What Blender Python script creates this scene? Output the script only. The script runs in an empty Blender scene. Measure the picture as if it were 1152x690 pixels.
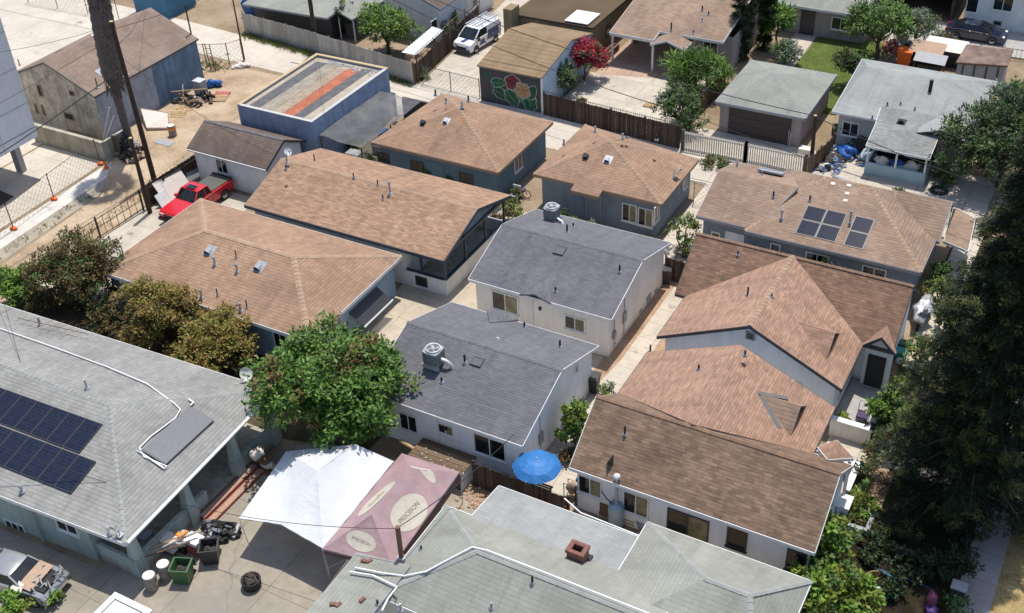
import bpy, math, random
from mathutils import Vector, Matrix, noise

random.seed(7)
R = random.Random(11)
sc = bpy.context.scene
COL = sc.collection
rad = math.radians

# ------------------------------------------------------------------ camera
CAM = Vector((0, 0, 40.0))
YAW, PITCH, ROLL, FPX = rad(-30.4528), rad(36.3532), rad(-2.9564), 1294.53
cf = Vector((math.cos(PITCH)*math.sin(YAW), math.cos(PITCH)*math.cos(YAW), -math.sin(PITCH)))
cr = cf.cross(Vector((0, 0, 1))).normalized()
cu = cr.cross(cf)
cr, cu = cr*math.cos(ROLL)+cu*math.sin(ROLL), -cr*math.sin(ROLL)+cu*math.cos(ROLL)
cam = bpy.data.cameras.new('camera')
cam.sensor_width = 36.0
cam.lens = FPX/1152*36
cam.clip_end = 2000
co = bpy.data.objects.new('camera', cam)
COL.objects.link(co)
m = Matrix((cr, cu, -cf)).transposed().to_4x4()
m.translation = CAM
co.matrix_world = m
sc.camera = co

def at(px, py, z=0.0):
    """survey: ground-plan point of a photo measurement at a known height"""
    d = cr*(px-576)+cu*(345-py)+cf*FPX
    t = (z-CAM.z)/d.z
    return CAM+d*t

def on_plane(px, py, p0, n):
    d = cr*(px-576)+cu*(345-py)+cf*FPX
    t = (Vector(p0)-CAM).dot(n)/d.dot(n)
    return CAM+d*t

# ------------------------------------------------------------------ materials
def new_mat(name):
    m = bpy.data.materials.new(name)
    m.use_nodes = True
    nt = m.node_tree
    b = nt.nodes['Principled BSDF']
    return m, nt, b

def N(nt, t, **kw):
    n = nt.nodes.new(t)
    for k, v in kw.items():
        setattr(n, k, v)
    return n

def c4(c):
    return (c[0], c[1], c[2], 1)

def s2l(r, g, b):
    f = lambda v: (v/255/12.92) if v <= 10 else ((v/255+.055)/1.055)**2.4
    return (f(r), f(g), f(b))

def coords(nt, kind='Object', scale=(1, 1, 1)):
    tc = N(nt, 'ShaderNodeTexCoord')
    mp = N(nt, 'ShaderNodeMapping')
    mp.inputs['Scale'].default_value = scale
    nt.links.new(tc.outputs[kind], mp.inputs['Vector'])
    return mp.outputs['Vector']

def world_pos(nt):
    return N(nt, 'ShaderNodeNewGeometry').outputs['Position']

def noise_node(nt, vec, scale, detail=4, rough=.55):
    n = N(nt, 'ShaderNodeTexNoise')
    n.inputs['Scale'].default_value = scale
    n.inputs['Detail'].default_value = detail
    n.inputs['Roughness'].default_value = rough
    if vec is not None:
        nt.links.new(vec, n.inputs['Vector'])
    return n.outputs['Fac']

def ramp(nt, fac, stops):
    r = N(nt, 'ShaderNodeValToRGB')
    e = r.color_ramp.elements
    while len(e) < len(stops):
        e.new(.5)
    for i, (p, c) in enumerate(stops):
        e[i].position = p
        e[i].color = c4(c) if not isinstance(c, (int, float)) else (c, c, c, 1)
    nt.links.new(fac, r.inputs['Fac'])
    return r.outputs['Color']

def mixc(nt, a, b, fac, mode='MIX'):
    n = N(nt, 'ShaderNodeMix', data_type='RGBA', blend_type=mode)
    for sock, v in ((n.inputs[6], a), (n.inputs[7], b)):
        if isinstance(v, tuple):
            sock.default_value = c4(v)
        else:
            nt.links.new(v, sock)
    if isinstance(fac, (int, float)):
        n.inputs[0].default_value = fac
    else:
        nt.links.new(fac, n.inputs[0])
    return n.outputs[2]

def bump(nt, b, h, strength=.3, dist=.02):
    n = N(nt, 'ShaderNodeBump')
    n.inputs['Strength'].default_value = strength
    n.inputs['Distance'].default_value = dist
    nt.links.new(h, n.inputs['Height'])
    nt.links.new(n.outputs['Normal'], b.inputs['Normal'])

def k(c, f):
    return (min(c[0]*f, 1), min(c[1]*f, 1), min(c[2]*f, 1))

def shingle(name, c, spread=.28, row=.17, width=.32, warm=None, blotch=.25, edge=.6, dashk=.85):
    m, nt, b = new_mat(name)
    uv = coords(nt, 'UV')
    # gentle waviness of the courses
    br = N(nt, 'ShaderNodeTexBrick')
    br.offset = .37
    br.inputs['Scale'].default_value = 1
    br.inputs['Brick Width'].default_value = width
    br.inputs['Row Height'].default_value = row
    br.inputs['Mortar Size'].default_value = .004
    br.inputs['Mortar Smooth'].default_value = .6
    br.inputs['Bias'].default_value = -.1
    br.inputs['Color1'].default_value = c4(k(c, 1-spread*.6))
    br.inputs['Color2'].default_value = c4(warm or k(c, 1+spread*.6))
    br.inputs['Mortar'].default_value = c4(k(c, .7))
    nt.links.new(uv, br.inputs['Vector'])
    # butt edge of every course: a thin dark line, the course stepping up above it
    sp_ = N(nt, 'ShaderNodeSeparateXYZ')
    nt.links.new(uv, sp_.inputs[0])
    dv = N(nt, 'ShaderNodeMath', operation='DIVIDE')
    dv.inputs[1].default_value = row
    nt.links.new(sp_.outputs['Y'], dv.inputs[0])
    fr = N(nt, 'ShaderNodeMath', operation='FRACT')
    nt.links.new(dv.outputs[0], fr.inputs[0])
    butt = ramp(nt, fr.outputs[0], [(0, edge), (.12, (edge+1)/2), (.24, 1.0), (1, 1.0)])
    lip = fr.outputs[0]
    # second, wider pattern: bundles laid in dashes of differing tone
    mp = coords(nt, 'UV', (1.3, 5.9, 1))
    d = noise_node(nt, mp, 1.3, 3, .65)
    dash = ramp(nt, d, [(.35, 1-spread*.7), (.65, 1+spread*.55)])
    col = mixc(nt, br.outputs['Color'], dash, dashk, 'MULTIPLY')
    col = mixc(nt, col, butt, 1, 'MULTIPLY')
    w = world_pos(nt)
    bl = noise_node(nt, w, .35, 5, .6)
    bt = ramp(nt, bl, [(.3, 1-blotch), (.7, 1+blotch*.4)])
    col = mixc(nt, col, bt, 1, 'MULTIPLY')
    # rain streaks and dust running down the slope, and a few odd replaced tabs
    sk = noise_node(nt, coords(nt, 'UV', (1.6, .16, 1)), 1.0, 4, .65)
    col = mixc(nt, col, ramp(nt, sk, [(.32, .78), (.5, 1.0), (.7, 1.06)]), .7, 'MULTIPLY')
    od = noise_node(nt, coords(nt, 'UV', (2.2, 5.2, 1)), 1.0, 1, .4)
    col = mixc(nt, col, k(c, .62), ramp(nt, od, [(.74, 0.0), (.78, .55)]))
    g = noise_node(nt, w, 30, 2, .6)
    gt = ramp(nt, g, [(.3, .86), (.7, 1.1)])
    col = mixc(nt, col, gt, 1, 'MULTIPLY')
    nt.links.new(col, b.inputs['Base Color'])
    b.inputs['Roughness'].default_value = .92
    b.inputs['Specular IOR Level'].default_value = .2
    bump(nt, b, lip, -.5, .015)
    return m

def stucco(name, c, stain=.18, scale=1.0, rough=.9):
    m, nt, b = new_mat(name)
    w = world_pos(nt)
    a = noise_node(nt, w, .9*scale, 6, .65)
    t = ramp(nt, a, [(.3, 1-stain), (.62, 1.03)])
    col = mixc(nt, c, t, 1, 'MULTIPLY')
    st = noise_node(nt, coords(nt, 'Object', (2.2, 2.2, .25)), 1.6, 4, .6)
    t2 = ramp(nt, st, [(.35, 1-stain*.7), (.6, 1.0)])
    col = mixc(nt, col, t2, 1, 'MULTIPLY')
    nt.links.new(col, b.inputs['Base Color'])
    b.inputs['Roughness'].default_value = rough
    b.inputs['Specular IOR Level'].default_value = .25
    bump(nt, b, noise_node(nt, w, 22, 3), .25, .01)
    return m

def siding(name, c, pitch=.18):
    m, nt, b = new_mat(name)
    w = world_pos(nt)
    sep = N(nt, 'ShaderNodeSeparateXYZ')
    nt.links.new(w, sep.inputs[0])
    md = N(nt, 'ShaderNodeMath', operation='FRACT')
    dv = N(nt, 'ShaderNodeMath', operation='DIVIDE')
    dv.inputs[1].default_value = pitch
    nt.links.new(sep.outputs['Z'], dv.inputs[0])
    nt.links.new(dv.outputs[0], md.inputs[0])
    line = ramp(nt, md.outputs[0], [(0, .62), (.14, 1.0)])
    a = noise_node(nt, w, 1.1, 5)
    t = ramp(nt, a, [(.3, .85), (.65, 1.03)])
    col = mixc(nt, mixc(nt, c, t, 1, 'MULTIPLY'), line, 1, 'MULTIPLY')
    nt.links.new(col, b.inputs['Base Color'])
    b.inputs['Roughness'].default_value = .75
    return m

def concrete(name, c, joint=2.4, stain=.25, dark=(.05, .045, .04), rot=0.0, crack=.5, tint=None):
    m, nt, b = new_mat(name)
    w = world_pos(nt)
    mp = N(nt, 'ShaderNodeMapping')
    mp.inputs['Rotation'].default_value = (0, 0, rot)
    nt.links.new(w, mp.inputs['Vector'])
    a = noise_node(nt, w, .45, 6, .65)
    t = ramp(nt, a, [(.28, 1-stain), (.66, 1.05)])
    col = mixc(nt, c, t, 1, 'MULTIPLY')
    a2 = noise_node(nt, w, 2.3, 5, .7)
    t2 = ramp(nt, a2, [(.3, 1-stain*.6), (.6, 1.02)])
    col = mixc(nt, col, t2, 1, 'MULTIPLY')
    if tint:
        a4 = noise_node(nt, w, .3, 4, .6)
        col = mixc(nt, col, tint, ramp(nt, a4, [(.48, 0.0), (.64, .75)]))
    if joint:
        br = N(nt, 'ShaderNodeTexBrick')
        br.offset = 0
        for nm, v in (('Scale', 1), ('Brick Width', joint), ('Row Height', joint*1.15), ('Mortar Size', .018), ('Mortar Smooth', .3)):
            br.inputs[nm].default_value = v
        br.inputs['Color1'].default_value = (1, 1, 1, 1)
        br.inputs['Color2'].default_value = (.9, .9, .9, 1)
        br.inputs['Mortar'].default_value = (.52, .5, .46, 1)
        nt.links.new(mp.outputs[0], br.inputs['Vector'])
        col = mixc(nt, col, br.outputs['Color'], 1, 'MULTIPLY')
    # oil spots
    v = noise_node(nt, w, .8, 3, .5)
    sp = ramp(nt, v, [(.66, 0.0), (.76, .55)])
    col = mixc(nt, col, dark, sp)
    if crack:
        vo = N(nt, 'ShaderNodeTexVoronoi', feature='DISTANCE_TO_EDGE')
        vo.inputs['Scale'].default_value = .2
        dist = N(nt, 'ShaderNodeMixRGB')
        nz = N(nt, 'ShaderNodeTexNoise')
        nz.inputs['Scale'].default_value = .8
        nt.links.new(w, nz.inputs['Vector'])
        dist.inputs[0].default_value = .6
        nt.links.new(w, dist.inputs[1])
        nt.links.new(nz.outputs['Color'], dist.inputs[2])
        nt.links.new(dist.outputs[0], vo.inputs['Vector'])
        cr_ = ramp(nt, vo.outputs['Distance'], [(0, crack*.55), (.004, 0.0)])
        col = mixc(nt, col, dark, cr_)
    nt.links.new(col, b.inputs['Base Color'])
    b.inputs['Roughness'].default_value = .9
    b.inputs['Specular IOR Level'].default_value = .25
    bump(nt, b, noise_node(nt, w, 14, 4), .2, .01)
    return m

def ground_mat(name, stops, scale=.5, bs=.6):
    m, nt, b = new_mat(name)
    w = world_pos(nt)
    a = noise_node(nt, w, scale, 8, .68)
    col = ramp(nt, a, stops)
    f = noise_node(nt, w, 9, 4, .7)
    col = mixc(nt, col, ramp(nt, f, [(.3, .7), (.68, 1.15)]), 1, 'MULTIPLY')
    nt.links.new(col, b.inputs['Base Color'])
    b.inputs['Roughness'].default_value = 1
    b.inputs['Specular IOR Level'].default_value = .1
    bump(nt, b, f, bs, .05)
    return m

def plain(name, c, rough=.6, metal=0.0, var=.12, scale=3.0, coat=0.0, spec=.5):
    m, nt, b = new_mat(name)
    w = world_pos(nt)
    a = noise_node(nt, w, scale, 5, .6)
    col = mixc(nt, c, ramp(nt, a, [(.3, 1-var), (.65, 1+var*.3)]), 1, 'MULTIPLY')
    nt.links.new(col, b.inputs['Base Color'])
    b.inputs['Roughness'].default_value = rough
    b.inputs['Metallic'].default_value = metal
    b.inputs['Coat Weight'].default_value = coat
    b.inputs['Specular IOR Level'].default_value = spec
    return m

def island(name, stops, rough=.85, translucent=0.0, sub=None, noise_var=0, spec=.3):
    """one tone per loose piece (plank, leaf, shingle cap)"""
    m, nt, b = new_mat(name)
    g = N(nt, 'ShaderNodeNewGeometry')
    col = ramp(nt, g.outputs['Random Per Island'], stops)
    if noise_var:
        a = noise_node(nt, coords(nt, 'Object', (6, 6, .8)), 2, 4)
        col = mixc(nt, col, ramp(nt, a, [(.3, 1-noise_var), (.65, 1.05)]), 1, 'MULTIPLY')
    nt.links.new(col, b.inputs['Base Color'])
    b.inputs['Roughness'].default_value = rough
    b.inputs['Specular IOR Level'].default_value = spec
    if translucent:
        out = nt.nodes['Material Output']
        tr = N(nt, 'ShaderNodeBsdfTranslucent')
        nt.links.new(col, tr.inputs['Color'])
        mx = N(nt, 'ShaderNodeMixShader')
        mx.inputs[0].default_value = translucent
        nt.links.new(b.outputs[0], mx.inputs[1])
        nt.links.new(tr.outputs[0], mx.inputs[2])
        nt.links.new(mx.outputs[0], out.inputs['Surface'])
    return m

def glass(name, c=(.012, .015, .018), rough=.06):
    m, nt, b = new_mat(name)
    w = world_pos(nt)
    a = noise_node(nt, w, 1.7, 3)
    col = mixc(nt, c, ramp(nt, a, [(.35, .55), (.65, 1.6)]), 1, 'MULTIPLY')
    nt.links.new(col, b.inputs['Base Color'])
    b.inputs['Roughness'].default_value = rough
    b.inputs['Specular IOR Level'].default_value = .6
    return m

def solar(name, cell=.17, c=(.012, .016, .032), line=(.035, .042, .06), rough=.12):
    m, nt, b = new_mat(name)
    uv = coords(nt, 'UV')
    br = N(nt, 'ShaderNodeTexBrick')
    br.offset = 0
    for nm, v in (('Scale', 1), ('Brick Width', cell), ('Row Height', cell), ('Mortar Size', .008), ('Mortar Smooth', .1)):
        br.inputs[nm].default_value = v
    br.inputs['Color1'].default_value = c4(c)
    br.inputs['Color2'].default_value = c4(k(c, 1.5))
    br.inputs['Mortar'].default_value = c4(line)
    nt.links.new(uv, br.inputs['Vector'])
    nt.links.new(br.outputs['Color'], b.inputs['Base Color'])
    b.inputs['Roughness'].default_value = .22
    b.inputs['Specular IOR Level'].default_value = .05
    return m

def leaf(name, cols, tr=.22):
    n = len(cols)
    return island(name, [(i/(n-1), c) for i, c in enumerate(cols)], .55, tr, spec=.35)

M = {}
M['tan'] = shingle('roof_tan', (.365, .236, .158), .2, .18, .34)
M['tan_ribbed'] = shingle('roof_tan_ribbed', (.35, .224, .15), .16, .2, .3)
M['tan_mottled'] = shingle('roof_tan_mottled', (.368, .232, .154), .3, .145, .36, blotch=.16)
M['peach'] = shingle('roof_peach_mottled', (.372, .232, .165), .26, .145, .36, blotch=.14)
M['rust'] = shingle('roof_rust_brown', (.262, .16, .11), .33, .16, .34)
M['brown'] = shingle('roof_brown', (.242, .162, .112), .36, .16, .4)
M['taupe'] = shingle('roof_taupe', (.31, .218, .16), .18, .2, .38)
M['gray'] = shingle('roof_slate_gray', (.155, .153, .166), .18, .145, .3, blotch=.16, dashk=.55)
M['lightgray'] = shingle('roof_light_gray', (.29, .285, .268), .16, .2, .26, blotch=.2, edge=.62, dashk=.5)
M['palegreen'] = shingle('roof_pale_gray_green', (.30, .302, .264), .08, .2, .34, blotch=.2, edge=.82, dashk=.4)
M['palegray2'] = shingle('roof_pale_gray', (.315, .325, .315), .08, .18, .34, blotch=.2, edge=.85, dashk=.4)
M['hipgray'] = shingle('roof_dusty_gray', (.275, .28, .245), .08, .2, .34, blotch=.18, edge=.88, dashk=.4)
M['oldbrown'] = shingle('roof_old_brown', (.27, .20, .16), .13, .2, .4, blotch=.3)
M['umber'] = shingle('roof_umber', (.16, .12, .1), .16, .2, .38, blotch=.3)
M['mustard'] = shingle('roof_mustard_brown', (.27, .19, .115), .1, .5, .9, blotch=.22)
M['porchgray'] = shingle('roof_porch_gray', (.27, .275, .265), .2, .17, .3)

M['white'] = stucco('stucco_white', (.85, .86, .87), .12)
M['cream'] = stucco('stucco_cream', (.84, .80, .72), .12)
M['offwhite'] = stucco('stucco_offwhite', (.74, .74, .73), .12)
M['bluegray'] = stucco('stucco_blue_gray', (.22, .27, .31))
M['steelblue'] = stucco('stucco_steel_blue', (.28, .38, .47))
M['skyblue'] = stucco('stucco_sky_blue', (.42, .52, .62))
M['teal'] = stucco('stucco_teal', (.14, .21, .25))
M['cobalt'] = stucco('stucco_dusty_blue', (.26, .33, .46), .25, 2)
M['palegreenwall'] = stucco('stucco_pale_green', (.40, .46, .42), .25)
M['grime'] = stucco('stucco_grimy_cream', (.60, .55, .44), .55, 1.2)
M['grimeblue'] = stucco('stucco_dull_lilac', (.36, .38, .44), .3)
M['blueblock'] = stucco('block_blue_paint', (.17, .25, .35), .35)
M['lowwall'] = stucco('wall_stained_concrete', (.46, .43, .34), .35)
M['pinkgray'] = stucco('stucco_pink_gray', (.36, .31, .30))
M['charcoalwall'] = stucco('stucco_charcoal', (.085, .082, .085), .15)
M['mustardwall'] = stucco('stucco_mustard', (.26, .20, .11), .2)
M['graysiding'] = siding('siding_gray', (.42, .43, .42))
M['bluesiding'] = siding('siding_pale_blue', (.40, .52, .56))
M['panelwhite'] = stucco('panel_white', (.68, .70, .74), .06)
M['fascia_white'] = plain('trim_white', (.72, .72, .70), .5)
M['fascia_gray'] = plain('trim_gray', (.30, .31, .33), .5)
M['fascia_dark'] = plain('trim_dark', (.05, .05, .055), .5)
M['fascia_navy'] = plain('trim_navy', (.03, .05, .075), .5)
M['fascia_tan'] = plain('trim_tan', (.28, .19, .12), .6)
M['cap_tan'] = island('ridge_cap_tan', [(0, (.31, .21, .14)), (1, (.385, .265, .18))])
M['cap_gray'] = island('ridge_cap_gray', [(0, (.125, .125, .13)), (1, (.16, .16, .168))])
M['cap_light'] = island('ridge_cap_light', [(0, (.26, .265, .25)), (1, (.31, .315, .3))])
M['cap_brown'] = island('ridge_cap_brown', [(0, (.17, .105, .07)), (1, (.24, .15, .1))])
M['glass'] = glass('window_glass')
M['glass_tan'] = glass('window_glass_blind', (.17, .15, .085), .3)
M['frame_white'] = plain('window_frame_white', (.75, .75, .73), .4)
M['frame_dark'] = plain('window_frame_dark', (.04, .04, .045), .4)
M['black'] = plain('black_matte', (.012, .012, .013), .7)
M['rubber'] = plain('rubber', (.015, .015, .016), .8)
M['darkinside'] = plain('interior_dark', (.03, .03, .032), .9)
M['steel'] = plain('galvanised', (.42, .43, .44), .55, .3)
M['alu'] = plain('aluminium', (.6, .61, .63), .45, .3)
M['whitepipe'] = plain('pipe_white', (.78, .78, .77), .4)
M['whiteplastic'] = plain('white_plastic', (.72, .72, .70), .45)
M['hvac'] = plain('hvac_grey', (.30, .31, .32), .6, .0)
M['brick'] = plain('brick_red', (.22, .10, .075), .9, 0, .4, 9)
M['redpaint'] = plain('paint_red', (.55, .012, .018), .25, 0, .05, 3, .6)
M['whitepaint'] = plain('paint_white', (.78, .79, .8), .25, 0, .04, 3, .5)
M['navypaint'] = plain('paint_navy', (.014, .02, .04), .15, .0, .05, 3, .6)
M['silverpaint'] = plain('paint_silver', (.36, .37, .36), .2, .45, .15, 2, .7)
M['bluepaint'] = plain('paint_graphic_blue', (.03, .06, .2), .3)
M['chrome'] = plain('chrome', (.7, .7, .7), .15, 1)
M['lamp'] = plain('lamp_lens', (.7, .7, .68), .1)
M['lampred'] = plain('lamp_red', (.4, .01, .01), .2)
M['tonneau'] = plain('tonneau_vinyl', (.085, .09, .075), .55)
M['wood'] = island('wood_dark_planks', [(0, (.045, .03, .022)), (.5, (.075, .052, .038)), (1, (.11, .08, .058))], .9, 0, None, .3)
M['woodbrown'] = island('wood_brown_planks', [(0, (.10, .065, .04)), (1, (.20, .135, .085))], .9, 0, None, .3)
M['woodgray'] = island('wood_grey_planks', [(0, (.34, .32, .28)), (1, (.5, .47, .42))], .9, 0, None, .3)
M['rawwood'] = island('wood_raw', [(0, (.38, .24, .12)), (1, (.55, .39, .22))], .8, 0, None, .2)
M['pole'] = plain('pole_creosote', (.055, .034, .022), .9, 0, .35, 6)
M['polecap'] = plain('pole_cut_top', (.5, .42, .2), .9)
M['bark'] = plain('bark', (.10, .075, .055), .95, 0, .4, 5)
M['palmbark'] = plain('palm_bark', (.13, .11, .10), 1, 0, .5, 7)
M['dirtytrash'] = plain('trash_dark', (.05, .045, .04), .9, 0, .6, 5)
M['redwood'] = plain('step_red_brown', (.28, .075, .055), .8, 0, .25, 4)
M['stepfloor'] = plain('step_floor', (.40, .27, .2), .9, 0, .2, 4)
M['greenbin'] = plain('bin_green', (.045, .115, .04), .5, 0, .1)
M['blackbin'] = plain('bin_black', (.03, .03, .033), .5, 0, .1)
M['graybarrel'] = plain('barrel_grey', (.25, .235, .21), .7, 0, .25)
M['orange'] = plain('plastic_orange', (.75, .14, .02), .5)
M['orangeband'] = plain('orange_band', (.7, .25, .04), .6)
M['bluetarp'] = plain('tarp_blue', (.015, .10, .36), .5, 0, .3, 4)
M['teal2'] = plain('tarp_teal', (.03, .30, .28), .6)
M['mattress'] = plain('mattress_cloth', (.72, .65, .58), .95, 0, .1)
M['cardboard'] = plain('cardboard', (.42, .29, .2), .9, 0, .15)
M['redpallet'] = island('pallet_red', [(0, (.42, .12, .1)), (1, (.55, .2, .17))], .9)
M['chainwire'] = plain('chain_link', (.30, .29, .27), .5, .5)
M['iron'] = plain('wrought_iron', (.02, .018, .017), .6)
M['rustyiron'] = plain('rusty_iron', (.16, .09, .05), .8)
M['picket'] = plain('picket_cream', (.62, .56, .48), .7)
M['cable'] = plain('cable_black', (.012, .012, .013), .7)
M['leafred'] = None
M['skylight_dull'] = plain('skylight_dull', (.13, .135, .14), .8, 0, .1, 3, 0, .15)

# ------------------------------------------------------------------ mesh building
ORG = {}
Z = Vector((0, 0, 1))

class MB:
    def __init__(s):
        s.v, s.f, s.mi, s.uv, s.sm = [], [], [], [], []
    def add(s, vs, fs, mi=0, uvs=None, smooth=False):
        o = len(s.v)
        s.v += [Vector(p) for p in vs]
        for i, f in enumerate(fs):
            s.f.append([o+j for j in f])
            s.mi.append(mi)
            s.uv.append(uvs[i] if uvs else None)
            s.sm.append(smooth)
        return s
    def box(s, x0, x1, y0, y1, z0, z1, mi=0):
        vs = [(x0,y0,z0),(x1,y0,z0),(x1,y1,z0),(x0,y1,z0),(x0,y0,z1),(x1,y0,z1),(x1,y1,z1),(x0,y1,z1)]
        return s.add(vs, [(0,3,2,1),(4,5,6,7),(0,1,5,4),(1,2,6,5),(2,3,7,6),(3,0,4,7)], mi)
    def obox(s, c, ax, ay, az, hx, hy, hz, mi=0):
        """oriented box: centre, unit axes, half sizes"""
        c = Vector(c); vs = []
        for sz in (-1, 1):
            for sx, sy in ((-1,-1),(1,-1),(1,1),(-1,1)):
                vs.append(c+ax*hx*sx+ay*hy*sy+az*hz*sz)
        return s.add(vs, [(0,3,2,1),(4,5,6,7),(0,1,5,4),(1,2,6,5),(2,3,7,6),(3,0,4,7)], mi)
    def bar(s, a, b, w, h=None, mi=0):
        a, b = Vector(a), Vector(b)
        d = (b-a)
        L = d.length
        if L < 1e-6: return s
        d /= L
        up = Z if abs(d.z) < .95 else Vector((0, 1, 0))
        r = d.cross(up).normalized(); u = r.cross(d)
        return s.obox((a+b)/2, r, d, u, w/2, L/2, (h or w)/2, mi)
    def tube(s, pts, r, n=8, mi=0, caps=True, smooth=True):
        pts = [Vector(p) for p in pts]
        rs = r if isinstance(r, (list, tuple)) else [r]*len(pts)
        vs, fs = [], []
        pu = None
        for i, p in enumerate(pts):
            d = (pts[min(i+1, len(pts)-1)]-pts[max(i-1, 0)]).normalized()
            up = Z if abs(d.z) < .95 else Vector((0, 1, 0))
            if pu is None:
                a = d.cross(up).normalized()
            else:
                a = (pu-d*pu.dot(d)).normalized()
            pu = a
            b = d.cross(a)
            for j in range(n):
                t = 2*math.pi*j/n
                vs.append(p+a*math.cos(t)*rs[i]+b*math.sin(t)*rs[i])
        for i in range(len(pts)-1):
            for j in range(n):
                k2 = (j+1) % n
                fs.append((i*n+j, i*n+k2, (i+1)*n+k2, (i+1)*n+j))
        s.add(vs, fs, mi, smooth=smooth)
        if caps:
            s.add(vs[:n], [tuple(range(n))[::-1]], mi)
            s.add(vs[-n:], [tuple(range(n))], mi)
        return s
    def lathe(s, c, prof, n=16, mi=0, smooth=True):
        """profile of (radius, z) turned about a vertical axis at c"""
        c = Vector(c)
        vs, fs = [], []
        for (r, z) in prof:
            for j in range(n):
                t = 2*math.pi*j/n
                vs.append(c+Vector((r*math.cos(t), r*math.sin(t), z)))
        for i in range(len(prof)-1):
            for j in range(n):
                k2 = (j+1) % n
                fs.append((i*n+j, i*n+k2, (i+1)*n+k2, (i+1)*n+j))
        return s.add(vs, fs, mi, smooth=smooth)
    def prism(s, poly, z0, z1, mi=0):
        n = len(poly)
        vs = [(p[0], p[1], z0) for p in poly]+[(p[0], p[1], z1) for p in poly]
        fs = [tuple(range(n))[::-1], tuple(range(n, 2*n))]
        fs += [(i, (i+1) % n, n+(i+1) % n, n+i) for i in range(n)]
        return s.add(vs, fs, mi)
    def blob(s, c, rx, ry, rz, seed=0, amp=.2, nu=10, nv=7, mi=0):
        c = Vector(c); vs, fs = [], []
        for i in range(nv+1):
            th = math.pi*i/nv
            for j in range(nu):
                ph = 2*math.pi*j/nu
                d = Vector((math.sin(th)*math.cos(ph), math.sin(th)*math.sin(ph), math.cos(th)))
                q = 1+amp*noise.noise(d*1.7+Vector((seed*3.1, seed, 0)))*1.6
                vs.append(c+Vector((d.x*rx*q, d.y*ry*q, d.z*rz*q)))
        for i in range(nv):
            for j in range(nu):
                k2 = (j+1) % nu
                fs.append((i*nu+j, (i+1)*nu+j, (i+1)*nu+k2, i*nu+k2))
        return s.add(vs, fs, mi, smooth=True)
    def xform(s, mtx):
        s.v = [mtx @ p for p in s.v]
        return s
    def build(s, name, mats, parent=None, base=None):
        if not isinstance(mats, (list, tuple)): mats = [mats]
        if parent is not None:
            org = ORG[parent.name]
        else:
            if base is None:
                xs = [p.x for p in s.v]; ys = [p.y for p in s.v]; zs = [p.z for p in s.v]
                base = ((min(xs)+max(xs))/2, (min(ys)+max(ys))/2, min(zs))
            org = Vector(base)
        me = bpy.data.meshes.new(name)
        me.from_pydata([tuple(p-org) for p in s.v], [], s.f)
        for mt in mats: me.materials.append(mt)
        me.polygons.foreach_set('material_index', s.mi)
        me.polygons.foreach_set('use_smooth', s.sm)
        if any(u is not None for u in s.uv):
            ul = me.uv_layers.new(name='UVMap')
            li = 0
            for f, u in zip(s.f, s.uv):
                for j in range(len(f)):
                    ul.data[li].uv = u[j] if u else (0, 0)
                    li += 1
        me.update()
        o = bpy.data.objects.new(name, me)
        COL.objects.link(o)
        ORG[o.name] = org
        if parent is not None:
            o.parent = parent
        else:
            o.location = org
        return o

def tag(o, label=None, cat=None, group=None, kind=None):
    if label: o['label'] = label
    if cat: o['category'] = cat
    if group: o['group'] = group
    if kind: o['kind'] = kind
    return o

def thing(name, base, label, cat, group=None):
    o = bpy.data.objects.new(name, None)
    o.empty_display_size = .3
    COL.objects.link(o)
    o.location = Vector(base)
    ORG[o.name] = Vector(base)
    return tag(o, label, cat, group)

def struct(name, mb, mat):
    o = mb.build(name, mat)
    o['kind'] = 'structure'
    return o

def dup(root, delta, label, group=None, rotz=None):
    def cp(o, par):
        c = o.copy()
        COL.objects.link(c)
        if par is not None:
            c.parent = par
        ORG[c.name] = ORG[o.name]+Vector(delta)
        for ch in o.children:
            cp(ch, c)
        return c
    r = cp(root, None)
    r.location = root.location+Vector(delta)
    if rotz is not None: r.rotation_euler.z = rotz
    r['label'] = label
    if group: r['group'] = group
    return r

def V(*a):
    return Vector(a)

# ------------------------------------------------------------------ roofs and walls
def plane_of(poly):
    p = [Vector(q) for q in poly]
    n = Vector((0, 0, 0))
    for i in range(len(p)):
        a, b = p[i], p[(i+1) % len(p)]
        n += (a-p[0]).cross(b-p[0])
    n.normalize()
    if n.z < 0: n = -n
    return p[0], n

def plane_uv(poly):
    p0, n = plane_of(poly)
    h = Z.cross(n)
    h = h.normalized() if h.length > 1e-4 else Vector((1, 0, 0))
    sl = n.cross(h)
    return [(Vector(q).dot(h)+50, Vector(q).dot(sl)+50) for q in poly]

def ccw(poly):
    a = sum(poly[i][0]*poly[(i+1) % len(poly)][1]-poly[(i+1) % len(poly)][0]*poly[i][1] for i in range(len(poly)))
    return poly if a > 0 else poly[::-1]

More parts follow.
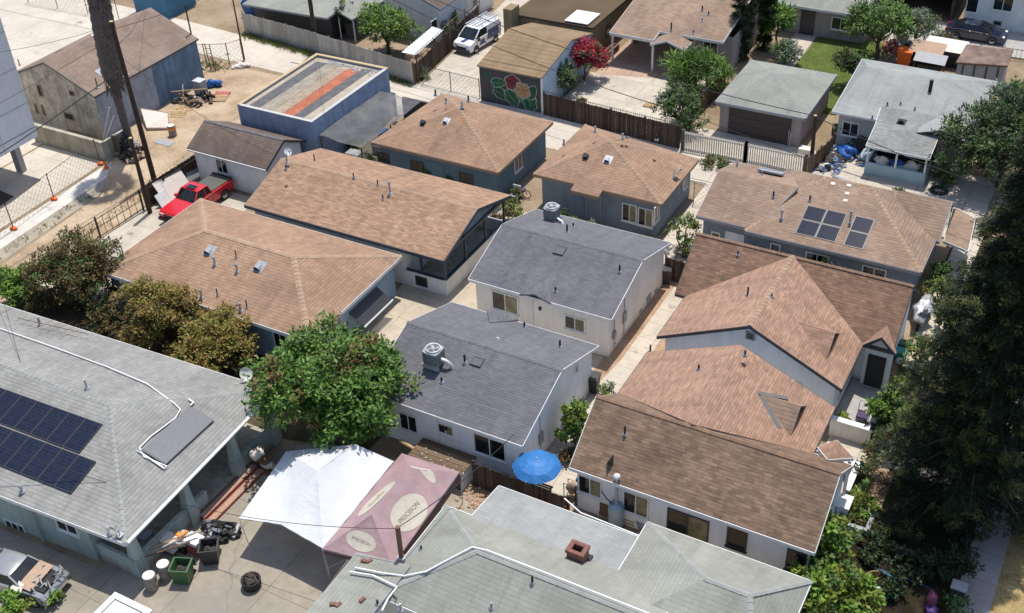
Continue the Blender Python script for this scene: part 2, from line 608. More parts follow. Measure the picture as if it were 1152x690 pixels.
def roof(parent, polys, mat, fascia=None, thick=.13, name='roof', jitter=0.0, caps=None, capmat=None, drop=.09, fw=.03, capw=.12):
    polys = [ccw([Vector(q) for q in p]) for p in polys]
    mb = MB()
    key = lambda q: (round(q.x, 3), round(q.y, 3), round(q.z, 3))
    edges = {}
    for p in polys:
        mb.add(p, [tuple(range(len(p)))], 0, [plane_uv(p)])
        lo = [q-Vector((0, 0, thick)) for q in p]
        mb.add(lo, [tuple(range(len(p)))[::-1]], 1)
        for i in range(len(p)):
            edges.setdefault((key(p[i]), key(p[(i+1) % len(p)])), (p[i], p[(i+1) % len(p)]))
    rim = [e for kk, e in edges.items() if (kk[1], kk[0]) not in edges]
    for a, b in rim:
        mb.add([a, b, b-Vector((0, 0, thick)), a-Vector((0, 0, thick))], [(0, 3, 2, 1)], 1)
    ro = mb.build(name, [mat, fascia or M['fascia_dark']], parent)
    if fascia:
        fb = MB()
        for a, b in rim:
            d = (b-a)
            if d.length < .05: continue
            d.normalize()
            out = Vector((d.y, -d.x, 0)).normalized()
            e = out*fw
            a2, b2 = a+out*.004-d*.0, b+out*.004
            zt, zb = Vector((0, 0, -.012)), Vector((0, 0, -thick-drop))
            vs = [a2+zt, b2+zt, b2+zb, a2+zb, a2+e+zt, b2+e+zt, b2+e+zb, a2+e+zb]
            fb.add(vs, [(0, 1, 2, 3), (4, 7, 6, 5), (0, 4, 5, 1), (1, 5, 6, 2), (2, 6, 7, 3), (3, 7, 4, 0)])
        fb.build('fascia', fascia, ro)
    if caps:
        cb = MB()
        for a, b in caps:
            ridge_caps(cb, Vector(a), Vector(b), capw)
        cb.build('ridge_cap', capmat, ro)
    return ro

def ridge_caps(cb, a, b, w=.15):
    d = b-a
    L = d.length
    d.normalize()
    side = d.cross(Z).normalized()
    n = max(1, int(L/.3))
    for i in range(n):
        t0, t1 = L*i/n, L*(i+1)/n+.03
        z0, z1 = .04+R.uniform(0, .008), .022
        pts = []
        for t, zz in ((t0, z0), (t1, z1)):
            c = a+d*t+Z*zz
            pts += [c-side*w-Z*.06, c, c+side*w-Z*.06]
        cb.add(pts, [(0, 1, 4, 3), (1, 2, 5, 4), (0, 2, 1)])

def gable_polys(x0, x1, y0, y1, ze, zr, axis='x', rpos=None):
    if axis == 'x':
        ym = (y0+y1)/2 if rpos is None else rpos
        return [[V(x0,y0,ze), V(x1,y0,ze), V(x1,ym,zr), V(x0,ym,zr)], [V(x0,ym,zr), V(x1,ym,zr), V(x1,y1,ze), V(x0,y1,ze)]]
    xm = (x0+x1)/2 if rpos is None else rpos
    return [[V(x0,y0,ze), V(xm,y0,zr), V(xm,y1,zr), V(x0,y1,ze)], [V(xm,y0,zr), V(x1,y0,ze), V(x1,y1,ze), V(xm,y1,zr)]]

def hip_polys(x0, x1, y0, y1, ze, ra, rb):
    """four planes round a ridge ra-rb running along x (ra may equal rb)"""
    A, B, C, D = V(x0,y0,ze), V(x1,y0,ze), V(x1,y1,ze), V(x0,y1,ze)
    ra, rb = Vector(ra), Vector(rb)
    if (ra-rb).length < .01:
        return [[A,B,ra],[B,C,ra],[C,D,ra],[D,A,ra]]
    return [[A,B,rb,ra],[B,C,rb],[C,D,ra,rb],[D,A,ra]]

def wall_poly(mb, pts, th=.12):
    """closed shell of walls: pts = footprint CCW with per-vertex top heights [(x,y,ztop)], extra mid points allowed for gables"""
    n = len(pts)
    for i in range(n):
        a, b = pts[i], pts[(i+1) % n]
        mb.add([(a[0],a[1],0), (b[0],b[1],0), (b[0],b[1],b[2]), (a[0],a[1],a[2])], [(0,1,2,3)])
    return mb

def walls(parent, pts, mat, name='wall'):
    mb = MB()
    wall_poly(mb, pts)
    return mb.build(name, mat, parent)

def gable_walls(parent, x0, x1, y0, y1, ze, zr, ov, mat, axis='x', thick=.13, rpos=None):
    """walls under a gable roof whose eave rectangle is given, set in by the overhang"""
    ovx, ovy = ov
    xa, xb, ya, yb = x0+ovx, x1-ovx, y0+ovy, y1-ovy
    if axis == 'x':
        ym = (y0+y1)/2 if rpos is None else rpos
        s0 = (zr-ze)/(ym-y0); s1 = (zr-ze)/(y1-ym)
        h0 = ze+s0*ovy-thick+.01; h1 = ze+s1*ovy-thick+.01; zt = zr-thick+.01
        pts = [(xa,ya,h0),(xb,ya,h0),(xb,ym,zt),(xb,yb,h1),(xa,yb,h1),(xa,ym,zt)]
    else:
        xm = (x0+x1)/2 if rpos is None else rpos
        s0 = (zr-ze)/(xm-x0); s1 = (zr-ze)/(x1-xm)
        h0 = ze+s0*ovx-thick+.01; h1 = ze+s1*ovx-thick+.01; zt = zr-thick+.01
        pts = [(xa,ya,h0),(xm,ya,zt),(xb,ya,h1),(xb,yb,h1),(xm,yb,zt),(xa,yb,h0)]
    return walls(parent, pts, mat)

DIR = {'-y': (V(1,0,0), V(0,-1,0)), '+y': (V(-1,0,0), V(0,1,0)), '+x': (V(0,1,0), V(1,0,0)), '-x': (V(0,-1,0), V(-1,0,0))}

def window(parent, p, face, w, h, panes=2, fm='frame_white', gm=('glass', 'glass'), ft=.07, sill=True, name='window', label=None):
    t, n = DIR[face] if isinstance(face, str) else face
    p = Vector(p)
    mb = MB()
    d = .03
    c = p+n*d*.9
    for sx in (-1, 1):
        mb.obox(c+t*sx*(w/2)+Z*h/2, t, n, Z, ft/2, d, h/2+ft/2)
    for zz in (0, h):
        mb.obox(c+Z*zz, t, n, Z, w/2-ft/2, d*.96, ft/2)
    for i in range(1, panes):
        mb.obox(c+t*(-w/2+w*i/panes)+Z*h/2, t, n, Z, ft/2.6, d*.9, h/2-ft/2)
    f = mb.build(name, M[fm], parent)
    if label: f['label'] = label
    for i in range(panes):
        a = -w/2+w*i/panes+ft*.45
        b = -w/2+w*(i+1)/panes-ft*.45
        g = MB()
        g.obox(p+n*(.022+.006*(i % 2))+t*(a+b)/2+Z*h/2, t, n, Z, (b-a)/2, .008, h/2-ft*.45)
        g.build('pane', M[gm[i % len(gm)]], f)
    if sill:
        g = MB()
        g.obox(p+n*.06-Z*(ft*.5+.03), t, n, Z, w/2+.08, .055, .028)
        g.build('sill', M[fm], f)
    return f

def door(parent, p, face, w, h, mat='frame_white', fm='frame_white', name='door', handle=True):
    t, n = DIR[face] if isinstance(face, str) else face
    p = Vector(p)
    mb = MB()
    mb.obox(p+n*.02+Z*h/2, t, n, Z, w/2, .018, h/2)
    for sx in (-1, 1):
        for zz in (.27, .72):
            mb.obox(p+n*.042+t*sx*w*.22+Z*h*zz, t, n, Z, w*.16, .006, h*.17)
    dd = mb.build(name, M[mat], parent)
    mb = MB()
    for sx in (-1, 1):
        mb.obox(p+n*.03+t*sx*(w/2+.05)+Z*h/2, t, n, Z, .045, .03, h/2)
    mb.obox(p+n*.03+Z*(h+.045), t, n, Z, w/2+.095, .03, .04)
    mb.build('door_frame', M[fm], dd)
    if handle:
        mb = MB()
        mb.lathe(p+n*.07+t*(w/2-.08)+Z*h*.48, [(0, -.03), (.03, -.02), (.03, .02), (0, .03)], 8)
        mb.build('handle', M['steel'], dd)
    return dd

# roof fittings: parts of the house they pierce
def vent_pipe(parent, p, h=.5, r=.05, mat='black', cap=False, tilt=0):
    p = Vector(p)
    mb = MB()
    mb.tube([p-Z*.1, p+Z*h], r, 10)
    if cap:
        mb.lathe(p+Z*h, [(r*1.1, -.08), (r*1.7, -.06), (r*1.7, .03), (0, .1)], 10)
    o = mb.build('vent_pipe', M[mat], parent)
    mb = MB()
    mb.lathe(p, [(r*2.6, -.03), (r*2.4, .03), (r*1.1, .09)], 10)
    mb.build('flashing', M['hvac' if mat == 'black' else 'steel'], o)
    return o

def hood_vent(parent, p, n, s=.35, mat='steel'):
    """half-round roof ventilator facing down the slope"""
    p = Vector(p)
    h = Z.cross(n).normalized()
    up = n.cross(h)
    dn = -up
    mb = MB()
    ring = []
    for tt, sc_ in ((-.1, 0.15), (.35, .7), (.8, 1.0)):
        for j in range(9):
            a = math.pi*j/8
            ring.append(p+dn*s*(tt)*1.4+h*math.cos(a)*s*.62*sc_+n*math.sin(a)*s*.75*sc_)
    fs = []
    for i in range(2):
        for j in range(8):
            fs.append((i*9+j, i*9+j+1, (i+1)*9+j+1, (i+1)*9+j))
    mb.add(ring, fs, 0, smooth=True)
    mb.obox(p+n*.012+dn*s*.4, h, up, n, s*.85, s*.95, .012)
    o = mb.build('roof_vent', M[mat], parent)
    mb = MB()
    pts = [p+dn*s*1.08+h*math.cos(math.pi*j/8)*s*.58+n*(math.sin(math.pi*j/8)*s*.7+.02) for j in range(9)]
    mb.add(pts, [tuple(range(9))])
    mb.build('vent_mouth', M['black'], o)
    return o

def box_vent(parent, p, n, s=.3, mat='black'):
    p = Vector(p)
    h = Z.cross(n).normalized(); up = n.cross(h)
    mb = MB()
    mb.obox(p+n*.02, h, up, n, s*.75, s*.75, .012)
    mb.obox(p+n*.1, h, up, n, s*.42, s*.42, .08)
    mb.obox(p+n*.2, h, up, n, s*.6, s*.6, .025)
    return mb.build('roof_vent', M[mat], parent)

def skylight(parent, p, n, w, h, mat='hvac', gm='glass'):
    p = Vector(p)
    hx = Z.cross(n).normalized(); up = n.cross(hx)
    mb = MB()
    for sx in (-1, 1):
        mb.obox(p+n*.05+hx*sx*w/2, hx, up, n, .04, h/2+.04, .05)
        mb.obox(p+n*.05+up*sx*h/2, hx, up, n, w/2-.04, .04, .049)
    f = mb.build('skylight', M[mat], parent)
    g = MB()
    g.obox(p+n*.06, hx, up, n, w/2-.04, h/2-.04, .012)
    g.build('pane', M[gm], f)
    return f

def ac_unit(p, label, s=1.0, duct=None):
    p = Vector(p)
    t = thing('air_conditioner', p, label, 'air conditioner', 'air conditioners on the grey roofs')
    w, h = .42*s, .75*s
    mb = MB()
    for sx in (-1, 1):
        mb.box(p.x-w*1.05, p.x+w*1.05, p.y+sx*w*.8-.05, p.y+sx*w*.8+.05, p.z-.15, p.z+.08)
    mb.build('mounting_rail', M['steel'], t)
    mb = MB()
    o = []
    for j in range(16):
        a = 2*math.pi*j/16
        c, s_ = math.cos(a), math.sin(a)
        q = (abs(c)**6+abs(s_)**6)**(-1/6)
        o.append((c*q*w, s_*q*w))
    mb.prism([(p.x+a, p.y+b) for a, b in o], p.z+.08, p.z+.08+h)
    body = mb.build('casing', M['hvac'], t)
    mb = MB()
    for i in range(9):
        zz = p.z+.16+i*(h-.14)/9
        mb.prism([(p.x+a*1.02, p.y+b*1.02) for a, b in o], zz, zz+.025)
    mb.build('louvre', M['fascia_dark'], body)
    mb = MB()
    zt = p.z+.08+h
    mb.lathe((p.x, p.y, zt), [(w*.86, .0), (w*.9, .09), (w*.78, .09), (w*.76, .003)], 24)
    mb.build('fan_ring', M['alu'], t)
    mb = MB()
    mb.lathe((p.x, p.y, zt), [(w*.76, .006), (0, .006)], 20)
    mb.build('fan_well', M['black'], t)
    mb = MB()
    for j in range(4):
        a = rad(45+90*j)
        d = V(math.cos(a), math.sin(a), 0); q = V(-d.y, d.x, 0)
        mb.add([p+Z*(h+.10)+d*.06, p+Z*(h+.10)+d*w*.7-q*.1, p+Z*(h+.13)+d*w*.7+q*.1], [(0, 1, 2)])
    mb.lathe((p.x, p.y, zt), [(.1*s, .02), (.1*s, .07), (0, .08)], 10)
    mb.build('fan', M['hvac'], t)
    mb = MB()
    for j in range(8):
        a = math.pi*j/8
        d = V(math.cos(a), math.sin(a), 0)
        mb.bar(p+Z*(h+.168)-d*w*.84, p+Z*(h+.168)+d*w*.84, .012)
    mb.build('fan_guard', M['alu'], t)
    if duct:
        mb = MB()
        mb.tube(duct, .09*s, 8)
        mb.build('duct', M['alu'], t)
    return t

def dish(p, label, az, s=.42, mast=.7, group=None):
    p = Vector(p)
    t = thing('satellite_dish', p, label, 'satellite dish', group)
    mb = MB()
    mb.tube([p, p+Z*mast], .028, 8)
    mb.obox(p+Z*.01, V(1,0,0), V(0,1,0), Z, .14, .14, .012)
    mb.build('mast', M['steel'], t)
    d = V(math.cos(az)*.85, math.sin(az)*.85, .53).normalized()
    c = p+Z*mast+d*.1
    a = d.cross(Z).normalized(); b = a.cross(d)
    mb = MB()
    vs, fs = [], []
    rings = [(.02, 0), (.4, .02), (.75, .07), (1, .13)]
    for side in (0, 1):
        for r_, dz in rings:
            for j in range(18):
                u = 2*math.pi*j/18
                vs.append(c+a*math.cos(u)*r_*s*.9+b*math.sin(u)*r_*s+d*(dz*s*2.0-.012*side))
    for side in (0, 1):
        for i in range(3):
            for j in range(18):
                k2 = (j+1) % 18
                o = side*72
                q = (o+i*18+j, o+i*18+k2, o+(i+1)*18+k2, o+(i+1)*18+j)
                fs.append(q if side == 0 else q[::-1])
    mb.add(vs, fs, 0, smooth=True)
    mb.build('reflector', M['whiteplastic'], t)
    mb = MB()
    mb.bar(c-b*s*.95, c-b*s*.25+d*s*1.1, .03)
    mb.obox(c-b*s*.2+d*s*1.15, a, d, b, .06, .07, .06)
    mb.build('feed_arm', M['hvac'], t)
    return t

# ------------------------------------------------------------------ fences
def plank_fence(name, label, pts, h, mat, postmat=None, plank=.14, gap=.012, step=2.4, jit=.03, cat='fence', spikes=False, capped=False, z0=0.0, face=1):
    pts = [Vector((p[0], p[1], z0)) for p in pts]
    base = sum(pts, Vector())/len(pts)
    t = thing(name, base, label, cat)
    pm = postmat or mat
    pl, ra = MB(), MB()
    for a, b in zip(pts, pts[1:]):
        d = b-a; L = d.length; d.normalize()
        nrm = V(d.y, -d.x, 0)*face
        x = 0
        while x < L-.02:
            w = min(plank*R.uniform(.92, 1.06), L-x)
            hh = h+R.uniform(-jit, jit)
            c = a+d*(x+w/2)
            pl.obox(c+Z*(hh/2)+nrm*R.uniform(-.004, .006), d, nrm, Z, w/2-gap/2, .011, hh/2)
            x += w
        for zz in (.3, h-.3):
            ra.bar(a-nrm*.045+Z*zz, b-nrm*.045+Z*zz, .05, .09)
        if capped:
            ra.bar(a+Z*(h+.05), b+Z*(h+.05), .14, .05)
        n = max(1, round(L/step))
        for i in range(n+1):
            q = a+d*L*i/n
            pb = MB()
            pb.obox(q-nrm*.085+Z*(h+.06)/2, d, nrm, Z, .05, .05, (h+.06)/2)
            pb.build('post', pm, t)
        if spikes:
            sp = MB()
            x = 0
            while x < L:
                q = a+d*x+Z*(h)
                sp.bar(q, q+Z*.25, .022)
                x += .17
            sp.bar(a+Z*(h+.16), b+Z*(h+.16), .025)
            sp.build('spike_rail', M['iron'], t)
    pl.build('panel', mat, t)
    ra.build('rail', pm, t)
    return t

def bar_fence(name, label, pts, h, mat, sp=.13, bw=.03, step=2.4, postw=.07, cat='fence', postmat=None, railz=(.12, .9)):
    pts = [Vector((p[0], p[1], 0)) for p in pts]
    base = sum(pts, Vector())/len(pts)
    t = thing(name, base, label, cat)
    pl, ra = MB(), MB()
    for a, b in zip(pts, pts[1:]):
        d = b-a; L = d.length; d.normalize()
        n = int(L/sp)
        for i in range(n+1):
            q = a+d*(L*i/n)
            pl.bar(q+Z*.05, q+Z*h, bw)
        for f in railz:
            ra.bar(a+Z*h*f, b+Z*h*f, bw*1.3, bw*1.6)
        n = max(1, round(L/step))
        for i in range(n+1):
            q = a+d*L*i/n
            pb = MB()
            pb.bar(q, q+Z*(h+.12), postw)
            pb.build('post', postmat or mat, t)
    pl.build('pickets', mat, t)
    ra.build('rail', mat, t)
    return t

def chain_fence(name, label, pts, h, sp=.28, wr=.006, step=3.0, pr=.03, cat='fence', base_mat=None, postmat='steel'):
    pts = [Vector((p[0], p[1], 0)) for p in pts]
    base = sum(pts, Vector())/len(pts)
    t = thing(name, base, label, cat)
    wi, ra = MB(), MB()
    for a, b in zip(pts, pts[1:]):
        d = b-a; L = d.length; d.normalize()
        n = int(L/sp)
        for s_ in (1, -1):
            for i in range(-int(h/sp)-1, n+1):
                x0 = i*sp if s_ > 0 else i*sp+h
                p, q = x0, x0+s_*h
                z0_, z1_ = 0, h
                def clip(x, other, zx, zo):
                    if x < 0: f = (0-x)/(other-x); return 0, zx+(zo-zx)*f
                    if x > L: f = (L-x)/(other-x); return L, zx+(zo-zx)*f
                    return x, zx
                if (p < 0 and q < 0) or (p > L and q > L): continue
                p2, zp = clip(p, q, z0_, z1_)
                q2, zq = clip(q, p, z1_, z0_)
                wi.bar(a+d*p2+Z*(zp+.05), a+d*q2+Z*(zq+.05), wr*2)
        ra.tube([a+Z*(h+.03), b+Z*(h+.03)], .022, 6)
        n = max(1, round(L/step))
        for i in range(n+1):
            q = a+d*L*i/n
            pb = MB()
            pb.tube([q, q+Z*(h+.1)], pr, 8)
            po = pb.build('post', M[postmat], t)
            if base_mat:
                pb = MB()
                pb.blob(q+Z*.1, .28, .2, .14, i, .2, 8, 5)
                pb.build('sandbag', M[base_mat], po)
    wi.build('wire_mesh', M['chainwire'], t)
    ra.build('top_rail', M[postmat], t)
    return t

# ------------------------------------------------------------------ plants
def rnd_dir(r):
    while True:
        v = V(r.uniform(-1, 1), r.uniform(-1, 1), r.uniform(-1, 1))
        if .05 < v.length < 1: return v.normalized()

def leaf_quad(mb, p, d, n, L, W, mi=0):
    s = d.cross(n)
    if s.length < 1e-3: return
    s.normalize()
    mb.add([p, p+d*L*.5+s*W, p+d*L, p+d*L*.5-s*W], [(0, 1, 2, 3)], mi)

def crown_mesh(blobs, n, L, W, r, droop=.25, nm=1, clump=.42, per=70, inner=.45):
    mb = MB()
    vol = [b[3]*b[4]+b[4]*b[5]+b[3]*b[5] for b in blobs]
    tot = sum(vol)
    for b, v in zip(blobs, vol):
        cnt = max(3, int(n*v/tot/per))
        c = Vector(b[:3]); e = Vector(b[3:6])
        for i in range(cnt):
            d = rnd_dir(r)
            if d.z < -.75: d.z *= -.6
            q = r.uniform(inner, 1.0)**.6
            q *= 1+.22*noise.noise(d*2.3+c*.7)
            cc = c+V(d.x*e.x, d.y*e.y, d.z*e.z)*q
            mi = r.randrange(nm)
            cr_ = clump*r.uniform(.7, 1.35)
            out = (d+Z*.35).normalized()
            for j in range(per):
                o = rnd_dir(r)*cr_*(r.random()**.45)
                o.z *= .75
                p = cc+o
                dd = (out*.6+rnd_dir(r)*.8+Z*(-droop)).normalized()
                nn = (Z*1.0+rnd_dir(r)*.7+out*.5).normalized()
                leaf_quad(mb, p, dd, nn, L*r.uniform(.65, 1.3), W*r.uniform(.7, 1.2), mi)
    return mb

def trunk_mesh(base, top, r0, limbs, r):
    mb = MB()
    base, top = Vector(base), Vector(top)
    pts = [base-Z*.1]
    for i in range(1, 5):
        f = i/4
        q = base.lerp(top, f)+V(r.uniform(-1, 1), r.uniform(-1, 1), 0)*.08*(f < 1)
        pts.append(q)
    mb.tube(pts, [r0*1.25, r0, r0*.85, r0*.75, r0*.6], 9)
    for l in limbs:
        l = Vector(l)
        st = base.lerp(top, r.uniform(.55, 1))
        mid = st.lerp(l, .5)+V(r.uniform(-1, 1), r.uniform(-1, 1), .4)*.2
        mb.tube([st, mid, l], [r0*.5, r0*.35, r0*.12], 6)
        for k_ in range(2):
            e = l+rnd_dir(r)*.6
            mb.tube([mid.lerp(l, .5), e], [r0*.2, r0*.05], 5)
    return mb

def tree(label, base, blobs, mats, n, L, W, r0=.16, seed=1, cat='tree', name='tree', group=None, top=None, **kw):
    r = random.Random(seed)
    base = Vector(base)
    t = thing(name, base, label, cat, group)
    if top is None:
        zz = min(b[2] for b in blobs)
        cx = sum(b[0] for b in blobs)/len(blobs); cy = sum(b[1] for b in blobs)/len(blobs)
        top = V(base.x*.4+cx*.6, base.y*.4+cy*.6, max(zz*.8, base.z+.3))
    trunk_mesh(base, top, r0, [b[:3] for b in blobs], r).build('trunk', M['bark'], t)
    crown_mesh(blobs, n, L, W, r, nm=len(mats), **kw).build('crown', mats, t)
    return t

def shrub(label, p, rx, ry, rz, mats, n=900, L=.16, W=.05, seed=1, name='shrub', cat='shrub', group=None, lobes=4, **kw):
    r = random.Random(seed)
    p = Vector(p)
    bl = []
    for i in range(lobes):
        a = r.uniform(0, 6.28); q = r.uniform(.15, .6)
        bl.append((p.x+math.cos(a)*rx*q, p.y+math.sin(a)*ry*q, p.z+rz*r.uniform(.75, 1.15), rx*.62, ry*.62, rz*r.uniform(.6, .85)))
    t = thing(name, p, label, cat, group)
    mb = MB()
    for b in bl:
        mb.tube([p-Z*.05, V(b[0], b[1], b[2]*.6+p.z*.4), V(b[0], b[1], b[2])], [.05, .035, .012], 6)
    mb.build('stem', M['bark'], t)
    kw.setdefault('clump', .22); kw.setdefault('per', 30)
    crown_mesh(bl, n, L, W, r, nm=len(mats), **kw).build('foliage', mats, t)
    return t

# ------------------------------------------------------------------ the ground
SHEETS = [0]
def sheet(name, pts, z, mat):
    mb = MB()
    SHEETS[0] += 1
    z = .004+.003*SHEETS[0]
    pts = ccw([(p[0], p[1]) for p in pts])
    mb.add([(p[0], p[1], z) for p in pts], [tuple(range(len(pts)))])
    return struct(name, mb, mat)

def pix(*pp):
    return [at(a, b)[:2] for a, b in pp]

G_soil = ground_mat('soil_and_dust', [(.3, (.19, .135, .085)), (.5, (.30, .225, .15)), (.7, (.40, .32, .225))], .25)
G_dirt = ground_mat('dry_dirt', [(.3, (.27, .19, .12)), (.5, (.43, .325, .22)), (.72, (.54, .44, .32))], .35)
G_dark = ground_mat('dark_garden_soil', [(.3, (.03, .026, .016)), (.5, (.075, .06, .036)), (.72, (.16, .12, .07))], .6)
G_terra = ground_mat('terracotta_soil', [(.3, (.30, .185, .11)), (.6, (.44, .30, .2)), (.75, (.5, .38, .28))], .7)
G_lawn = ground_mat('lawn_turf', [(.3, (.17, .15, .06)), (.45, (.085, .115, .03)), (.7, (.13, .17, .045))], .45)
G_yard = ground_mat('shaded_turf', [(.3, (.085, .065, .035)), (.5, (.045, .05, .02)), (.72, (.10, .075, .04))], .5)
G_dry = ground_mat('dry_grass', [(.3, (.24, .16, .07)), (.55, (.38, .28, .13)), (.75, (.25, .22, .09))], 1.2)
C_lot = concrete('concrete_lot', (.56, .50, .42), 4.2, .16, crack=.3)
C_walk = concrete('concrete_sidewalk', (.62, .585, .53), 1.5, .12, crack=0)
C_path = concrete('concrete_path', (.55, .485, .40), 1.25, .2, crack=.3)
C_court = concrete('concrete_court', (.52, .44, .34), 2.2, .22, crack=.4)
C_drive = concrete('concrete_drive', (.53, .47, .39), 3.2, .22, crack=.5)
C_yard = concrete('concrete_yard', (.36, .315, .25), 3.4, .28, crack=.7, tint=(.26, .235, .2))
C_side = concrete('concrete_grey_path', (.36, .33, .31), 1.5, .15, crack=.2)
C_gray = concrete('concrete_gray_drive', (.42, .40, .37), 3, .2)
C_dark = concrete('asphalt_dark', (.06, .058, .056), 0, .25, crack=.2)
C_tan = concrete('gutter_tan', (.38, .33, .26), 0, .25, crack=.3)
C_brick = concrete('carport_slab_pink', (.46, .32, .24), 1.0, .2)

mb = MB()
mb.add([(-420, -260, 0), (320, -260, 0), (320, 520, 0), (-420, 520, 0)], [(0, 1, 2, 3)])
struct('ground', mb, G_soil)
sheet('concrete_lot', [(-140, 44.5), (-69.4, 44.5), (-69.4, 52.5), (-74.2, 52.5), (-74.2, 63.4), (-77, 70.6), (-140, 70.6)], .004, C_lot)
sheet('parking_lot', [(-62.6, 34), (-62.9, 49.6), (-69.2, 49.6), (-69.2, 44.4), (-95, 44.4), (-95, 20), (-61.6, 20)], .004, C_lot)
sheet('parking_asphalt', [(-64.9, 20), (-65.1, 43.2), (-67.0, 43.4), (-95, 43.2), (-95, 20)], .008, C_dark)
sheet('sidewalk', [(-61.9, 20), (-59.9, 20), (-61.2, 51.0), (-62.55, 51.2)], .012, C_walk)
sheet('road', [(-59.88, 20), (-58.6, 20), (-59.8, 46), (-61.1, 50.5)], .004, C_tan)
sheet('dirt_lot', [(-58.5, 30), (-55.6, 30), (-55.8, 52), (-54.6, 66.6), (-69, 66.6), (-65.4, 63.6), (-65.3, 52.3), (-62.9, 51.2), (-62.4, 49.8), (-59.7, 46)], .008, G_dirt)
sheet('alley', [(-140, 67.8), (-69.5, 67.4), (-54.2, 66.9), (-54.2, 64.8), (-20, 64.8), (-16, 66.3), (-16, 68.9), (-30, 69.2), (-49, 70.0), (-62, 71.4), (-76, 72.6), (-140, 75)], .012, C_lot)
sheet('driveway', [(-49.0, 36.4), (-55.4, 33), (-55.6, 50.2), (-49, 50.2)], .012, C_drive)
sheet('paved_yard', [(-37.8, 12), (-13, 12), (-13, 32.4), (-22, 32.6), (-30.5, 32.8), (-32.3, 31), (-35, 21), (-55, 20), (-55, 12)], .008, C_yard)
sheet('garden_bed', [(-55.2, 30.5), (-33.5, 31.5), (-28.2, 33), (-28.2, 36.6), (-36, 36.8), (-55.2, 36.2)], .012, G_dark)
sheet('court_paving', [(-34.6, 36), (-28.6, 36), (-28.6, 42.3), (-20.6, 42.3), (-20.6, 44.9), (-28.8, 44.9), (-28.8, 56.4), (-34.6, 56.4)], .008, C_court)
sheet('terracotta_bed', [(-20.7, 33.6), (-17.2, 33.6), (-17.2, 56.3), (-20.7, 56.3)], .008, G_terra)
sheet('path', [(-20.0, 33.8), (-17.6, 33.8), (-17.9, 43.6), (-18.5, 45), (-18.45, 56), (-19.75, 56), (-19.75, 45), (-20.15, 41.6)], .014, C_path)
sheet('side_path', [(-22.35, 53.2), (-19.95, 53.2), (-19.95, 64.8), (-22.35, 64.8)], .016, C_path)
sheet('van_driveway', [(-48.6, 69.9), (-42.9, 69.6), (-42.9, 79), (-45.2, 90), (-51, 90)], .016, C_drive)
sheet('carport_driveway', [(-37, 69.3), (-27, 69.0), (-27, 80), (-37, 77.4)], .016, C_drive)
sheet('carport_slab', [(-36.6, 77.2), (-31.2, 78.6), (-31.2, 92), (-37, 92)], .02, C_brick)
sheet('garage_apron', [(-26.2, 65.0), (-16.4, 65.0), (-16.4, 72.1), (-26.2, 72.1)], .016, C_drive)
sheet('lawn', [(-22.6, 78), (-17.3, 78), (-17.3, 92), (-22.6, 92)], .008, G_lawn)
sheet('lawn_path', [(-23.9, 81), (-22.5, 81), (-22.8, 92), (-24.6, 92)], .012, C_path)
sheet('back_yard', [(-16.4, 65), (-5, 64.6), (-5, 73), (-16.4, 73)], .012, C_drive)
sheet('parking_strip', [(-18, 93.2), (8, 93.4), (8, 98.2), (-18, 98.2)], .008, C_gray)
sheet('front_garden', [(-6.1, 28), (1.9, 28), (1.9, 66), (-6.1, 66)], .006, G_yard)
sheet('porch_paving', [(-7.9, 40.4), (-4.7, 40.4), (-4.7, 45.2), (-7.9, 44.6)], .01, C_path)
sheet('front_path', [(-6.6, 43.4), (-.3, 42.4), (-.3, 43.6), (-4.6, 44.6), (-6.6, 44.6)], .016, C_path)
sheet('bark_bed', [(-6.0, 40.3), (-4.4, 40.3), (-4.4, 42.9), (-6.0, 42.9)], .012, G_terra)
sheet('front_lawn', [(-5.0, 44.9), (-3.0, 45), (-3.0, 49.2), (-5.6, 48.6)], .012, G_lawn)
sheet('side_walkway', [(-6.0, 51), (-4.6, 51), (-4.6, 66), (-6.0, 66)], .012, C_path)
sheet('street_sidewalk', [(-.3, 20), (1.15, 20), (1.15, 80), (-.3, 80)], .012, C_side)
sheet('grass_verge', [(1.15, 20), (3.2, 20), (3.2, 80), (1.15, 80)], .008, G_dry)
sheet('street', [(3.4, -50), (12, -50), (12, 130), (3.4, 130)], .006, C_dark)
mb = MB(); mb.box(3.2, 3.4, -50, 130, 0, .13); struct('kerb', mb, C_walk)
mb = MB()
for y in range(-48, 128, 6): mb.box(7.6, 7.72, y, y+3, .008, .012)
struct('road_markings', mb, M['frame_white'])
sheet('painted_shadow', [(-5.2, 31), (-.5, 31), (-.5, 41.5), (-3.4, 41.5), (-4.6, 39.2), (-5.4, 36)], 0, ground_mat('painted_shadow_ground', [(.3, (.012, .010, .007)), (.5, (.026, .021, .013)), (.72, (.05, .042, .022))], .9))  # near-black ground colour stands in for the tree's shadow

# ------------------------------------------------------------------ houses
def house(name, label, cat, x, y):
    return thing(name, (x, y, 0), label, cat)

def wp(px, py, axis, v):
    n = V(1, 0, 0) if axis == 'x' else V(0, 1, 0)
    return on_plane(px, py, (v if axis == 'x' else 0, v if axis == 'y' else 0, 0), n)

def rp(px, py, poly):
    p0, n = plane_of(poly)
    return on_plane(px, py, p0, n), n

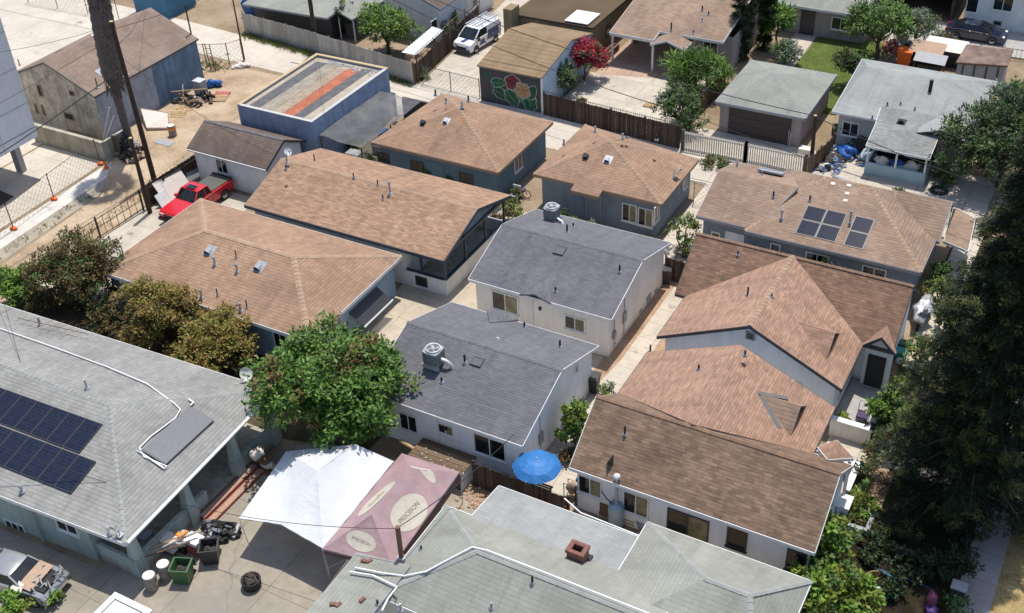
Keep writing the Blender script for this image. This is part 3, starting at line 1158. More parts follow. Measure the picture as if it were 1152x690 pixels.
# ---- H1: light grey hip house, bottom left, with porch
H1 = house('house', 'big light grey hipped house with pale green walls and side porch, bottom left', 'house', -43, 26.5)
SE, NE = V(-32.45, 21.06, 2.9), V(-33.0, 32.1, 2.9)
SW, NW = V(-55, 19.75, 2.9), V(-55, 31.1, 2.9)
AP, AW = at(123, 456, 4.25), at(0, 410, 4.25)
AW = AP+(AW-AP)*2.3
h1 = dict(front=[SW, SE, AP, AW], side=[SE, NE, AP], back=[NE, NW, AW, AP], left=[NW, SW, AW])
roof(H1, list(h1.values()), M['lightgray'], M['fascia_white'], caps=[(AP, AW), (SE, AP), (NE, AP)], capmat=M['cap_light'])
FY = lambda x: 21.06+(x+32.45)*.058+.45
wx = -35.3
mb = MB()
wall_poly(mb, [(-54.6, FY(-54.6), 2.85), (wx, FY(wx), 2.85), (wx, 31.4, 2.85), (-54.6, 30.6, 2.85)])
mb.build('wall', M['palegreenwall'], H1)
mb = MB()
mb.box(wx, -32.9, 21.5, 31.6, 0, .35)
H1p = mb.build('porch_floor', M['lowwall'], H1)
mb = MB()
mb.box(-33.02, -32.84, 21.55, 26.3, .35, 1.05); mb.box(-33.02, -32.84, 28.2, 31.5, .35, 1.05)
mb.box(wx, -33.02, 21.5, 21.66, .35, 1.05)
mb.box(-33.06, -32.8, 21.55, 26.3, 1.05, 1.12); mb.box(-33.06, -32.8, 28.2, 31.5, 1.05, 1.12)
mb.build('porch_parapet', M['palegreenwall'], H1)
for yy in (21.72, 25.2, 28.6, 31.4):
    mb = MB()
    vs = []
    for zz, h in ((1.1, .24), (2.78, .15)):
        vs += [(-32.95-h, yy-h, zz), (-32.95+h, yy-h, zz), (-32.95+h, yy+h, zz), (-32.95-h, yy+h, zz)]
    mb.add(vs, [(0,3,2,1),(4,5,6,7),(0,1,5,4),(1,2,6,5),(2,3,7,6),(3,0,4,7)])
    mb.box(-33.15, -32.75, yy-.2, yy+.2, 2.66, 2.8)
    mb.box(-33.23, -32.67, yy-.28, yy+.28, 0, 1.14)
    mb.build('porch_column', M['palegreenwall'], H1)
mb = MB(); mb.box(-33.05, -32.85, 21.5, 31.7, 2.74, 2.9); mb.build('porch_beam', M['fascia_white'], H1)
n1 = V(.058, -1, 0).normalized(); t1 = V(1, .058, 0).normalized()
for px, py, w, h, pn in ((26, 612, 1.2, 1.5, 3), (78, 598, 1.2, .75, 2)):
    q = on_plane(px, py, (wx, FY(wx), 0), n1)
    window(H1, q, (t1, n1), w, h, pn)
window(H1, (wx, 24.2, 1.2), '+x', 1.5, 1.2, 2); window(H1, (wx, 29.6, 1.2), '+x', 1.5, 1.2, 2)
door(H1, (wx, 27.2, .36), '+x', .95, 2.05, 'fascia_dark')
mb = MB()
a = on_plane(38, 575, (wx, FY(wx), 0), n1)+n1*.12
mb.tube([V(a.x, a.y, 2.7), V(a.x, a.y, .05)], .05, 8); mb.build('downspout', M['palegreenwall'], H1)
# gutter and white conduit pipe lying on the roof
mb = MB(); mb.tube([SE+V(.08, .1, -.08), NE+V(.08, -.1, -.08)], .065, 8); mb.build('gutter', M['fascia_white'], H1)
pl = []
for px, py in ((-60, 345), (0, 371), (60, 392), (120, 414), (165, 433), (196, 455), (203, 462), (197, 472), (170, 492), (157, 505), (162, 515), (188, 526)):
    poly = h1['back'] if px < 130 else h1['side']
    q, n = rp(px, py, h1['back'] if py < 440 else h1['side'])
    pl.append(q+n*.07)
mb = MB(); mb.tube(pl, .036, 8); mb.build('water_pipe', M['whitepipe'], H1)
for px, py in ((98, 437), (45, 366), (285, 440)):
    q, n = rp(px, py, h1['back']); vent_pipe(H1, q, .55, .055, 'steel')
q, n = rp(123, 601, h1['front']); vent_pipe(H1, q, .4, .05, 'alu', True)
q, n = rp(25, 553, h1['front']); vent_pipe(H1, q, .35, .06, 'steel', True)
# the red-brown porch steps
st = thing('porch_steps', (-31.9, 27.2, 0), 'long red-brown concrete steps leading up to the grey-roofed porch', 'steps')
mb = MB()
for i in range(2):
    mb.box(-32.8+i*.42, -32.38+i*.42, 25.4+i*.0, 29.4, 0, .30-.14*i)
mb.build('riser', M['redwood'], st)
for i in range(2):
    mb = MB(); mb.box(-32.72+i*.42, -32.42+i*.42, 25.46, 29.34, .30-.14*i, .315-.14*i); mb.build('tread', M['stepfloor'], st)

# ---- H2: tan hip house
H2 = house('house', 'tan hipped house with ribbed courses and half-round roof ventilators, beside the red pickup', 'house', -41.5, 41)
ra, rb = V(-44.75, 40.85, 4.15), V(-38.2, 40.85, 4.15)
x0, x1, y0, y1 = -49.35, -33.95, 36.35, 45.3
h2 = hip_polys(x0, x1, y0, y1, 2.7, ra, rb)
roof(H2, h2, M['tan_ribbed'], M['fascia_white'], caps=[(ra, rb), (V(x0,y0,2.7), ra), (V(x1,y0,2.7), rb), (V(x1,y1,2.7), rb), (V(x0,y1,2.7), ra)], capmat=M['cap_tan'], capw=.17)
walls(H2, [(x0+.4,y0+.4,2.7),(x1-.4,y0+.4,2.7),(x1-.4,y1-.4,2.7),(x0+.4,y1-.4,2.7)], M['steelblue'])
window(H2, (-46.5, y0+.4, 1), '-y', 1.5, 1.2); window(H2, (-40.2, y0+.4, 1), '-y', 1.5, 1.2); window(H2, (-36.4, y0+.4, 1.1), '-y', .9, 1)
window(H2, (-39, y1-.4, 1), '+y', 1.4, 1.1); window(H2, (-45, y1-.4, 1), '+y', 1.4, 1.1); window(H2, (x1-.4, 38.6, 1.2), '+x', .9, .9)
for px, py in ((238, 280), (294, 298)):
    q, n = rp(px, py, h2[0]); hood_vent(H2, q, n, .4, 'hvac')
for px, py, mt in ((242, 298, 'steel'), (267, 306, 'steel'), (266, 290, 'black'), (271, 350, 'steel'), (245, 333, 'black'), (227, 335, 'steel'), (278, 346, 'black')):
    q, n = rp(px, py, h2[0]); vent_pipe(H2, q, .5, .06 if mt == 'steel' else .035, mt, mt == 'steel')
q, n = rp(139, 288, h2[0]); vent_pipe(H2, q, .75, .04, 'hvac')
# dark awning on the right wall
mb = MB()
ax = x1-.4
for i in range(6):
    f0, f1_ = i/6, (i+.8)/6
    mb.add([(ax+1.0*f0, 40.3, 1.8-.65*f0), (ax+1.0*f1_, 40.3, 1.74-.65*f1_), (ax+1.0*f1_, 43.1, 1.74-.65*f1_), (ax+1.0*f0, 43.1, 1.8-.65*f0)], [(0, 1, 2, 3)])
for yy in (40.35, 41.7, 43.05): mb.bar((ax+.02, yy, 1.72), (ax+1.0, yy, 1.07), .05)
mb.build('awning', M['fascia_dark'], H2)
mb = MB(); mb.box(ax+1.0, ax+1.06, 40.25, 43.15, 1.06, 1.16); mb.build('awning_trim', M['fascia_white'], H2)

# ---- H3: long tan gable house with screened porch at its right end
H3 = house('house', 'long tan gabled house with white walls and a dark screened porch at its right end', 'house', -38.7, 49.6)
x0, x1, y0, y1, ze, zr = -46.0, -31.25, 45.65, 53.75, 2.9, 4.15
h3 = gable_polys(x0, x1, y0, y1, ze, zr)
roof(H3, h3, M['tan_mottled'], M['fascia_navy'], caps=[(V(x0,49.7,zr), V(x1,49.7,zr))], capmat=M['cap_tan'])
gable_walls(H3, x0, -33.9, y0, y1, ze, zr, (.4, .4), M['offwhite'])
mb = MB()
mb.box(-34.3, -31.5, 46.05, 46.2, 0, 1.15); mb.box(-31.65, -31.5, 46.2, 53.2, 0, 1.15); mb.box(-34.3, -31.65, 53.2, 53.35, 0, 1.15)
mb.build('porch_half_wall', M['offwhite'], H3)
mb = MB(); mb.box(-34.3, -31.65, 46.2, 53.2, 0, .3); mb.build('porch_floor', M['lowwall'], H3)
for xx, yy in ((-31.57, 46.12), (-31.57, 48.5), (-31.57, 50.9), (-31.57, 53.28), (-33.2, 46.12)):
    mb = MB(); mb.box(xx-.06, xx+.06, yy-.06, yy+.06, 1.15, 2.95); mb.build('porch_post', M['fascia_navy'], H3)
mb = MB(); mb.box(-34.3, -31.5, 46.05, 46.2, 2.68, 2.86); mb.box(-31.66, -31.5, 46.2, 53.2, 2.68, 2.86); mb.build('porch_beam', M['fascia_navy'], H3)
mb = MB(); mb.add([(-31.6,46.1,2.88),(-31.6,53.3,2.88),(-31.6,49.7,4.0)], [(0,1,2)]); mb.build('gable_end', M['bluegray'], H3)
mb = MB(); mb.box(-31.68, -31.46, 46.05, 53.35, 1.15, 1.2); mb.box(-34.3, -31.68, 46.0, 46.22, 1.15, 1.2); mb.build('porch_sill', M['fascia_navy'], H3)
window(H3, (-34.3, 49, 1.1), '+x', 1.4, 1.2)
q = wp(476, 331, 'y', 46.05)
window(H3, (q.x, 46.05, .3), '-y', .75, .6, 1, 'fascia_dark', ('black',), sill=False, name='crawl_vent')
for xx in (-44, -41, -38): window(H3, (xx, 46.05, 1.1), '-y', 1.2, 1.0)
for px, py, mt, h in ((439, 218, 'steel', .8), (323, 183, 'steel', .6), (398, 200, 'black', .35), (425, 208, 'black', .35), (431, 225, 'black', .35), (354, 181, 'black', .45), (322, 190, 'black', .3)):
    q, n = rp(px, py, h3[0] if py > 190 and px > 420 else (h3[1] if px < 420 and py < 210 else h3[0])); vent_pipe(H3, q, h, .06 if mt == 'steel' else .04, mt, mt == 'steel')
q, n = rp(512, 217, h3[0]); 

# ---- H4: tan hip house behind
H4 = house('house', 'tan hipped house with teal walls beside the grey shade net', 'house', -38.3, 60.3)
x0, x1, y0, y1 = -43.55, -33.2, 56.2, 64.4
ap = V(-38.9, 60.4, 4.38)
P4 = [V(x0,y0,2.7), V(-33.55,y0,2.7), V(-33.55,57.3,2.7), V(-33.9,57.3,2.7), V(x1-.3,64.0,2.7), V(-43.0,64.6,2.7)]
h4 = [[P4[0], P4[1], ap], [P4[1], V(-33.55,64.0,2.7), ap], [V(-33.55,64.0,2.7), P4[5], ap], [P4[5], P4[0], ap]]
roof(H4, h4, M['tan_ribbed'], M['fascia_tan'], caps=[(h4[0][0], ap), (h4[0][1], ap), (h4[1][1], ap), (P4[5], ap)], capmat=M['cap_tan'])
walls(H4, [(x0+.4,y0+.4,2.7),(-33.95,y0+.4,2.7),(-33.95,63.6,2.7),(-42.6,64.1,2.7)], M['teal'])
for px, py, w, h in ((432, 181, .9, .6), (525, 206, 1.0, .7), (470, 192, 1.0, .7)):
    q = wp(px, py, 'y', y0+.4); window(H4, (q.x, y0+.4, max(.9, q.z)), '-y', w, h, 2, 'frame_dark')
window(H4, (-33.95, 59.5, 1.1), '+x', 1.0, 1.0)
for px, py, mt in ((520, 121, 'steel'), (502, 116, 'hvac'), (490, 107, 'black'), (527, 114, 'black')):
    q, n = rp(px, py, h4[0]); vent_pipe(H4, V(q.x, q.y, q.z), .4, .06, mt, mt == 'steel')
q, n = rp(503, 135, h4[0]); hood_vent(H4, q, n, .3)
q, n = rp(476, 139, h4[0]); box_vent(H4, q, n, .25)

# ---- H5: second tan hip house
H5 = house('house', 'tan hipped house with blue-grey walls and stepped eave behind the far grey house', 'house', -27, 60.4)
x0, x1, y0, y1 = -31.4, -22.45, 57.0, 64.2
ap = V(-27.6, 60.5, 4.25)
y0b = 56.45
A, B1, B2, B3, B4, B5 = V(x0,y0,2.7), V(-28.4,y0,2.7), V(-28.4,y0b,2.52), V(-26.5,y0b,2.52), V(-26.5,y0,2.7), V(x1,y0,2.7)
C_, D_ = V(x1,63.2,2.7), V(-31.3,64.5,2.7)
h5 = [[A, B1, B4, B5, ap], [B5, C_, ap], [C_, D_, ap], [D_, A, ap], [B1, B2, B3, B4]]
roof(H5, h5, M['tan_ribbed'], M['fascia_tan'], caps=[(A, ap), (B5, ap), (C_, ap), (D_, ap)], capmat=M['cap_tan'])
walls(H5, [(x0+.4,y0+.4,2.7),(x1-.4,y0+.4,2.7),(x1-.4,62.9,2.7),(x0+.4,64,2.7)], M['bluegray'])
for px, py in ((708, 249), (726, 254)):
    q = wp(px, py, 'y', y0+.4); window(H5, (q.x, y0+.4, q.z), '-y', .95, 1.25, 2, 'frame_white', ('glass', 'glass_tan'))
q = wp(738, 248, 'x', x1-.4); window(H5, (x1-.4, q.y, q.z), '+x', .8, 1.1, 2)
q = wp(770, 202, 'x', x1-.4); window(H5, (x1-.4, q.y, 1.2), '+x', .6, .9, 1)
q = wp(668, 235, 'y', y0+.4); door(H5, (q.x, y0+.4, .1), '-y', .9, 2.0, 'bluegray', 'fascia_gray')
for px, py, mt in ((702, 155, 'steel'), (671, 147, 'steel'), (707, 153, 'black'), (636, 161, 'black'), (740, 156, 'black')):
    q, n = rp(px, py, h5[0]); vent_pipe(H5, q+V(0, -.2, 0), .35, .05, mt, mt == 'steel')
q, n = rp(685, 178, h5[0]); hood_vent(H5, q, n, .32)
q, n = rp(659, 177, h5[0]); box_vent(H5, q, n, .26)
q, n = rp(758, 200, h5[1]); dish(q, 'dark satellite dish on the right slope of the tan roof beside the picket gate', rad(40), .3, .35)

# ---- H6 / H7: the two slate grey gabled houses
for key in (6, 7):
    if key == 6:
        x0, x1, y0, y1, ze, zr, ry = -29.05, -20.2, 44.72, 52.95, 2.9, 4.2, 48.8
        HH = house('house', 'slate grey gabled house with cream walls and two front windows, behind its grey twin', 'house', -24.6, 48.8)
    else:
        x0, x1, y0, y1, ze, zr, ry = -28.75, -19.85, 34.05, 42.4, 2.9, 4.4, 38.2
        HH = house('house', 'slate grey gabled house with white walls, nearest of the two, beside the blue umbrella', 'house', -24.3, 38.2)
    g = gable_polys(x0, x1, y0, y1, ze, zr, 'x', ry)
    # a low eyebrow peak over the middle of the front eave, as on both twins
    roof(HH, g, M['gray'], M['fascia_white'], caps=[(V(x0,ry,zr), V(x1,ry,zr))], capmat=M['cap_gray'], drop=.05)
    gable_walls(HH, x0, x1, y0, y1, ze, zr, (.28, .28), M['cream'] if key == 6 else M['white'], 'x', .13, ry)
    # eyebrow gablet
    def gablet(xc, front, hw=.95, up=.32, deep=1.7):
        s = (zr-ze)/(ry-y0) if front else (zr-ze)/(y1-ry)
        yy = y0 if front else y1
        sg = 1 if front else -1
        e = yy-sg*.12
        l, r_, pk = V(xc-hw, e, ze+.02), V(xc+hw, e, ze+.02), V(xc, e, ze+up)
        bk = V(xc, yy+sg*deep*.75, ze+s*deep*.75+.03)
        l2, r2 = V(xc-hw, yy+sg*.02, ze+.03), V(xc+hw, yy+sg*.02, ze+.03)
        return roof(HH, [[l, pk, bk], [pk, r_, bk]], M['gray'], M['fascia_dark'], .05, 'gablet', drop=.02)
    if key == 6:
        q = wp(603, 339, 'y', y0); gablet(q.x, True)
    else:
        gablet(-25.6, False)
    fy = y0+.28
    if key == 6:
        for px, py, w, h in ((569, 350, 1.65, 1.2), (647, 371, 1.2, .85)):
            q = wp(px, py, 'y', fy); window(HH, (q.x, fy, q.z), '-y', w, h, 2, 'frame_white', ('glass', 'glass_tan'))
        pts = ((645, 275, 'black', .45), (696, 306, 'black', .45), (625, 327, 'black', .25))
        pp = [(g[1], 638, 261, 'black', .5), (g[1], 645, 255, 'black', .25), (g[0], 697, 306, 'black', .45), (g[0], 625, 328, 'black', .3)]
        q, n = rp(630, 282, g[0]); skylight(HH, q, n, .55, .55, 'skylight_dull', 'skylight_dull')
        window(HH, (x1-.28, 50.5, .25), '+x', .5, .35, 1, 'fascia_gray', ('fascia_gray',), sill=False, name='meter_box')
        q, n = rp(621, 247, g[1])
        ac_unit(q+V(0, 0, .06), 'rooftop air conditioner on the far slope of the cream-walled grey house', 1.0, [q+V(.35, -.1, .25), q+V(.8, -.25, .2), q+V(.95, -.35, -.1)])
    else:
        for px, py, w, h, gm in ((502, 488, .85, .6, ('glass', 'glass_tan')), (552, 513, 1.7, 1.2, ('glass', 'glass')), (461, 484, 1.0, 1.05, ('glass', 'glass'))):
            q = wp(px, py, 'y', fy); window(HH, (q.x, fy, q.z), '-y', w, h, 2, 'frame_white', gm)
        pp = [(g[0], 523, 408, 'black', .5), (g[0], 497, 430, 'black', .3), (g[1], 630, 390, 'black', .4), (g[1], 590, 368, 'black', .3), (g[1], 560, 382, 'steel', .12)]
        q, n = rp(537, 407, g[0]); skylight(HH, q, n, .55, .45, 'skylight_dull', 'skylight_dull')
        q = wp(648, 420, 'x', x1-.28); window(HH, (x1-.28, q.y, 2.6), '+x', .35, .4, 1, 'frame_white', ('fascia_gray',), sill=False, name='gable_vent')
        q, n = rp(489, 410, g[0])
        ac_unit(q+V(0, 0, .1), 'rooftop air conditioner with bent duct on the near grey roof', 1.05, [q+V(.35, 0, .5), q+V(.75, 0, .45), q+V(.95, .1, .2), q+V(.95, .1, -.1)])
    for po, px, py, mt, h in pp:
        q, n = rp(px, py, po); vent_pipe(HH, q, h, .055, mt)
    if key == 6:
        mb = MB(); mb.tube([(x1-.2, 45.6, 2.2), (x1-.2, 45.6, .3)], .03, 6); mb.obox((x1-.2, 45.6, 1.2), V(1,0,0), V(0,1,0), Z, .07, .14, .22); mb.build('meter', M['hvac'], HH)

# ---- H8: taupe house with panels, right
H8 = house('house', 'taupe hipped house with a lower left gable, blue-grey walls and six solar panels', 'house', -13, 60)
zm = 4.35
r0, r1 = V(-13.7, 61.5, zm), V(-11.0, 61.5, zm)
x0, x1, y0, y1 = -16.85, -6.65, 56.2, 64.3
m8 = [[V(x0,y0,2.75), V(x1,y0,2.75), r1, r0], [V(x1,y0,2.75), V(x1,59.7,2.75), V(x1,62.4,3.2), r1], [V(x1,62.4,3.2), V(x1,y1,2.75), V(x0,y1,2.75), r0, r1], [V(x0,y1,2.75), V(x0,y0,2.75), r0]]
m8[1] = [V(x1,y0,2.75), V(x1,y1,2.75), r1]; m8[2] = [V(x1,y1,2.75), V(x0,y1,2.75), r0, r1]
l8 = gable_polys(-20.0, -14.7, 56.5, 63.7, 2.8, 4.08)
wg = gable_polys(-9.6, -6.45, 59.75, 64.45, 2.78, 4.1)
roof(H8, m8, M['taupe'], M['fascia_gray'], caps=[(r0, r1), (m8[0][0], r0), (m8[0][1], r1)], capmat=M['cap_tan'])
roof(H8, [[l8[0][0], V(-16.3,56.5,2.8), V(-15.0,60.1,4.08), l8[0][3]], [l8[1][0], V(-15.0,60.1,4.08), V(-16.5,63.7,2.8), l8[1][3]]], M['taupe'], M['fascia_gray'], name='side_roof')
roof(H8, wg, M['taupe'], M['fascia_gray'], name='side_roof')
gable_walls(H8, -20, -16.2, 56.5, 63.7, 2.8, 4.08, (.35, .35), M['bluegray'])
walls(H8, [(x0+.35,y0+.36,2.7),(x1-.4,y0+.36,2.7),(x1-.4,y1-.4,2.7),(x0+.35,y1-.4,2.7)], M['bluegray'], 'main_wall')
q = wp(826, 272, 'y', 56.85); mb = MB(); mb.box(q.x-.6, q.x+.6, 56.80, 56.86, .05, 2.0); mb.build('garage_door', M['offwhite'], H8)
q = wp(805, 268, 'y', 56.85); window(H8, (q.x, 56.85, 1.0), '-y', .5, .7, 1)
q = wp(872, 281, 'y', 56.56); window(H8, (q.x, 56.56, 1.3), '-y', .55, .8, 1)
for xx in (-12.5, -9.2): window(H8, (xx, 56.56, 1.0), '-y', 1.3, 1.1)
for po, px, py, mt, h in ((l8[0], 879, 246, 'steel', .55), (l8[0], 870, 222, 'black', .4), (m8[0], 911, 226, 'black', .35), (m8[0], 956, 251, 'steel', .75), (l8[1], 829, 188, 'hvac', .5), (l8[1], 857, 197, 'hvac', .35)):
    q, n = rp(px, py, po); vent_pipe(H8, q, h, .055, mt, mt == 'steel')
for px, py in ((937, 207), (955, 209), (953, 218), (951, 226)):
    q, n = rp(px, py, m8[0]); mb = MB(); hx = Z.cross(n).normalized(); mb.obox(q+n*.02, hx, n.cross(hx), n, .12, .1, .02); mb.build('roof_cap', M['mattress'], H8)
q, n = rp(867, 196, l8[1]); skylight(H8, q+n*.12, n, 1.5, .75, 'fascia_gray', 'fascia_gray')
lt = [at(1074, 233, 2.35), at(1097, 246, 2.35), at(1089, 282, 2.3), at(1062, 271, 2.3)]
roof(H8, [lt], M['taupe'], M['fascia_white'], .08, 'patio_roof')
for q in lt[1:3]:
    mb = MB(); mb.box(q.x-.12, q.x-.04, q.y-.05, q.y+.05, 0, 2.25); mb.build('patio_post', M['frame_white'], H8)

# ---- H9: rust brown house with a front cross gable and entry gable
H9 = house('house', 'rust brown roofed house with paler cross gable and a dark door under an entry gable', 'house', -12.5, 49.5)
zr, ze = 5.05, 2.8
x0, x1 = -18.1, -6.3
yf, yb, ym = 48.5, 54.3, 51.4
m9 = gable_polys(x0, x1, yf, yb, ze, zr)
xl, xr, gf = -17.5, -7.8, 44.55
xm = (xl+xr)/2
gb = ym
cg = [[V(xl,gf,ze), V(xm,gf,zr+.05), V(xm,gb,zr+.05), V(xl,yf+.02,ze)], [V(xm,gf,zr+.05), V(xr,gf,ze), V(xr,yf+.02,ze), V(xm,gb,zr+.05)]]
roof(H9, m9, M['rust'], M['fascia_dark'], caps=[(V(x0,ym,zr), V(x1,ym,zr))], capmat=M['cap_brown'], drop=.05)
roof(H9, cg, M['peach'], M['fascia_dark'], name='cross_gable_roof', caps=[(V(xm,gf,zr+.05), V(xm,gb,zr+.05))], capmat=M['cap_tan'], drop=.06)
walls(H9, [(xl+.35,gf+.3,ze+.08),(xm,gf+.3,zr-.06),(xr-.35,gf+.3,ze+.08),(xr-.35,yf+.4,ze+.08),(xl+.35,yf+.4,ze+.08)], M['white'], 'gable_wall')
gable_walls(H9, x0, x1, yf, yb, ze, zr, (.3, .4), M['white'])
eg = -6.95
e9 = [[V(eg-.85,yf-.12,ze+.02), V(eg,yf-.12,3.6), V(eg,yf+1.0,3.6), V(eg-.85,yf+.02,ze+.05)], [V(eg,yf-.12,3.6), V(eg+.8,yf-.12,ze+.02), V(eg+.8,yf+.02,ze+.05), V(eg,yf+1.0,3.6)]]
roof(H9, e9, M['peach'], M['fascia_navy'], .1, 'entry_gable')
walls(H9, [(eg-.7,yf+.05,ze-.05),(eg,yf+.05,3.42),(eg+.65,yf+.05,ze-.05),(eg+.65,yf+.5,ze-.05),(eg-.7,yf+.5,ze-.05)], M['offwhite'], 'entry_wall')
mb = MB(); mb.box(eg-.5, eg+.42, yf+.0, yf+.06, .2, 2.25); mb.build('door', M['darkinside'], H9)
mb = MB(); mb.box(xr-.3, -5.95, 45.5, yf+.35, 0, .22); mb.build('porch_floor', C_gray, H9)
q = wp(842, 383, 'y', gf+.3); window(H9, (xm, gf+.3, 4.05), '-y', .42, .42, 1, 'fascia_gray', ('glass',), sill=False, name='gable_vent')
window(H9, (xr-.35, 46.6, 1.0), '+x', 1.3, 1.1)
window(H9, (-14.7, gf+.3, 1.0), '-y', 1.5, 1.2); window(H9, (-10.6, gf+.3, 1.0), '-y', 1.5, 1.2)
for po, px, py, h in ((cg[0], 841, 332, .5), (m9[0], 830, 287, .25), (cg[1], 868, 334, .18)):
    q, n = rp(px, py, po); vent_pipe(H9, q, h, .05, 'black')
# triangular roof ventilators ("gablets") on the right slopes
def dormer(parent, poly, a, b, tip, depth_up, mat):
    """wedge: ridge from a to b stays near level while the slope falls away; open dark face at the low end"""
    p0, n = plane_of(poly)
    hx = Z.cross(n).normalized(); up = n.cross(hx)
    A_ = on_plane(*a, p0, n); B_ = on_plane(*b, p0, n); T = on_plane(*tip, p0, n)
    out = -up
    hgt = .42
    top1, top2 = A_+n*.02, B_+n*.02
    low = T
    f1, f2 = A_+n*.02, None
    mb = MB()
    ce = (A_+B_)/2
    L = (T-ce).length
    d = (T-ce).normalized()
    e1, e2 = T-hx*.0+n*.03, T
    wv = (B_-A_)*.5
    front1, front2 = T-wv*.95+n*hgt*.15, T+wv*.95+n*hgt*.15
    pk = T+n*hgt
    mb.add([A_, ce+n*.05, B_, front1, pk, front2], [(0, 3, 4, 1), (1, 4, 5, 2)], 0, [plane_uv([A_, front1, pk, ce]), plane_uv([ce, pk, front2, B_])])
    mb.add([front1-n*.1, pk-n*.02, front2-n*.1], [(0, 1, 2)], 1)
    return mb.build('gablet', [mat, M['black']], parent)
p0, n9 = plane_of(cg[1])
def gablet2(parent, poly, q, w, L, h, mat, mouth='black'):
    """low triangular ventilator: level ridge running out from the slope, dark open face downhill"""
    p0, n = plane_of(poly)
    hx = Z.cross(n).normalized(); up = n.cross(hx)
    q = Vector(q)
    dn = V(-up.x, -up.y, 0).normalized()
    def drop(p):
        t = (Vector(p0)-p).dot(n)/n.z
        return V(p.x, p.y, p.z+t)
    back = q
    fl, fr = drop(q+dn*L-hx*w), drop(q+dn*L+hx*w)
    tip = V((q+dn*L).x, (q+dn*L).y, min(fl.z+h, q.z+.02))
    mb = MB()
    for s_, e in ((1, fl), (-1, fr)):
        tri = [back, e, tip] if s_ > 0 else [back, tip, e]
        mb.add(tri, [(0, 1, 2)], 0, [plane_uv(tri)])
        lo = [p-Z*.07 for p in tri]
        mb.add(lo, [(2, 1, 0)], 1)
    mb.add([fl-dn*.1, fr-dn*.1, tip-dn*.1-Z*.04], [(0, 1, 2)], 1)
    for e in (fl, fr):
        mb.add([e, tip, tip-Z*.08, e-Z*.08], [(0, 1, 2, 3)], 2)
    return mb.build('gablet', [mat, M[mouth], M['fascia_dark']], parent)
q, n = rp(897, 362, cg[1]); gablet2(H9, cg[1], q, 1.2, 1.95, .85, M['peach'])

# ---- H10: mirror house in front, dark brown front slope
H10 = house('house', 'house with dark brown front roof slope and paler back gable beside the citrus bushes', 'house', -12, 38.5)
zr, ze = 4.85, 2.8
x0, x1 = -17.3, -5.9
yf, yb, ym = 33.85, 39.6, 36.75
m10 = gable_polys(x0, x1, yf, yb, ze, zr)
gf = 43.1
xl, xr = -17.45, -7.7
xm = (xl+xr)/2
cg = [[V(xl,yb-.02,ze), V(xm,ym,zr+.1), V(xm,gf,zr+.1), V(xl,gf,ze)], [V(xm,ym,zr+.1), V(xr,yb-.02,ze), V(xr,gf,ze), V(xm,gf,zr+.1)]]
roof(H10, m10, M['brown'], M['fascia_white'], caps=[(V(x0,ym,zr), V(x1,ym,zr))], capmat=M['cap_brown'], drop=.06)
roof(H10, cg, M['peach'], M['fascia_dark'], name='cross_gable_roof')
walls(H10, [(xl+.35,yb-.6,ze+.08),(xr-.35,yb-.6,ze+.08),(xr-.35,gf-.3,ze+.08),(xm,gf-.3,zr-.05),(xl+.35,gf-.3,ze+.08)], M['white'], 'gable_wall')
gable_walls(H10, x0, x1, yf, yb, ze, zr, (.25, .3), M['white'])
fy = yf+.3
for px, py, w, h, gm in ((664, 556, 1.15, 1.05, ('glass', 'glass_tan')), (715, 578, 1.2, 1.25, ('glass', 'glass_tan')), (773, 602, 1.9, 1.3, ('glass', 'glass_tan')), (828, 616, .85, 1.15, ('glass',)), (894, 642, .8, 1.2, ('glass',))):
    q = wp(px, py, 'y', fy); window(H10, (q.x, fy, max(.75, q.z)), '-y', w, h, len(gm), 'frame_dark' if px > 760 else 'frame_white', gm)
for po, px, py, h in ((m10[0], 703, 489, .5), (cg[0], 838, 400, .3), (cg[0], 786, 416, .3)):
    q, n = rp(px, py, po); vent_pipe(H10, q, h, .05, 'black')
q, n = rp(688, 518, m10[0]); hx = Z.cross(n).normalized(); up = n.cross(hx)
mb = MB(); mb.add([q-hx*.16-up*.2, q+hx*.16-up*.2, q+up*.3, q-up*.2+n*.5], [(0,1,3),(1,2,3),(2,0,3)]); mb.build('roof_vent', M['black'], H10)
q, n = rp(853, 443, cg[1]); gablet2(H10, cg[1], q, 1.2, 2.05, .9, M['taupe'])
mb = MB()
hx = Z.cross(n).normalized(); up = n.cross(hx)
q1, _ = rp(853, 442, cg[1]); q2, _ = rp(886, 448, cg[1]); q3, _ = rp(876, 482, cg[1])
mb.bar(q1+n*.015, q2+n*.015, .3, .02); mb.bar(q1+n*.012, q3+n*.012, .3, .02); mb.build('flashing', plain('flashing_lead', (.13, .125, .125), .8), H10)
eg = -6.85
e10 = [[V(eg-.8,yb+.5,ze+.0), V(eg,yb-.9,3.55), V(eg,yb+.5,3.55)], [V(eg,yb-.9,3.55), V(eg+.85,yb+.5,ze), V(eg,yb+.5,3.55)]]
roof(H10, e10, M['peach'], M['fascia_white'], .1, 'entry_gable')
mb = MB()
for xx in (eg-.7, eg+.75): mb.box(xx-.07, xx+.07, yb+.25, yb+.4, 0, 2.75)
mb.build('entry_post', M['frame_white'], H10)

# ---- H11: pale grey-green roofs along the bottom edge
H11 = house('house', 'pale grey-green complex hipped roof at the bottom edge with a brick chimney and white pipe', 'house', -14, 26)
zr = 4.4
RA, RB = at(537, 620, zr), at(715, 690, zr)
RB = V(-9.9, RA.y, zr)
ze = 2.9
NWc = V(-21.1, 29.2, ze)
yS = 2*RA.y-29.2
SWc = V(-21.1, yS, ze)
SEc = V(-5.6, yS, ze)
sl = (zr-ze)/(29.2-RA.y)
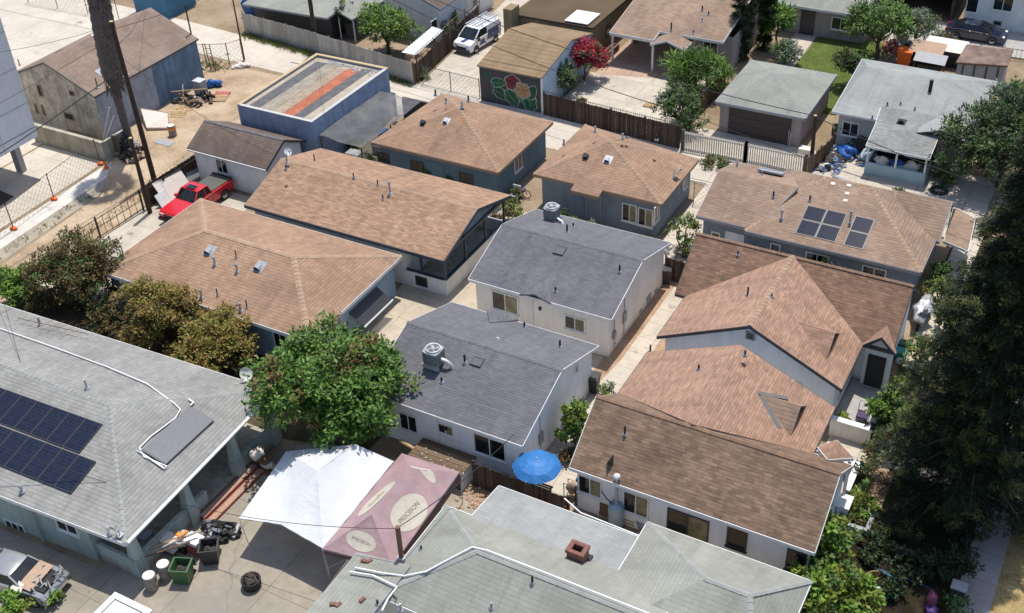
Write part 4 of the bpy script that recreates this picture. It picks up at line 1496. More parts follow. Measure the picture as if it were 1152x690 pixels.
# the back slope runs on to a lower eave over the rear addition
yN = 31.6; zN = 2.55
west = [NWc, SWc, RA]
front = [SWc, SEc, RB, RA]
back = [RA, RB, V(-9.9, 29.2, ze), V(-12.9, 29.2, ze), V(-19.75, 29.2, ze), NWc]
addn = [V(-19.75, 29.2, ze), V(-12.3, 29.2, ze), V(-12.3, yN, zN), V(-19.75, yN, zN)]
h11m = [west, front, back]
roof(H11, h11m, M['palegreen'], M['fascia_white'], caps=[(RA, RB), (NWc, RA), (SWc, RA)], capmat=M['cap_light'])
roof(H11, [addn], M['palegray2'], M['fascia_white'], .1, 'rear_roof')
# right block: hip with its own short ridge
bx0, bx1, by1 = -12.75, -5.55, 32.25
KA, KB = at(794, 651, 4.5), at(852, 651, 4.5)
KB = V(KB.x, KA.y, 4.5)
by0 = 2*KA.y-by1-.6
rgt = hip_polys(bx0, bx1, by0, by1, ze, KA, KB)
rgt[3] = [V(bx0,by1,ze), V(bx0,by0,ze), KA]
roof(H11, rgt, M['palegreen'], M['fascia_white'], name='right_roof', caps=[(KA, KB), (V(bx0,by1,ze), KA), (V(bx1,by1,ze), KB), (V(bx1,by0,ze), KB)], capmat=M['cap_light'])
# low left wing
lw = [V(-23.05, 25.15, ze), V(-23.0, 17.0, ze), V(-20.4, 17.0, 3.35), V(-20.4, 25.25, 3.35)]
roof(H11, [lw], M['palegreen'], M['fascia_gray'], .1, 'left_roof')
walls(H11, [(-20.7,yS+.4,2.85),(-6,yS+.4,2.85),(-6,28.8,2.85),(-20.7,28.8,2.85)], M['cream'])
walls(H11, [(-19.4,28.8,2.7),(-12.3,28.8,2.7),(-12.3,yN-.35,2.5),(-19.4,yN-.35,2.5)], M['cream'], 'rear_wall')
walls(H11, [(bx0+.35,by0+.4,2.85),(bx1-.35,by0+.4,2.85),(bx1-.35,by1-.4,2.85),(bx0+.35,by1-.4,2.85)], M['cream'], 'right_wall')
walls(H11, [(-22.7,17.3,2.85),(-20.6,17.3,2.9),(-20.6,24.9,2.9),(-22.7,24.9,2.85)], M['cream'], 'left_wall')
window(H11, (-16, yN-.35, 1.0), '+y', 1.4, 1.1); window(H11, (-9, by1-.4, 1.0), '+y', 1.4, 1.1); window(H11, (-22.7, 21, 1.0), (V(0,-1,0), V(-1,0,0)), 1.3, 1.1)
# chimney
q, n = rp(650, 628, back)
mb = MB()
o, i_, z0, z1 = .37, .22, q.z-.4, q.z+.62
cx, cy = q.x, q.y
for a, b, c, d in ((-o, o, -o*.8, -i_*.75), (-o, o, i_*.75, o*.8), (-o, -i_, -i_*.75, i_*.75), (i_, o, -i_*.75, i_*.75)):
    mb.box(cx+a, cx+b, cy+c, cy+d, z0, z1)
ch = mb.build('chimney', M['brick'], H11)
mb = MB()
for a, b, c, d in ((-o-.05, o+.05, -o*.8-.05, -o*.8+.08), (-o-.05, o+.05, o*.8-.08, o*.8+.05), (-o-.05, -o+.08, -o*.8+.08, o*.8-.08), (o-.08, o+.05, -o*.8+.08, o*.8-.08)):
    mb.box(cx+a, cx+b, cy+c, cy+d, z1-.14, z1+.02)
mb.build('chimney_cap', M['brick'], ch)
mb = MB(); mb.box(cx-i_, cx+i_, cy-i_*.75, cy+i_*.75, z1-.5, z1-.3); mb.build('flue', M['black'], ch)
mb = MB(); mb.box(cx-o-.14, cx+o+.14, cy-o*.8-.14, cy+o*.8+.14, q.z-.35, q.z-.02); mb.build('chimney_flashing', M['black'], ch)
# white pipes lying along the ridge
def roof_line(pxs, lift=.1):
    out = []
    for px, py in pxs:
        best = None
        for po in (west, front, back, lw):
            q, n = rp(px, py, po)
            if best is None or q.z < best[0].z:
                if po is lw and q.x > -20.4: continue
                if po is not lw and q.x < -21.3: continue
                best = (q, n)
        out.append(best[0]+Z*lift)
    return out
pts = [RA+V(-.3, .1, -.02), RA+V(.4, .14, .08), V(-15, RA.y+.15, zr+.1), V(-12, RA.y+.15, zr+.1), V(-10.2, RA.y+.15, zr+.1)]
lft = [rp(px, py, west)[0]+Z*.1 for px, py in ((500, 634), (480, 645), (455, 650))]
fl2 = [rp(px, py, lw)[0]+Z*.12 for px, py in ((430, 647), (400, 641))]
mb = MB(); mb.tube(fl2[::-1]+lft[::-1]+pts, .042, 8); mb.build('water_pipe', M['whitepipe'], H11)
mb = MB(); mb.tube([rp(px, py, lw)[0]+Z*.14 for px, py in ((394, 646), (420, 650), (447, 663), (437, 676), (430, 690))], .042, 8); mb.build('water_pipe', M['whitepipe'], H11)
for po, px, py, mt, h in ((front, 599, 656, 'black', .4), (front, 553, 684, 'hvac', .3), (west, 474, 618, 'black', .2), (lw, 425, 680, 'black', .25), (lw, 451, 687, 'steel', .4)):
    q, n = rp(px, py, po); vent_pipe(H11, q, h, .05, mt)

# ------------------------------------------------------------------ the buildings round the court
# H12: old gabled building, top left
H12 = house('old_building', 'old two-tone building with brown gabled roof, grimy cream gable and half blue long wall', 'building', -67, 56)
x0, x1, y0, y1, ze, zr = -74.35, -65.25, 52.2, 63.55, 3.6, 5.5
g12 = gable_polys(x0, x1, y0, y1, ze, zr, 'y')
roof(H12, g12, M['oldbrown'], M['fascia_dark'], drop=.02, thick=.1)
xa, xb, ya, yb_ = x0+.15, x1-.15, y0+.12, y1-.12
mb = MB()
xm = (x0+x1)/2
mb.add([(xa,ya,0),(xb,ya,0),(xb,ya,3.55),(xm,ya,5.38),(xa,ya,3.55)], [(0,1,2,3,4)])
mb.add([(xb,yb_,0),(xa,yb_,0),(xa,yb_,3.55),(xm,yb_,5.38),(xb,yb_,3.55)], [(0,1,2,3,4)])
mb.add([(xa,yb_,0),(xa,ya,0),(xa,ya,3.55),(xa,yb_,3.55)], [(0,1,2,3)])
mb.build('gable_wall', M['grime'], H12)
mb = MB()
ys = 58.2
mb.add([(xb,ya,0),(xb,ys,0),(xb,ys,3.55),(xb,ya,3.55)], [(0,1,2,3)], 0)
mb.add([(xb,ys,0),(xb,yb_,0),(xb,yb_,3.55),(xb,ys,3.55)], [(0,1,2,3)], 1)
mb.build('long_wall', [M['grimeblue'], M['blueblock']], H12)
for px, py, w, h in ((45, 102, .35, .9), (81, 105, .45, .35), (78, 131, .9, .5), (41, 122, .18, .8), (49, 124, .16, .9)):
    q = wp(px, py, 'y', ya); window(H12, (q.x, ya, q.z-h/2), '-y', w, h, 1, 'fascia_tan', ('darkinside',), .05, False)
q, n = rp(110, 99, g12[1]); vent_pipe(H12, q, .8, .05, 'rustyiron')
q, n = rp(22, 73, g12[0]); vent_pipe(H12, q, .5, .04, 'black')
q, n = rp(215, 38, g12[1]); mb = MB(); mb.tube([q-Z*.1, q+Z*2.4], .06, 8); mb.build('mast', M['black'], H12)
for px, py, s_ in ((106, 39, .35), (114, 53, .5), (66, 58, .5)):
    q, n = rp(px, py, g12[1] if px > 80 else g12[0]); hx = Z.cross(n).normalized()
    mb = MB(); mb.obox(q+n*.015, hx, n.cross(hx), n, s_*.7, s_*.3, .008); mb.build('roof_patch', M['mattress'] if px > 80 else M['fascia_dark'], H12)
q, n = rp(126, 82, g12[1]); hx = Z.cross(n).normalized(); mb = MB(); mb.obox(q+n*.014, hx, n.cross(hx), n, .9, .9, .006); mb.build('roof_patch', M['hvac'], H12)
lw12 = thing('wall', (-66.4, 49.8, 0), 'low stained concrete wall at the foot of the grimy cream gable', 'wall')
mb = MB(); mb.box(-70.2, -62.9, 49.75, 49.95, 0, 1.45); mb.box(-63.1, -62.9, 49.95, 52.3, 0, 1.45); mb.build('wall_body', M['lowwall'], lw12)
mb = MB(); mb.box(-70.25, -62.85, 49.7, 50.0, 1.45, 1.53); mb.build('coping', M['lowwall'], lw12)

# big white panel-clad building cut by the left frame edge
HB = house('white_building', 'large white panel-clad building overhanging on grey columns at the left edge', 'building', -72, 38)
mb = MB(); mb.box(-80, -65.4, 28, 46.7, 3.0, 13.5); mb.build('panel_wall', M['panelwhite'], HB)
mb = MB()
for zz in (5.6, 8.2, 10.8): mb.box(-65.41, -65.38, 28, 46.7, zz, zz+.03)
for yy in (31, 34.2, 37.4, 40.6, 43.8): mb.box(-65.41, -65.385, yy, yy+.03, 3.0, 13.5)
mb.build('panel_joint', M['fascia_gray'], HB)
mb = MB(); mb.box(-65.46, -65.36, 27.95, 46.75, 3.72, 3.78); mb.build('trim', M['hvac'], HB)
for yy in (46.2, 40.0, 34.0):
    mb = MB(); mb.box(-67.9, -67.3, yy-.35, yy+.1, 0, 3.0); mb.build('column', M['fascia_gray'], HB)
mb = MB(); mb.box(-80, -74, 28, 46.4, 0, 3.0); mb.build('ground_floor', M['offwhite'], HB)
for yy in (33, 38, 43):
    window(HB, (-65.4, yy, 6.2), '+x', 1.6, 1.3, 2)

# H13: flat roof with painted stripes
H13 = house('flat_roof_building', 'blue block building whose flat roof carries grey, tan and salmon stripes', 'building', -50.7, 59.5)
x0, x1, y0, y1, zt = -53.95, -47.4, 54.88, 64.3, 4.0
mb = MB()
for a in ((x0, x1, y0, y0+.2), (x0, x1, y1-.2, y1), (x0, x0+.2, y0+.2, y1-.2), (x1-.2, x1, y0+.2, y1-.2)):
    mb.box(*a, 0, zt)
mb.build('wall', M['cobalt'], H13)
mb = MB(); mb.box(x0+.2, x1-.2, y0+.2, y1-.2, 3.3, 3.86); mb.build('roof', concrete('flat_roof_tan', (.40, .34, .27), 0, .2, crack=.2), H13)
xs = [(-53.3, -52.35, (.13, .13, .135)), (-52.35, -51.2, (.33, .29, .23)), (-51.2, -50.3, (.38, .30, .22)), (-50.3, -49.35, (.44, .15, .085)), (-49.35, -48.5, (.13, .13, .135))]
for i, (a, b, c) in enumerate(xs):
    mb = MB(); mb.box(a, b-.02, y0+.35, y1-.9+.35*math.sin(i*2), 3.86, 3.872); mb.build('roof_stripe', stucco('roof_coat_%d' % i, c, .3, 1.5), H13)
mb = MB()
mb.box(x0-.03, x0+.24, y0, y1+.02, zt, zt+.06); mb.box(x0+.24, x1+.03, y1-.24, y1+.03, zt, zt+.06)
mb.build('coping', plain('coping_tan', (.46, .34, .2), .8), H13)
mb = MB()
mb.box(x0+.24, x1+.03, y0-.03, y0+.22, zt, zt+.05); mb.box(x1-.22, x1+.03, y0+.22, y1-.24, zt, zt+.05)
mb.build('coping', plain('coping_grey', (.45, .45, .44), .8), H13)
for i in range(26):
    pass
rub = MB(); r = random.Random(4)
for i in range(70):
    q = V(r.uniform(-52.6, -47.8), 63.6+r.gauss(0, .22), 3.86)
    rub.blob(q, r.uniform(.05, .16), r.uniform(.05, .14), .06, i, .4, 6, 4)
tag(rub.build('rubble', M['hvac']), 'pale loose rubble lying along the back parapet of the striped roof', 'rubble', kind='stuff')

# netted patio beside it
SH = thing('shade_canopy', (-45.6, 58.8, 0), 'sagging grey shade net stretched between the blue wall and the tan hipped house', 'shade canopy')
mb = MB(); n_ = 10
net, ntn, bb = new_mat('shade_net')
bb.inputs['Base Color'].default_value = (.12, .12, .12, 1)
tr = ntn.nodes.new('ShaderNodeBsdfTransparent'); mx = ntn.nodes.new('ShaderNodeMixShader')
wv = noise_node(ntn, world_pos(ntn), 1.1, 4)
ntn.links.new(ramp(ntn, wv, [(.35, .22), (.65, .5)]), mx.inputs[0]); ntn.links.new(bb.outputs[0], mx.inputs[1]); ntn.links.new(tr.outputs[0], mx.inputs[2])
ntn.links.new(mx.outputs[0], ntn.nodes['Material Output'].inputs['Surface'])
vs, fs = [], []
for i in range(n_+1):
    for j in range(n_+1):
        u, v = i/n_, j/n_
        vs.append((-47.3+3.5*u, 55.3+7.6*v, 2.85-.35*math.sin(math.pi*u)*math.sin(math.pi*v)-.25*u+.05*math.sin(9*u+5*v)))
for i in range(n_):
    for j in range(n_):
        a = i*(n_+1)+j
        fs.append((a, a+n_+1, a+n_+2, a+1))
mb.add(vs, fs, smooth=True); mb.build('net', net, SH)
for xx, yy in ((-43.85, 55.4), (-43.85, 62.8), (-47.25, 55.4), (-47.25, 62.8), (-43.85, 59)):
    mb = MB(); mb.box(xx-.04, xx+.04, yy-.04, yy+.04, 0, 2.62); mb.build('post', M['woodbrown'], SH)
mb = MB(); mb.box(-46.8, -44.2, 56, 62.4, 0, .012); struct('patio_slab', mb, C_yard)
r = random.Random(12)
for i, (lx, ly, mt, nm, lb) in enumerate(((-46.2, 57.5, 'whiteplastic', 'storage_box', 'pale storage box under the left half of the shade net'), (-45.1, 59.2, 'hvac', 'storage_box', 'grey storage box under the middle of the shade net'), (-45.9, 61.1, 'bluetarp', 'storage_box', 'blue storage box under the far end of the shade net'))):
    t = thing(nm, (lx, ly, 0), lb, 'box')
    mb = MB(); mb.box(lx-.5, lx+.5, ly-.35, ly+.35, 0, .6); mb.build('body', M[mt], t)
    mb = MB(); mb.box(lx-.54, lx+.54, ly-.39, ly+.39, .6, .68); mb.build('lid', M[mt], t)
tt = thing('tarp', (-45.5, 64.0, 0), 'teal tarp hung beside the shade net at the alley', 'tarp')
mb = MB(); mb.add([(-47.1+.4*i/4, 63.9+.05*(i % 2), zz) for i in range(5) for zz in (.3, 2.3)], [(2*i, 2*i+2, 2*i+3, 2*i+1) for i in range(4)]); mb.build('cloth', M['teal2'], tt)
aw = thing('wall', (-45, 64.55, 0), 'dark grey block wall along the alley behind the shade net', 'wall')
mb = MB(); mb.box(-46.6, -43.4, 64.5, 64.7, 0, 1.7); mb.build('wall_body', M['charcoalwall'], aw)

# H14 garage
H14 = house('garage', 'small garage with umber shingle roof and pale walls, behind the red pickup', 'garage', -51.5, 52.5)
x0, x1, y0, y1 = -54.95, -48.0, 50.3, 54.65
g14 = gable_polys(x0, x1, y0, y1, 2.6, 3.72)
roof(H14, g14, M['umber'], M['fascia_dark'], caps=[(V(x0,(y0+y1)/2,3.72), V(x1,(y0+y1)/2,3.72))], capmat=M['cap_gray'], drop=.05)
gable_walls(H14, x0, x1, y0, y1, 2.6, 3.72, (.3, .3), M['offwhite'])
q = wp(252, 196, 'y', y0+.3); window(H14, (q.x, y0+.3, 1.15), '-y', .95, 1.0, 2, 'frame_white')
mb = MB(); mb.tube([(x0, y0-.05, 2.52), (x1, y0-.05, 2.5)], .05, 8); mb.build('gutter', M['fascia_white'], H14)
dish(V(-47.75, 52.3, 2.6), 'grey satellite dish at the gable end of the small umber-roofed garage', rad(-20), .3, .35)

# H15 mural garage
H15 = house('garage', 'garage with mustard brown roof and a flower mural on its charcoal front wall', 'garage', -40, 73.8)
x0, x1, y0, y1, ze, zr, ry = -42.75, -37.25, 69.35, 78.2, 3.0, 3.95, 74.5
g15 = gable_polys(x0, x1, y0, y1, ze, zr, 'x', ry)
roof(H15, g15, M['mustard'], M['fascia_tan'], thick=.1, drop=.02)
mb = MB(); mb.box(x0+.1, x1-.1, y0+.1, y0+.25, 0, 2.95); mb.build('front_wall', M['charcoalwall'], H15)
walls(H15, [(x0+.1,y0+.25,2.9),(x1-.1,y0+.25,2.9),(x1-.1,ry,zr-.1),(x1-.1,y1-.1,2.9),(x0+.1,y1-.1,2.9),(x0+.1,ry,zr-.1)], M['skyblue'])
mb = MB(); mb.box(x1-.1, x1-.02, y0+.05, y0+.25, 0, 2.9); mb.build('corner_trim', M['frame_white'], H15)
q = wp(640, 50, 'x', x1-.1); window(H15, (x1-.1, 75.6, 1.7), '+x', .7, .6, 1)
# mural: painted leaves and blooms, thin coats of paint on the front wall
fw = y0+.1
mur = [('green', 577, 91), ]
def paint(parent, name, px, py, rx, rz, ang, mat, layer, kind='leaf', lab=None):
    c = wp(px, py, 'y', fw)
    mb = MB(); pts = []
    nn = 22
    for i in range(nn):
        t = 2*math.pi*i/nn
        if kind == 'leaf':
            x, z = rx*math.cos(t), rz*math.sin(t)*(1-.35*math.cos(t))
        elif kind == 'bloom':
            q = 1+.1*math.cos(5*t)
            x, z = rx*q*math.cos(t), rz*q*math.sin(t)
        else:
            q = 1+.12*math.cos(7*t)
            x, z = rx*q*math.cos(t), rz*q*math.sin(t)
        pts.append((c.x+x*math.cos(ang)-z*math.sin(ang), c.z+x*math.sin(ang)+z*math.cos(ang)))
    yq = fw-.002-.003*layer
    cx_ = sum(p[0] for p in pts)/nn; cz_ = sum(p[1] for p in pts)/nn
    vs = [(p[0], yq, min(max(p[1], .03), 2.8)) for p in pts]
    mb.add(vs, [tuple(range(nn))])
    return mb.build(name, mat, parent)
mg = plain('mural_green', (.025, .13, .05), .85, 0, .55, 6); mg2 = plain('mural_dark_green', (.025, .08, .045), .85, 0, .55, 6)
mred = plain('mural_red', (.22, .04, .045), .85, 0, .65, 6); mtan = plain('mural_tan', (.46, .27, .14), .85, 0, .4, 6); mw = plain('mural_outline', (.36, .42, .37), .85, 0, .5, 5)
for i, (px, py, rx, rz, an, mt, kd) in enumerate(((561, 93, .62, .34, .15, mg, 'leaf'), (563, 105, .62, .42, -.35, mg2, 'frond'), (576, 110, .7, .52, -.9, mg, 'frond'), (596, 115, .72, .56, -1.3, mg, 'frond'), (598, 104, .62, .4, 1.0, mg2, 'leaf'), (577, 93, .62, .6, .3, mred, 'bloom'), (588, 102, .62, .6, .9, mtan, 'bloom'))):
    o = paint(H15, 'mural_outline', px, py, rx*1.12, rz*1.16, an, mw, i*2, kd)
    o2 = paint(H15, 'painted_flower' if kd == 'bloom' else 'painted_leaf', px, py, rx, rz, an, mt, i*2+1, kd)
paint(H15, 'painted_leaf', 549, 83, .24, .22, 0, mg, 1, 'bloom')
for px, py, L_, an in ((561, 93, .5, .15), (576, 110, .55, -.9), (596, 115, .55, -1.3), (563, 105, .5, -.35)):
    c = wp(px, py, 'y', fw)
    a = V(c.x-L_*math.cos(an), fw-.05, c.z-L_*math.sin(an)); b = V(c.x+L_*math.cos(an), fw-.05, c.z+L_*math.sin(an))
    a.z = max(a.z, .05); b.z = max(b.z, .05)
    veins = MB(); veins.bar(a, b, .02, .02); veins.build('painted_vein', mw, H15)

for px, py, rr_, mt_ in ((577, 93, .45, 'mural_red_line'), (588, 102, .45, 'mural_tan_line')):
    c = wp(px, py, 'y', fw)
    for i in range(5):
        a_ = rad(72*i+20)
        sb_ = MB(); sb_.bar((c.x+.1*math.cos(a_), fw-.058, max(c.z+.1*math.sin(a_), .05)), (c.x+rr_*math.cos(a_), fw-.058, max(c.z+rr_*math.sin(a_), .06)), .035, .01)
        sb_.build('painted_stroke', plain(mt_, (.1, .02, .025) if 'red' in mt_ else (.3, .13, .06), .85), H15)

# H16 house with carport
H16 = house('house', 'house with brown roof, open carport on white posts and a small porch gable', 'house', -32, 86)
x0, x1, y0, y1 = -36.5, -27.4, 79.75, 95
sl = .2
def hz(y): return 2.6+(y-y0)*sl
ry = 87.5; zr = hz(ry)
mainp = [[V(x0,y0,2.6), V(-32.7,y0,2.6), V(-32.7,81.0,hz(81.0)), V(x1,81.0,hz(81.0)), V(x1,ry,zr), V(x0,ry,zr)], [V(x0,ry,zr), V(x1,ry,zr), V(x1,y1,2.6), V(x0,y1,2.6)]]
roof(H16, mainp, M['taupe'], M['fascia_white'], drop=.08)
pg = [[V(-32.75,79.3,2.45), V(-31.4,79.3,3.0), V(-31.4,82,3.0), V(-32.75,82,2.45)], [V(-31.4,79.3,3.0), V(-29.9,79.3,2.45), V(-29.9,82,2.45), V(-31.4,82,3.0)]]
roof(H16, pg, M['taupe'], M['fascia_white'], .1, 'porch_gable')
walls(H16, [(-31.6,82.2,2.8),(x1+.4,82.2,2.8),(x1+.4,y1-.4,2.6),(-31.6,y1-.4,2.6)], M['pinkgray'])  # gray wall colour stands in for shade on the right side
mb = MB(); mb.box(x0+.3, -31.6, 90, 90.2, 0, 2.6); mb.box(x0+.1, x0+.3, 84, 95, 0, 1.6); mb.build('carport_wall', M['pinkgray'], H16)
for xx, yy in ((x0+.2, 79.95), (x0+.2, 84.0), (-32.6, 79.5), (-30.1, 79.5)):
    mb = MB(); mb.box(xx-.08, xx+.08, yy-.08, yy+.08, 0, 2.45); mb.build('post', M['frame_white'], H16)
mb = MB(); mb.box(x0+.05, -32.7, 79.85, 80.0, 2.28, 2.44); mb.build('carport_beam', M['frame_white'], H16)
door(H16, (-30.9, 82.2, .1), '-y', .95, 2.05, 'rawwood', 'frame_white'); window(H16, (-28.8, 82.2, 1.0), '-y', 1.2, 1.1)
for px, py, mt, h in ((755, 35, 'black', .7), (790, 12, 'black', .4), (797, 17, 'black', .3), (780, 38, 'bluetarp', .3), (790, 24, 'hvac', .3)):
    q, n = rp(px, py, mainp[0]); vent_pipe(H16, q, h, .06, mt)
pr = thing('planter', (-36.9, 80.4, 0), 'red brick planter beside the carport entrance', 'planter')
mb = MB()
for a in ((-37.3, -36.7, 78.6, 78.75), (-37.3, -36.7, 82.0, 82.15), (-37.3, -37.15, 78.75, 82.0), (-36.85, -36.7, 78.75, 82.0)): mb.box(*a, 0, .6)
mb.build('brick_rim', M['brick'], pr)
mb = MB(); mb.box(-37.15, -36.85, 78.75, 82.0, 0, .5); mb.build('soil', G_dark, pr)

# H17 grey hip garage
H17 = house('garage', 'pink-grey double garage with dusty grey pyramid hip roof and dark roller door', 'garage', -21.3, 75.7)
x0, x1, y0, y1 = -24.55, -18.0, 71.85, 79.5
ap = V(-21.7, 75.8, 3.5)
h17 = hip_polys(x0, x1, y0, y1, 2.5, ap, ap)
roof(H17, h17, M['hipgray'], M['fascia_gray'], caps=[(q, ap) for q in (h17[0][0], h17[0][1], h17[1][1], h17[2][1])], capmat=M['cap_light'])
walls(H17, [(x0+.3,y0+.3,2.5),(x1-.3,y0+.3,2.5),(x1-.3,y1-.3,2.5),(x0+.3,y1-.3,2.5)], M['pinkgray'])
mb = MB()
for i in range(7): mb.box(x0+1.0, x1-1.0, y0+.22+.02*(i % 2), y0+.3, .02+i*.3, .31+i*.3)
mb.build('garage_door', plain('door_brown', (.055, .042, .04), .7), H17)

# H18 grey house right
H18 = house('house', 'pale grey roofed house with a pale blue screened porch and cluttered yard', 'house', -12, 77)
x0, x1, y0, y1 = -16.5, -7.3, 73.1, 82.3
m18 = hip_polys(x0, x1, y0, y1, 2.8, V(-13.7, 80, 3.95), V(-10.2, 79.0, 3.95))
m18 = [[V(x0,y0,2.8), V(x1,y0,2.8), V(-10.3,78.6,3.95), V(-15.7,78.6,3.95)], [V(x1,y0,2.8), V(x1,y1,2.8), V(-10.3,78.6,3.95)], [V(x1,y1,2.8), V(-16.9,y1,2.8), V(-15.7,78.6,3.95), V(-10.3,78.6,3.95)], [V(-16.9,y1,2.8), V(x0,y0,2.8), V(-15.7,78.6,3.95)]]
roof(H18, m18, M['palegray2'], M['fascia_white'], drop=.05)
sg = [[V(-10.6,72.2,2.85), V(-9.1,72.2,3.35), V(-9.1,75.4,3.35), V(-10.6,73.1,2.9)], [V(-9.1,72.2,3.35), V(-7.1,72.2,2.75), V(-7.1,73.3,2.82), V(-9.1,75.4,3.35)]]
roof(H18, sg, M['palegray2'], M['fascia_dark'], .1, 'side_gable', drop=.03)
pr18 = [[V(-13.35,70.25,2.25), V(-9.2,70.2,2.25), V(-9.2,72.2,2.8), V(-13.35,72.2,2.8)], [V(-13.35,72.2,2.8), V(-9.2,72.2,2.8), V(-9.3,74.9,3.15), V(-13.6,74.9,3.15)]]
roof(H18, pr18, M['porchgray'], M['fascia_white'], .08, 'porch_roof')
walls(H18, [(x0+.4,y0+.4,2.8),(x1-.4,y0+.4,2.8),(x1-.4,y1-.4,2.8),(x0+.2,y1-.4,2.8)], M['graysiding'])
walls(H18, [(-9.15,72.4,2.6),(-7.3,72.4,2.6),(-7.3,73.5,2.7),(-9.15,73.5,2.7)], M['pinkgray'], 'side_wall')
mb = MB(); mb.box(-13.25, -9.3, 70.35, 70.5, 0, .95); mb.box(-13.25, -13.1, 70.5, 73.5, 0, .95); mb.box(-9.45, -9.3, 70.5, 72.4, 0, .95); mb.build('porch_half_wall', M['bluesiding'], H18)
for xx in (-13.17, -11.3, -9.4):
    mb = MB(); mb.box(xx-.06, xx+.06, 70.38, 70.5, .95, 2.2); mb.build('porch_post', M['frame_white'], H18)
mb = MB(); mb.box(-13.1, -9.45, 73.3, 73.48, 0, 2.5); mb.build('porch_back', M['darkinside'], H18)
q, n = rp(1046, 103, m18[0]); mb = MB(); mb.tube([q-Z*.1, q+Z*.85], .13, 8); mb.build('stove_pipe', M['black'], H18)
q, n = rp(1015, 136, pr18[1]); hood_vent(H18, q, n, .35, 'black')
for po, px, py, h in ((m18[0], 1013, 118, .2), (m18[0], 1029, 124, .2), (m18[0], 998, 119, .25), (m18[0], 1059, 143, .4), (pr18[1], 981, 134, .25)):
    q, n = rp(px, py, po); vent_pipe(H18, q, h, .05, 'black')
window(H18, (-15.2, y0+.4, 1.0), '-y', 1.1, 1.0)
q, n = rp(1077, 152, m18[0]); mb = MB(); mb.tube([q, q+Z*1.7], .025, 6); mb.tube([q+V(-.35, 0, 1.2), q+V(.35, 0, 1.2)], .018, 6); mb.build('antenna_mast', M['black'], H18)

# H19, H20 along the top right
H19 = house('house', 'low pinkish grey house with grey roof facing the lawn at the top edge', 'house', -22, 94)
x0, x1, y0, y1 = -26.2, -18.6, 90.8, 98
g19 = gable_polys(x0, x1, y0, y1, 2.6, 3.7)
roof(H19, g19, M['hipgray'], M['fascia_white']); gable_walls(H19, x0, x1, y0, y1, 2.6, 3.7, (.3, .4), M['pinkgray'])
q = wp(946, 27, 'y', y0+.4); window(H19, (q.x, y0+.4, .95), '-y', 1.5, 1.0); q = wp(908, 30, 'y', y0+.4); door(H19, (q.x, y0+.4, .05), '-y', 1.0, 2.05, 'fascia_dark', 'fascia_dark')
H20 = house('house', 'white house beyond the dark parked car at the top right corner', 'house', -7, 102)
mb = MB(); mb.box(-12.4, -1, 98.4, 106, 0, 4.4); mb.build('wall', M['pinkgray' if False else 'offwhite'], H20)
roof(H20, hip_polys(-12.8, -.6, 98.0, 106.4, 4.4, V(-9, 102.2, 5.8), V(-4, 102.2, 5.8)), M['hipgray'], M['fascia_white'])
q = wp(1128, 8, 'y', 98.4); window(H20, (q.x, 98.4, q.z-.3), '-y', 1.5, 1.1)
q = wp(1123, 22, 'y', 98.4); window(H20, (q.x, 98.4, .4), '-y', .6, .35, 1, 'fascia_gray', ('black',), sill=False, name='crawl_vent')
q = wp(1094, 5, 'y', 98.4); window(H20, (q.x, 98.4, 1.2), '-y', .9, 1.2, 1)
H20b = house('garage', 'dark open carport block at the top edge beside the white house', 'garage', -17, 102)
mb = MB(); mb.box(-20, -19.8, 98.8, 105, 0, 2.6); mb.box(-13.6, -13.4, 98.8, 105, 0, 2.6); mb.box(-19.8, -13.6, 104.8, 105, 0, 2.6); mb.build('wall', M['charcoalwall'], H20b)
roof(H20b, [[V(-20.3, 98.3, 2.7), V(-13.1, 98.3, 2.7), V(-13.1, 105.3, 2.9), V(-20.3, 105.3, 2.9)]], M['hipgray'], M['fascia_dark'])

# H21 tan flat-roofed sheds with white sheet
H21 = house('flat_roof_house', 'mustard brown flat-roofed house with a bright white sheet on its roof', 'house', -41.4, 83)
mb = MB(); mb.box(-45.3, -37.9, 79.3, 92, 0, 2.9); mb.build('wall', M['mustardwall'], H21)
mb = MB(); mb.box(-45.0, -37.6, 79.0, 92.3, 2.9, 3.08); mb.build('roof', M['mustard'], H21)
mb = MB(); q = at(664, 20, 3.3); mb.obox((q.x-.7, q.y, 3.22), V(1,0,0), V(0,1,0), Z, 1.05, 1.2, .03); mb.build('roof_sheet', M['whiteplastic'], H21)
mb = MB(); mb.box(-45.2, -44.4, 77.9, 79.2, 0, 3.9); mb.build('chimney_block', M['mustardwall'], H21)
window(H21, (-37.9, 82.5, 1.1), '+x', .7, .9, 1, 'frame_dark')
H22 = house('house', 'grey house with dark roof at the top edge beside the driveway with the white van', 'house', -54, 82)
x0, x1, y0, y1 = -57.2, -51.0, 77.4, 87
roof(H22, gable_polys(x0, x1, y0, y1, 3.2, 4.4, 'y'), M['umber'], M['fascia_gray']); gable_walls(H22, x0, x1, y0, y1, 3.2, 4.4, (.3, .25), M['pinkgray'] if False else M['offwhite'], 'y')
q = wp(487, 15, 'x', x1-.3); window(H22, (x1-.3, q.y, 1.2), '+x', .9, 1.2, 1)
window(H22, (x1-.3, 83.5, 1.2), '+x', .9, 1.2, 1)
H23 = house('shed', 'low grey flat-roofed shed behind the weathered alley fence, top left', 'shed', -63, 77)
mb = MB(); mb.box(-68.6, -60.2, 74.2, 80, 0, 2.2); mb.build('wall', M['fascia_dark'], H23)
roof(H23, [[V(-69, 73.3, 2.35), V(-59.8, 73.3, 2.5), V(-59.8, 80.5, 2.9), V(-69, 80.5, 2.8)]], M['hipgray'], M['fascia_gray'], .09)
H24 = house('shed', 'grey carport roof at the top edge behind the alley utility pole', 'shed', -58.8, 78)
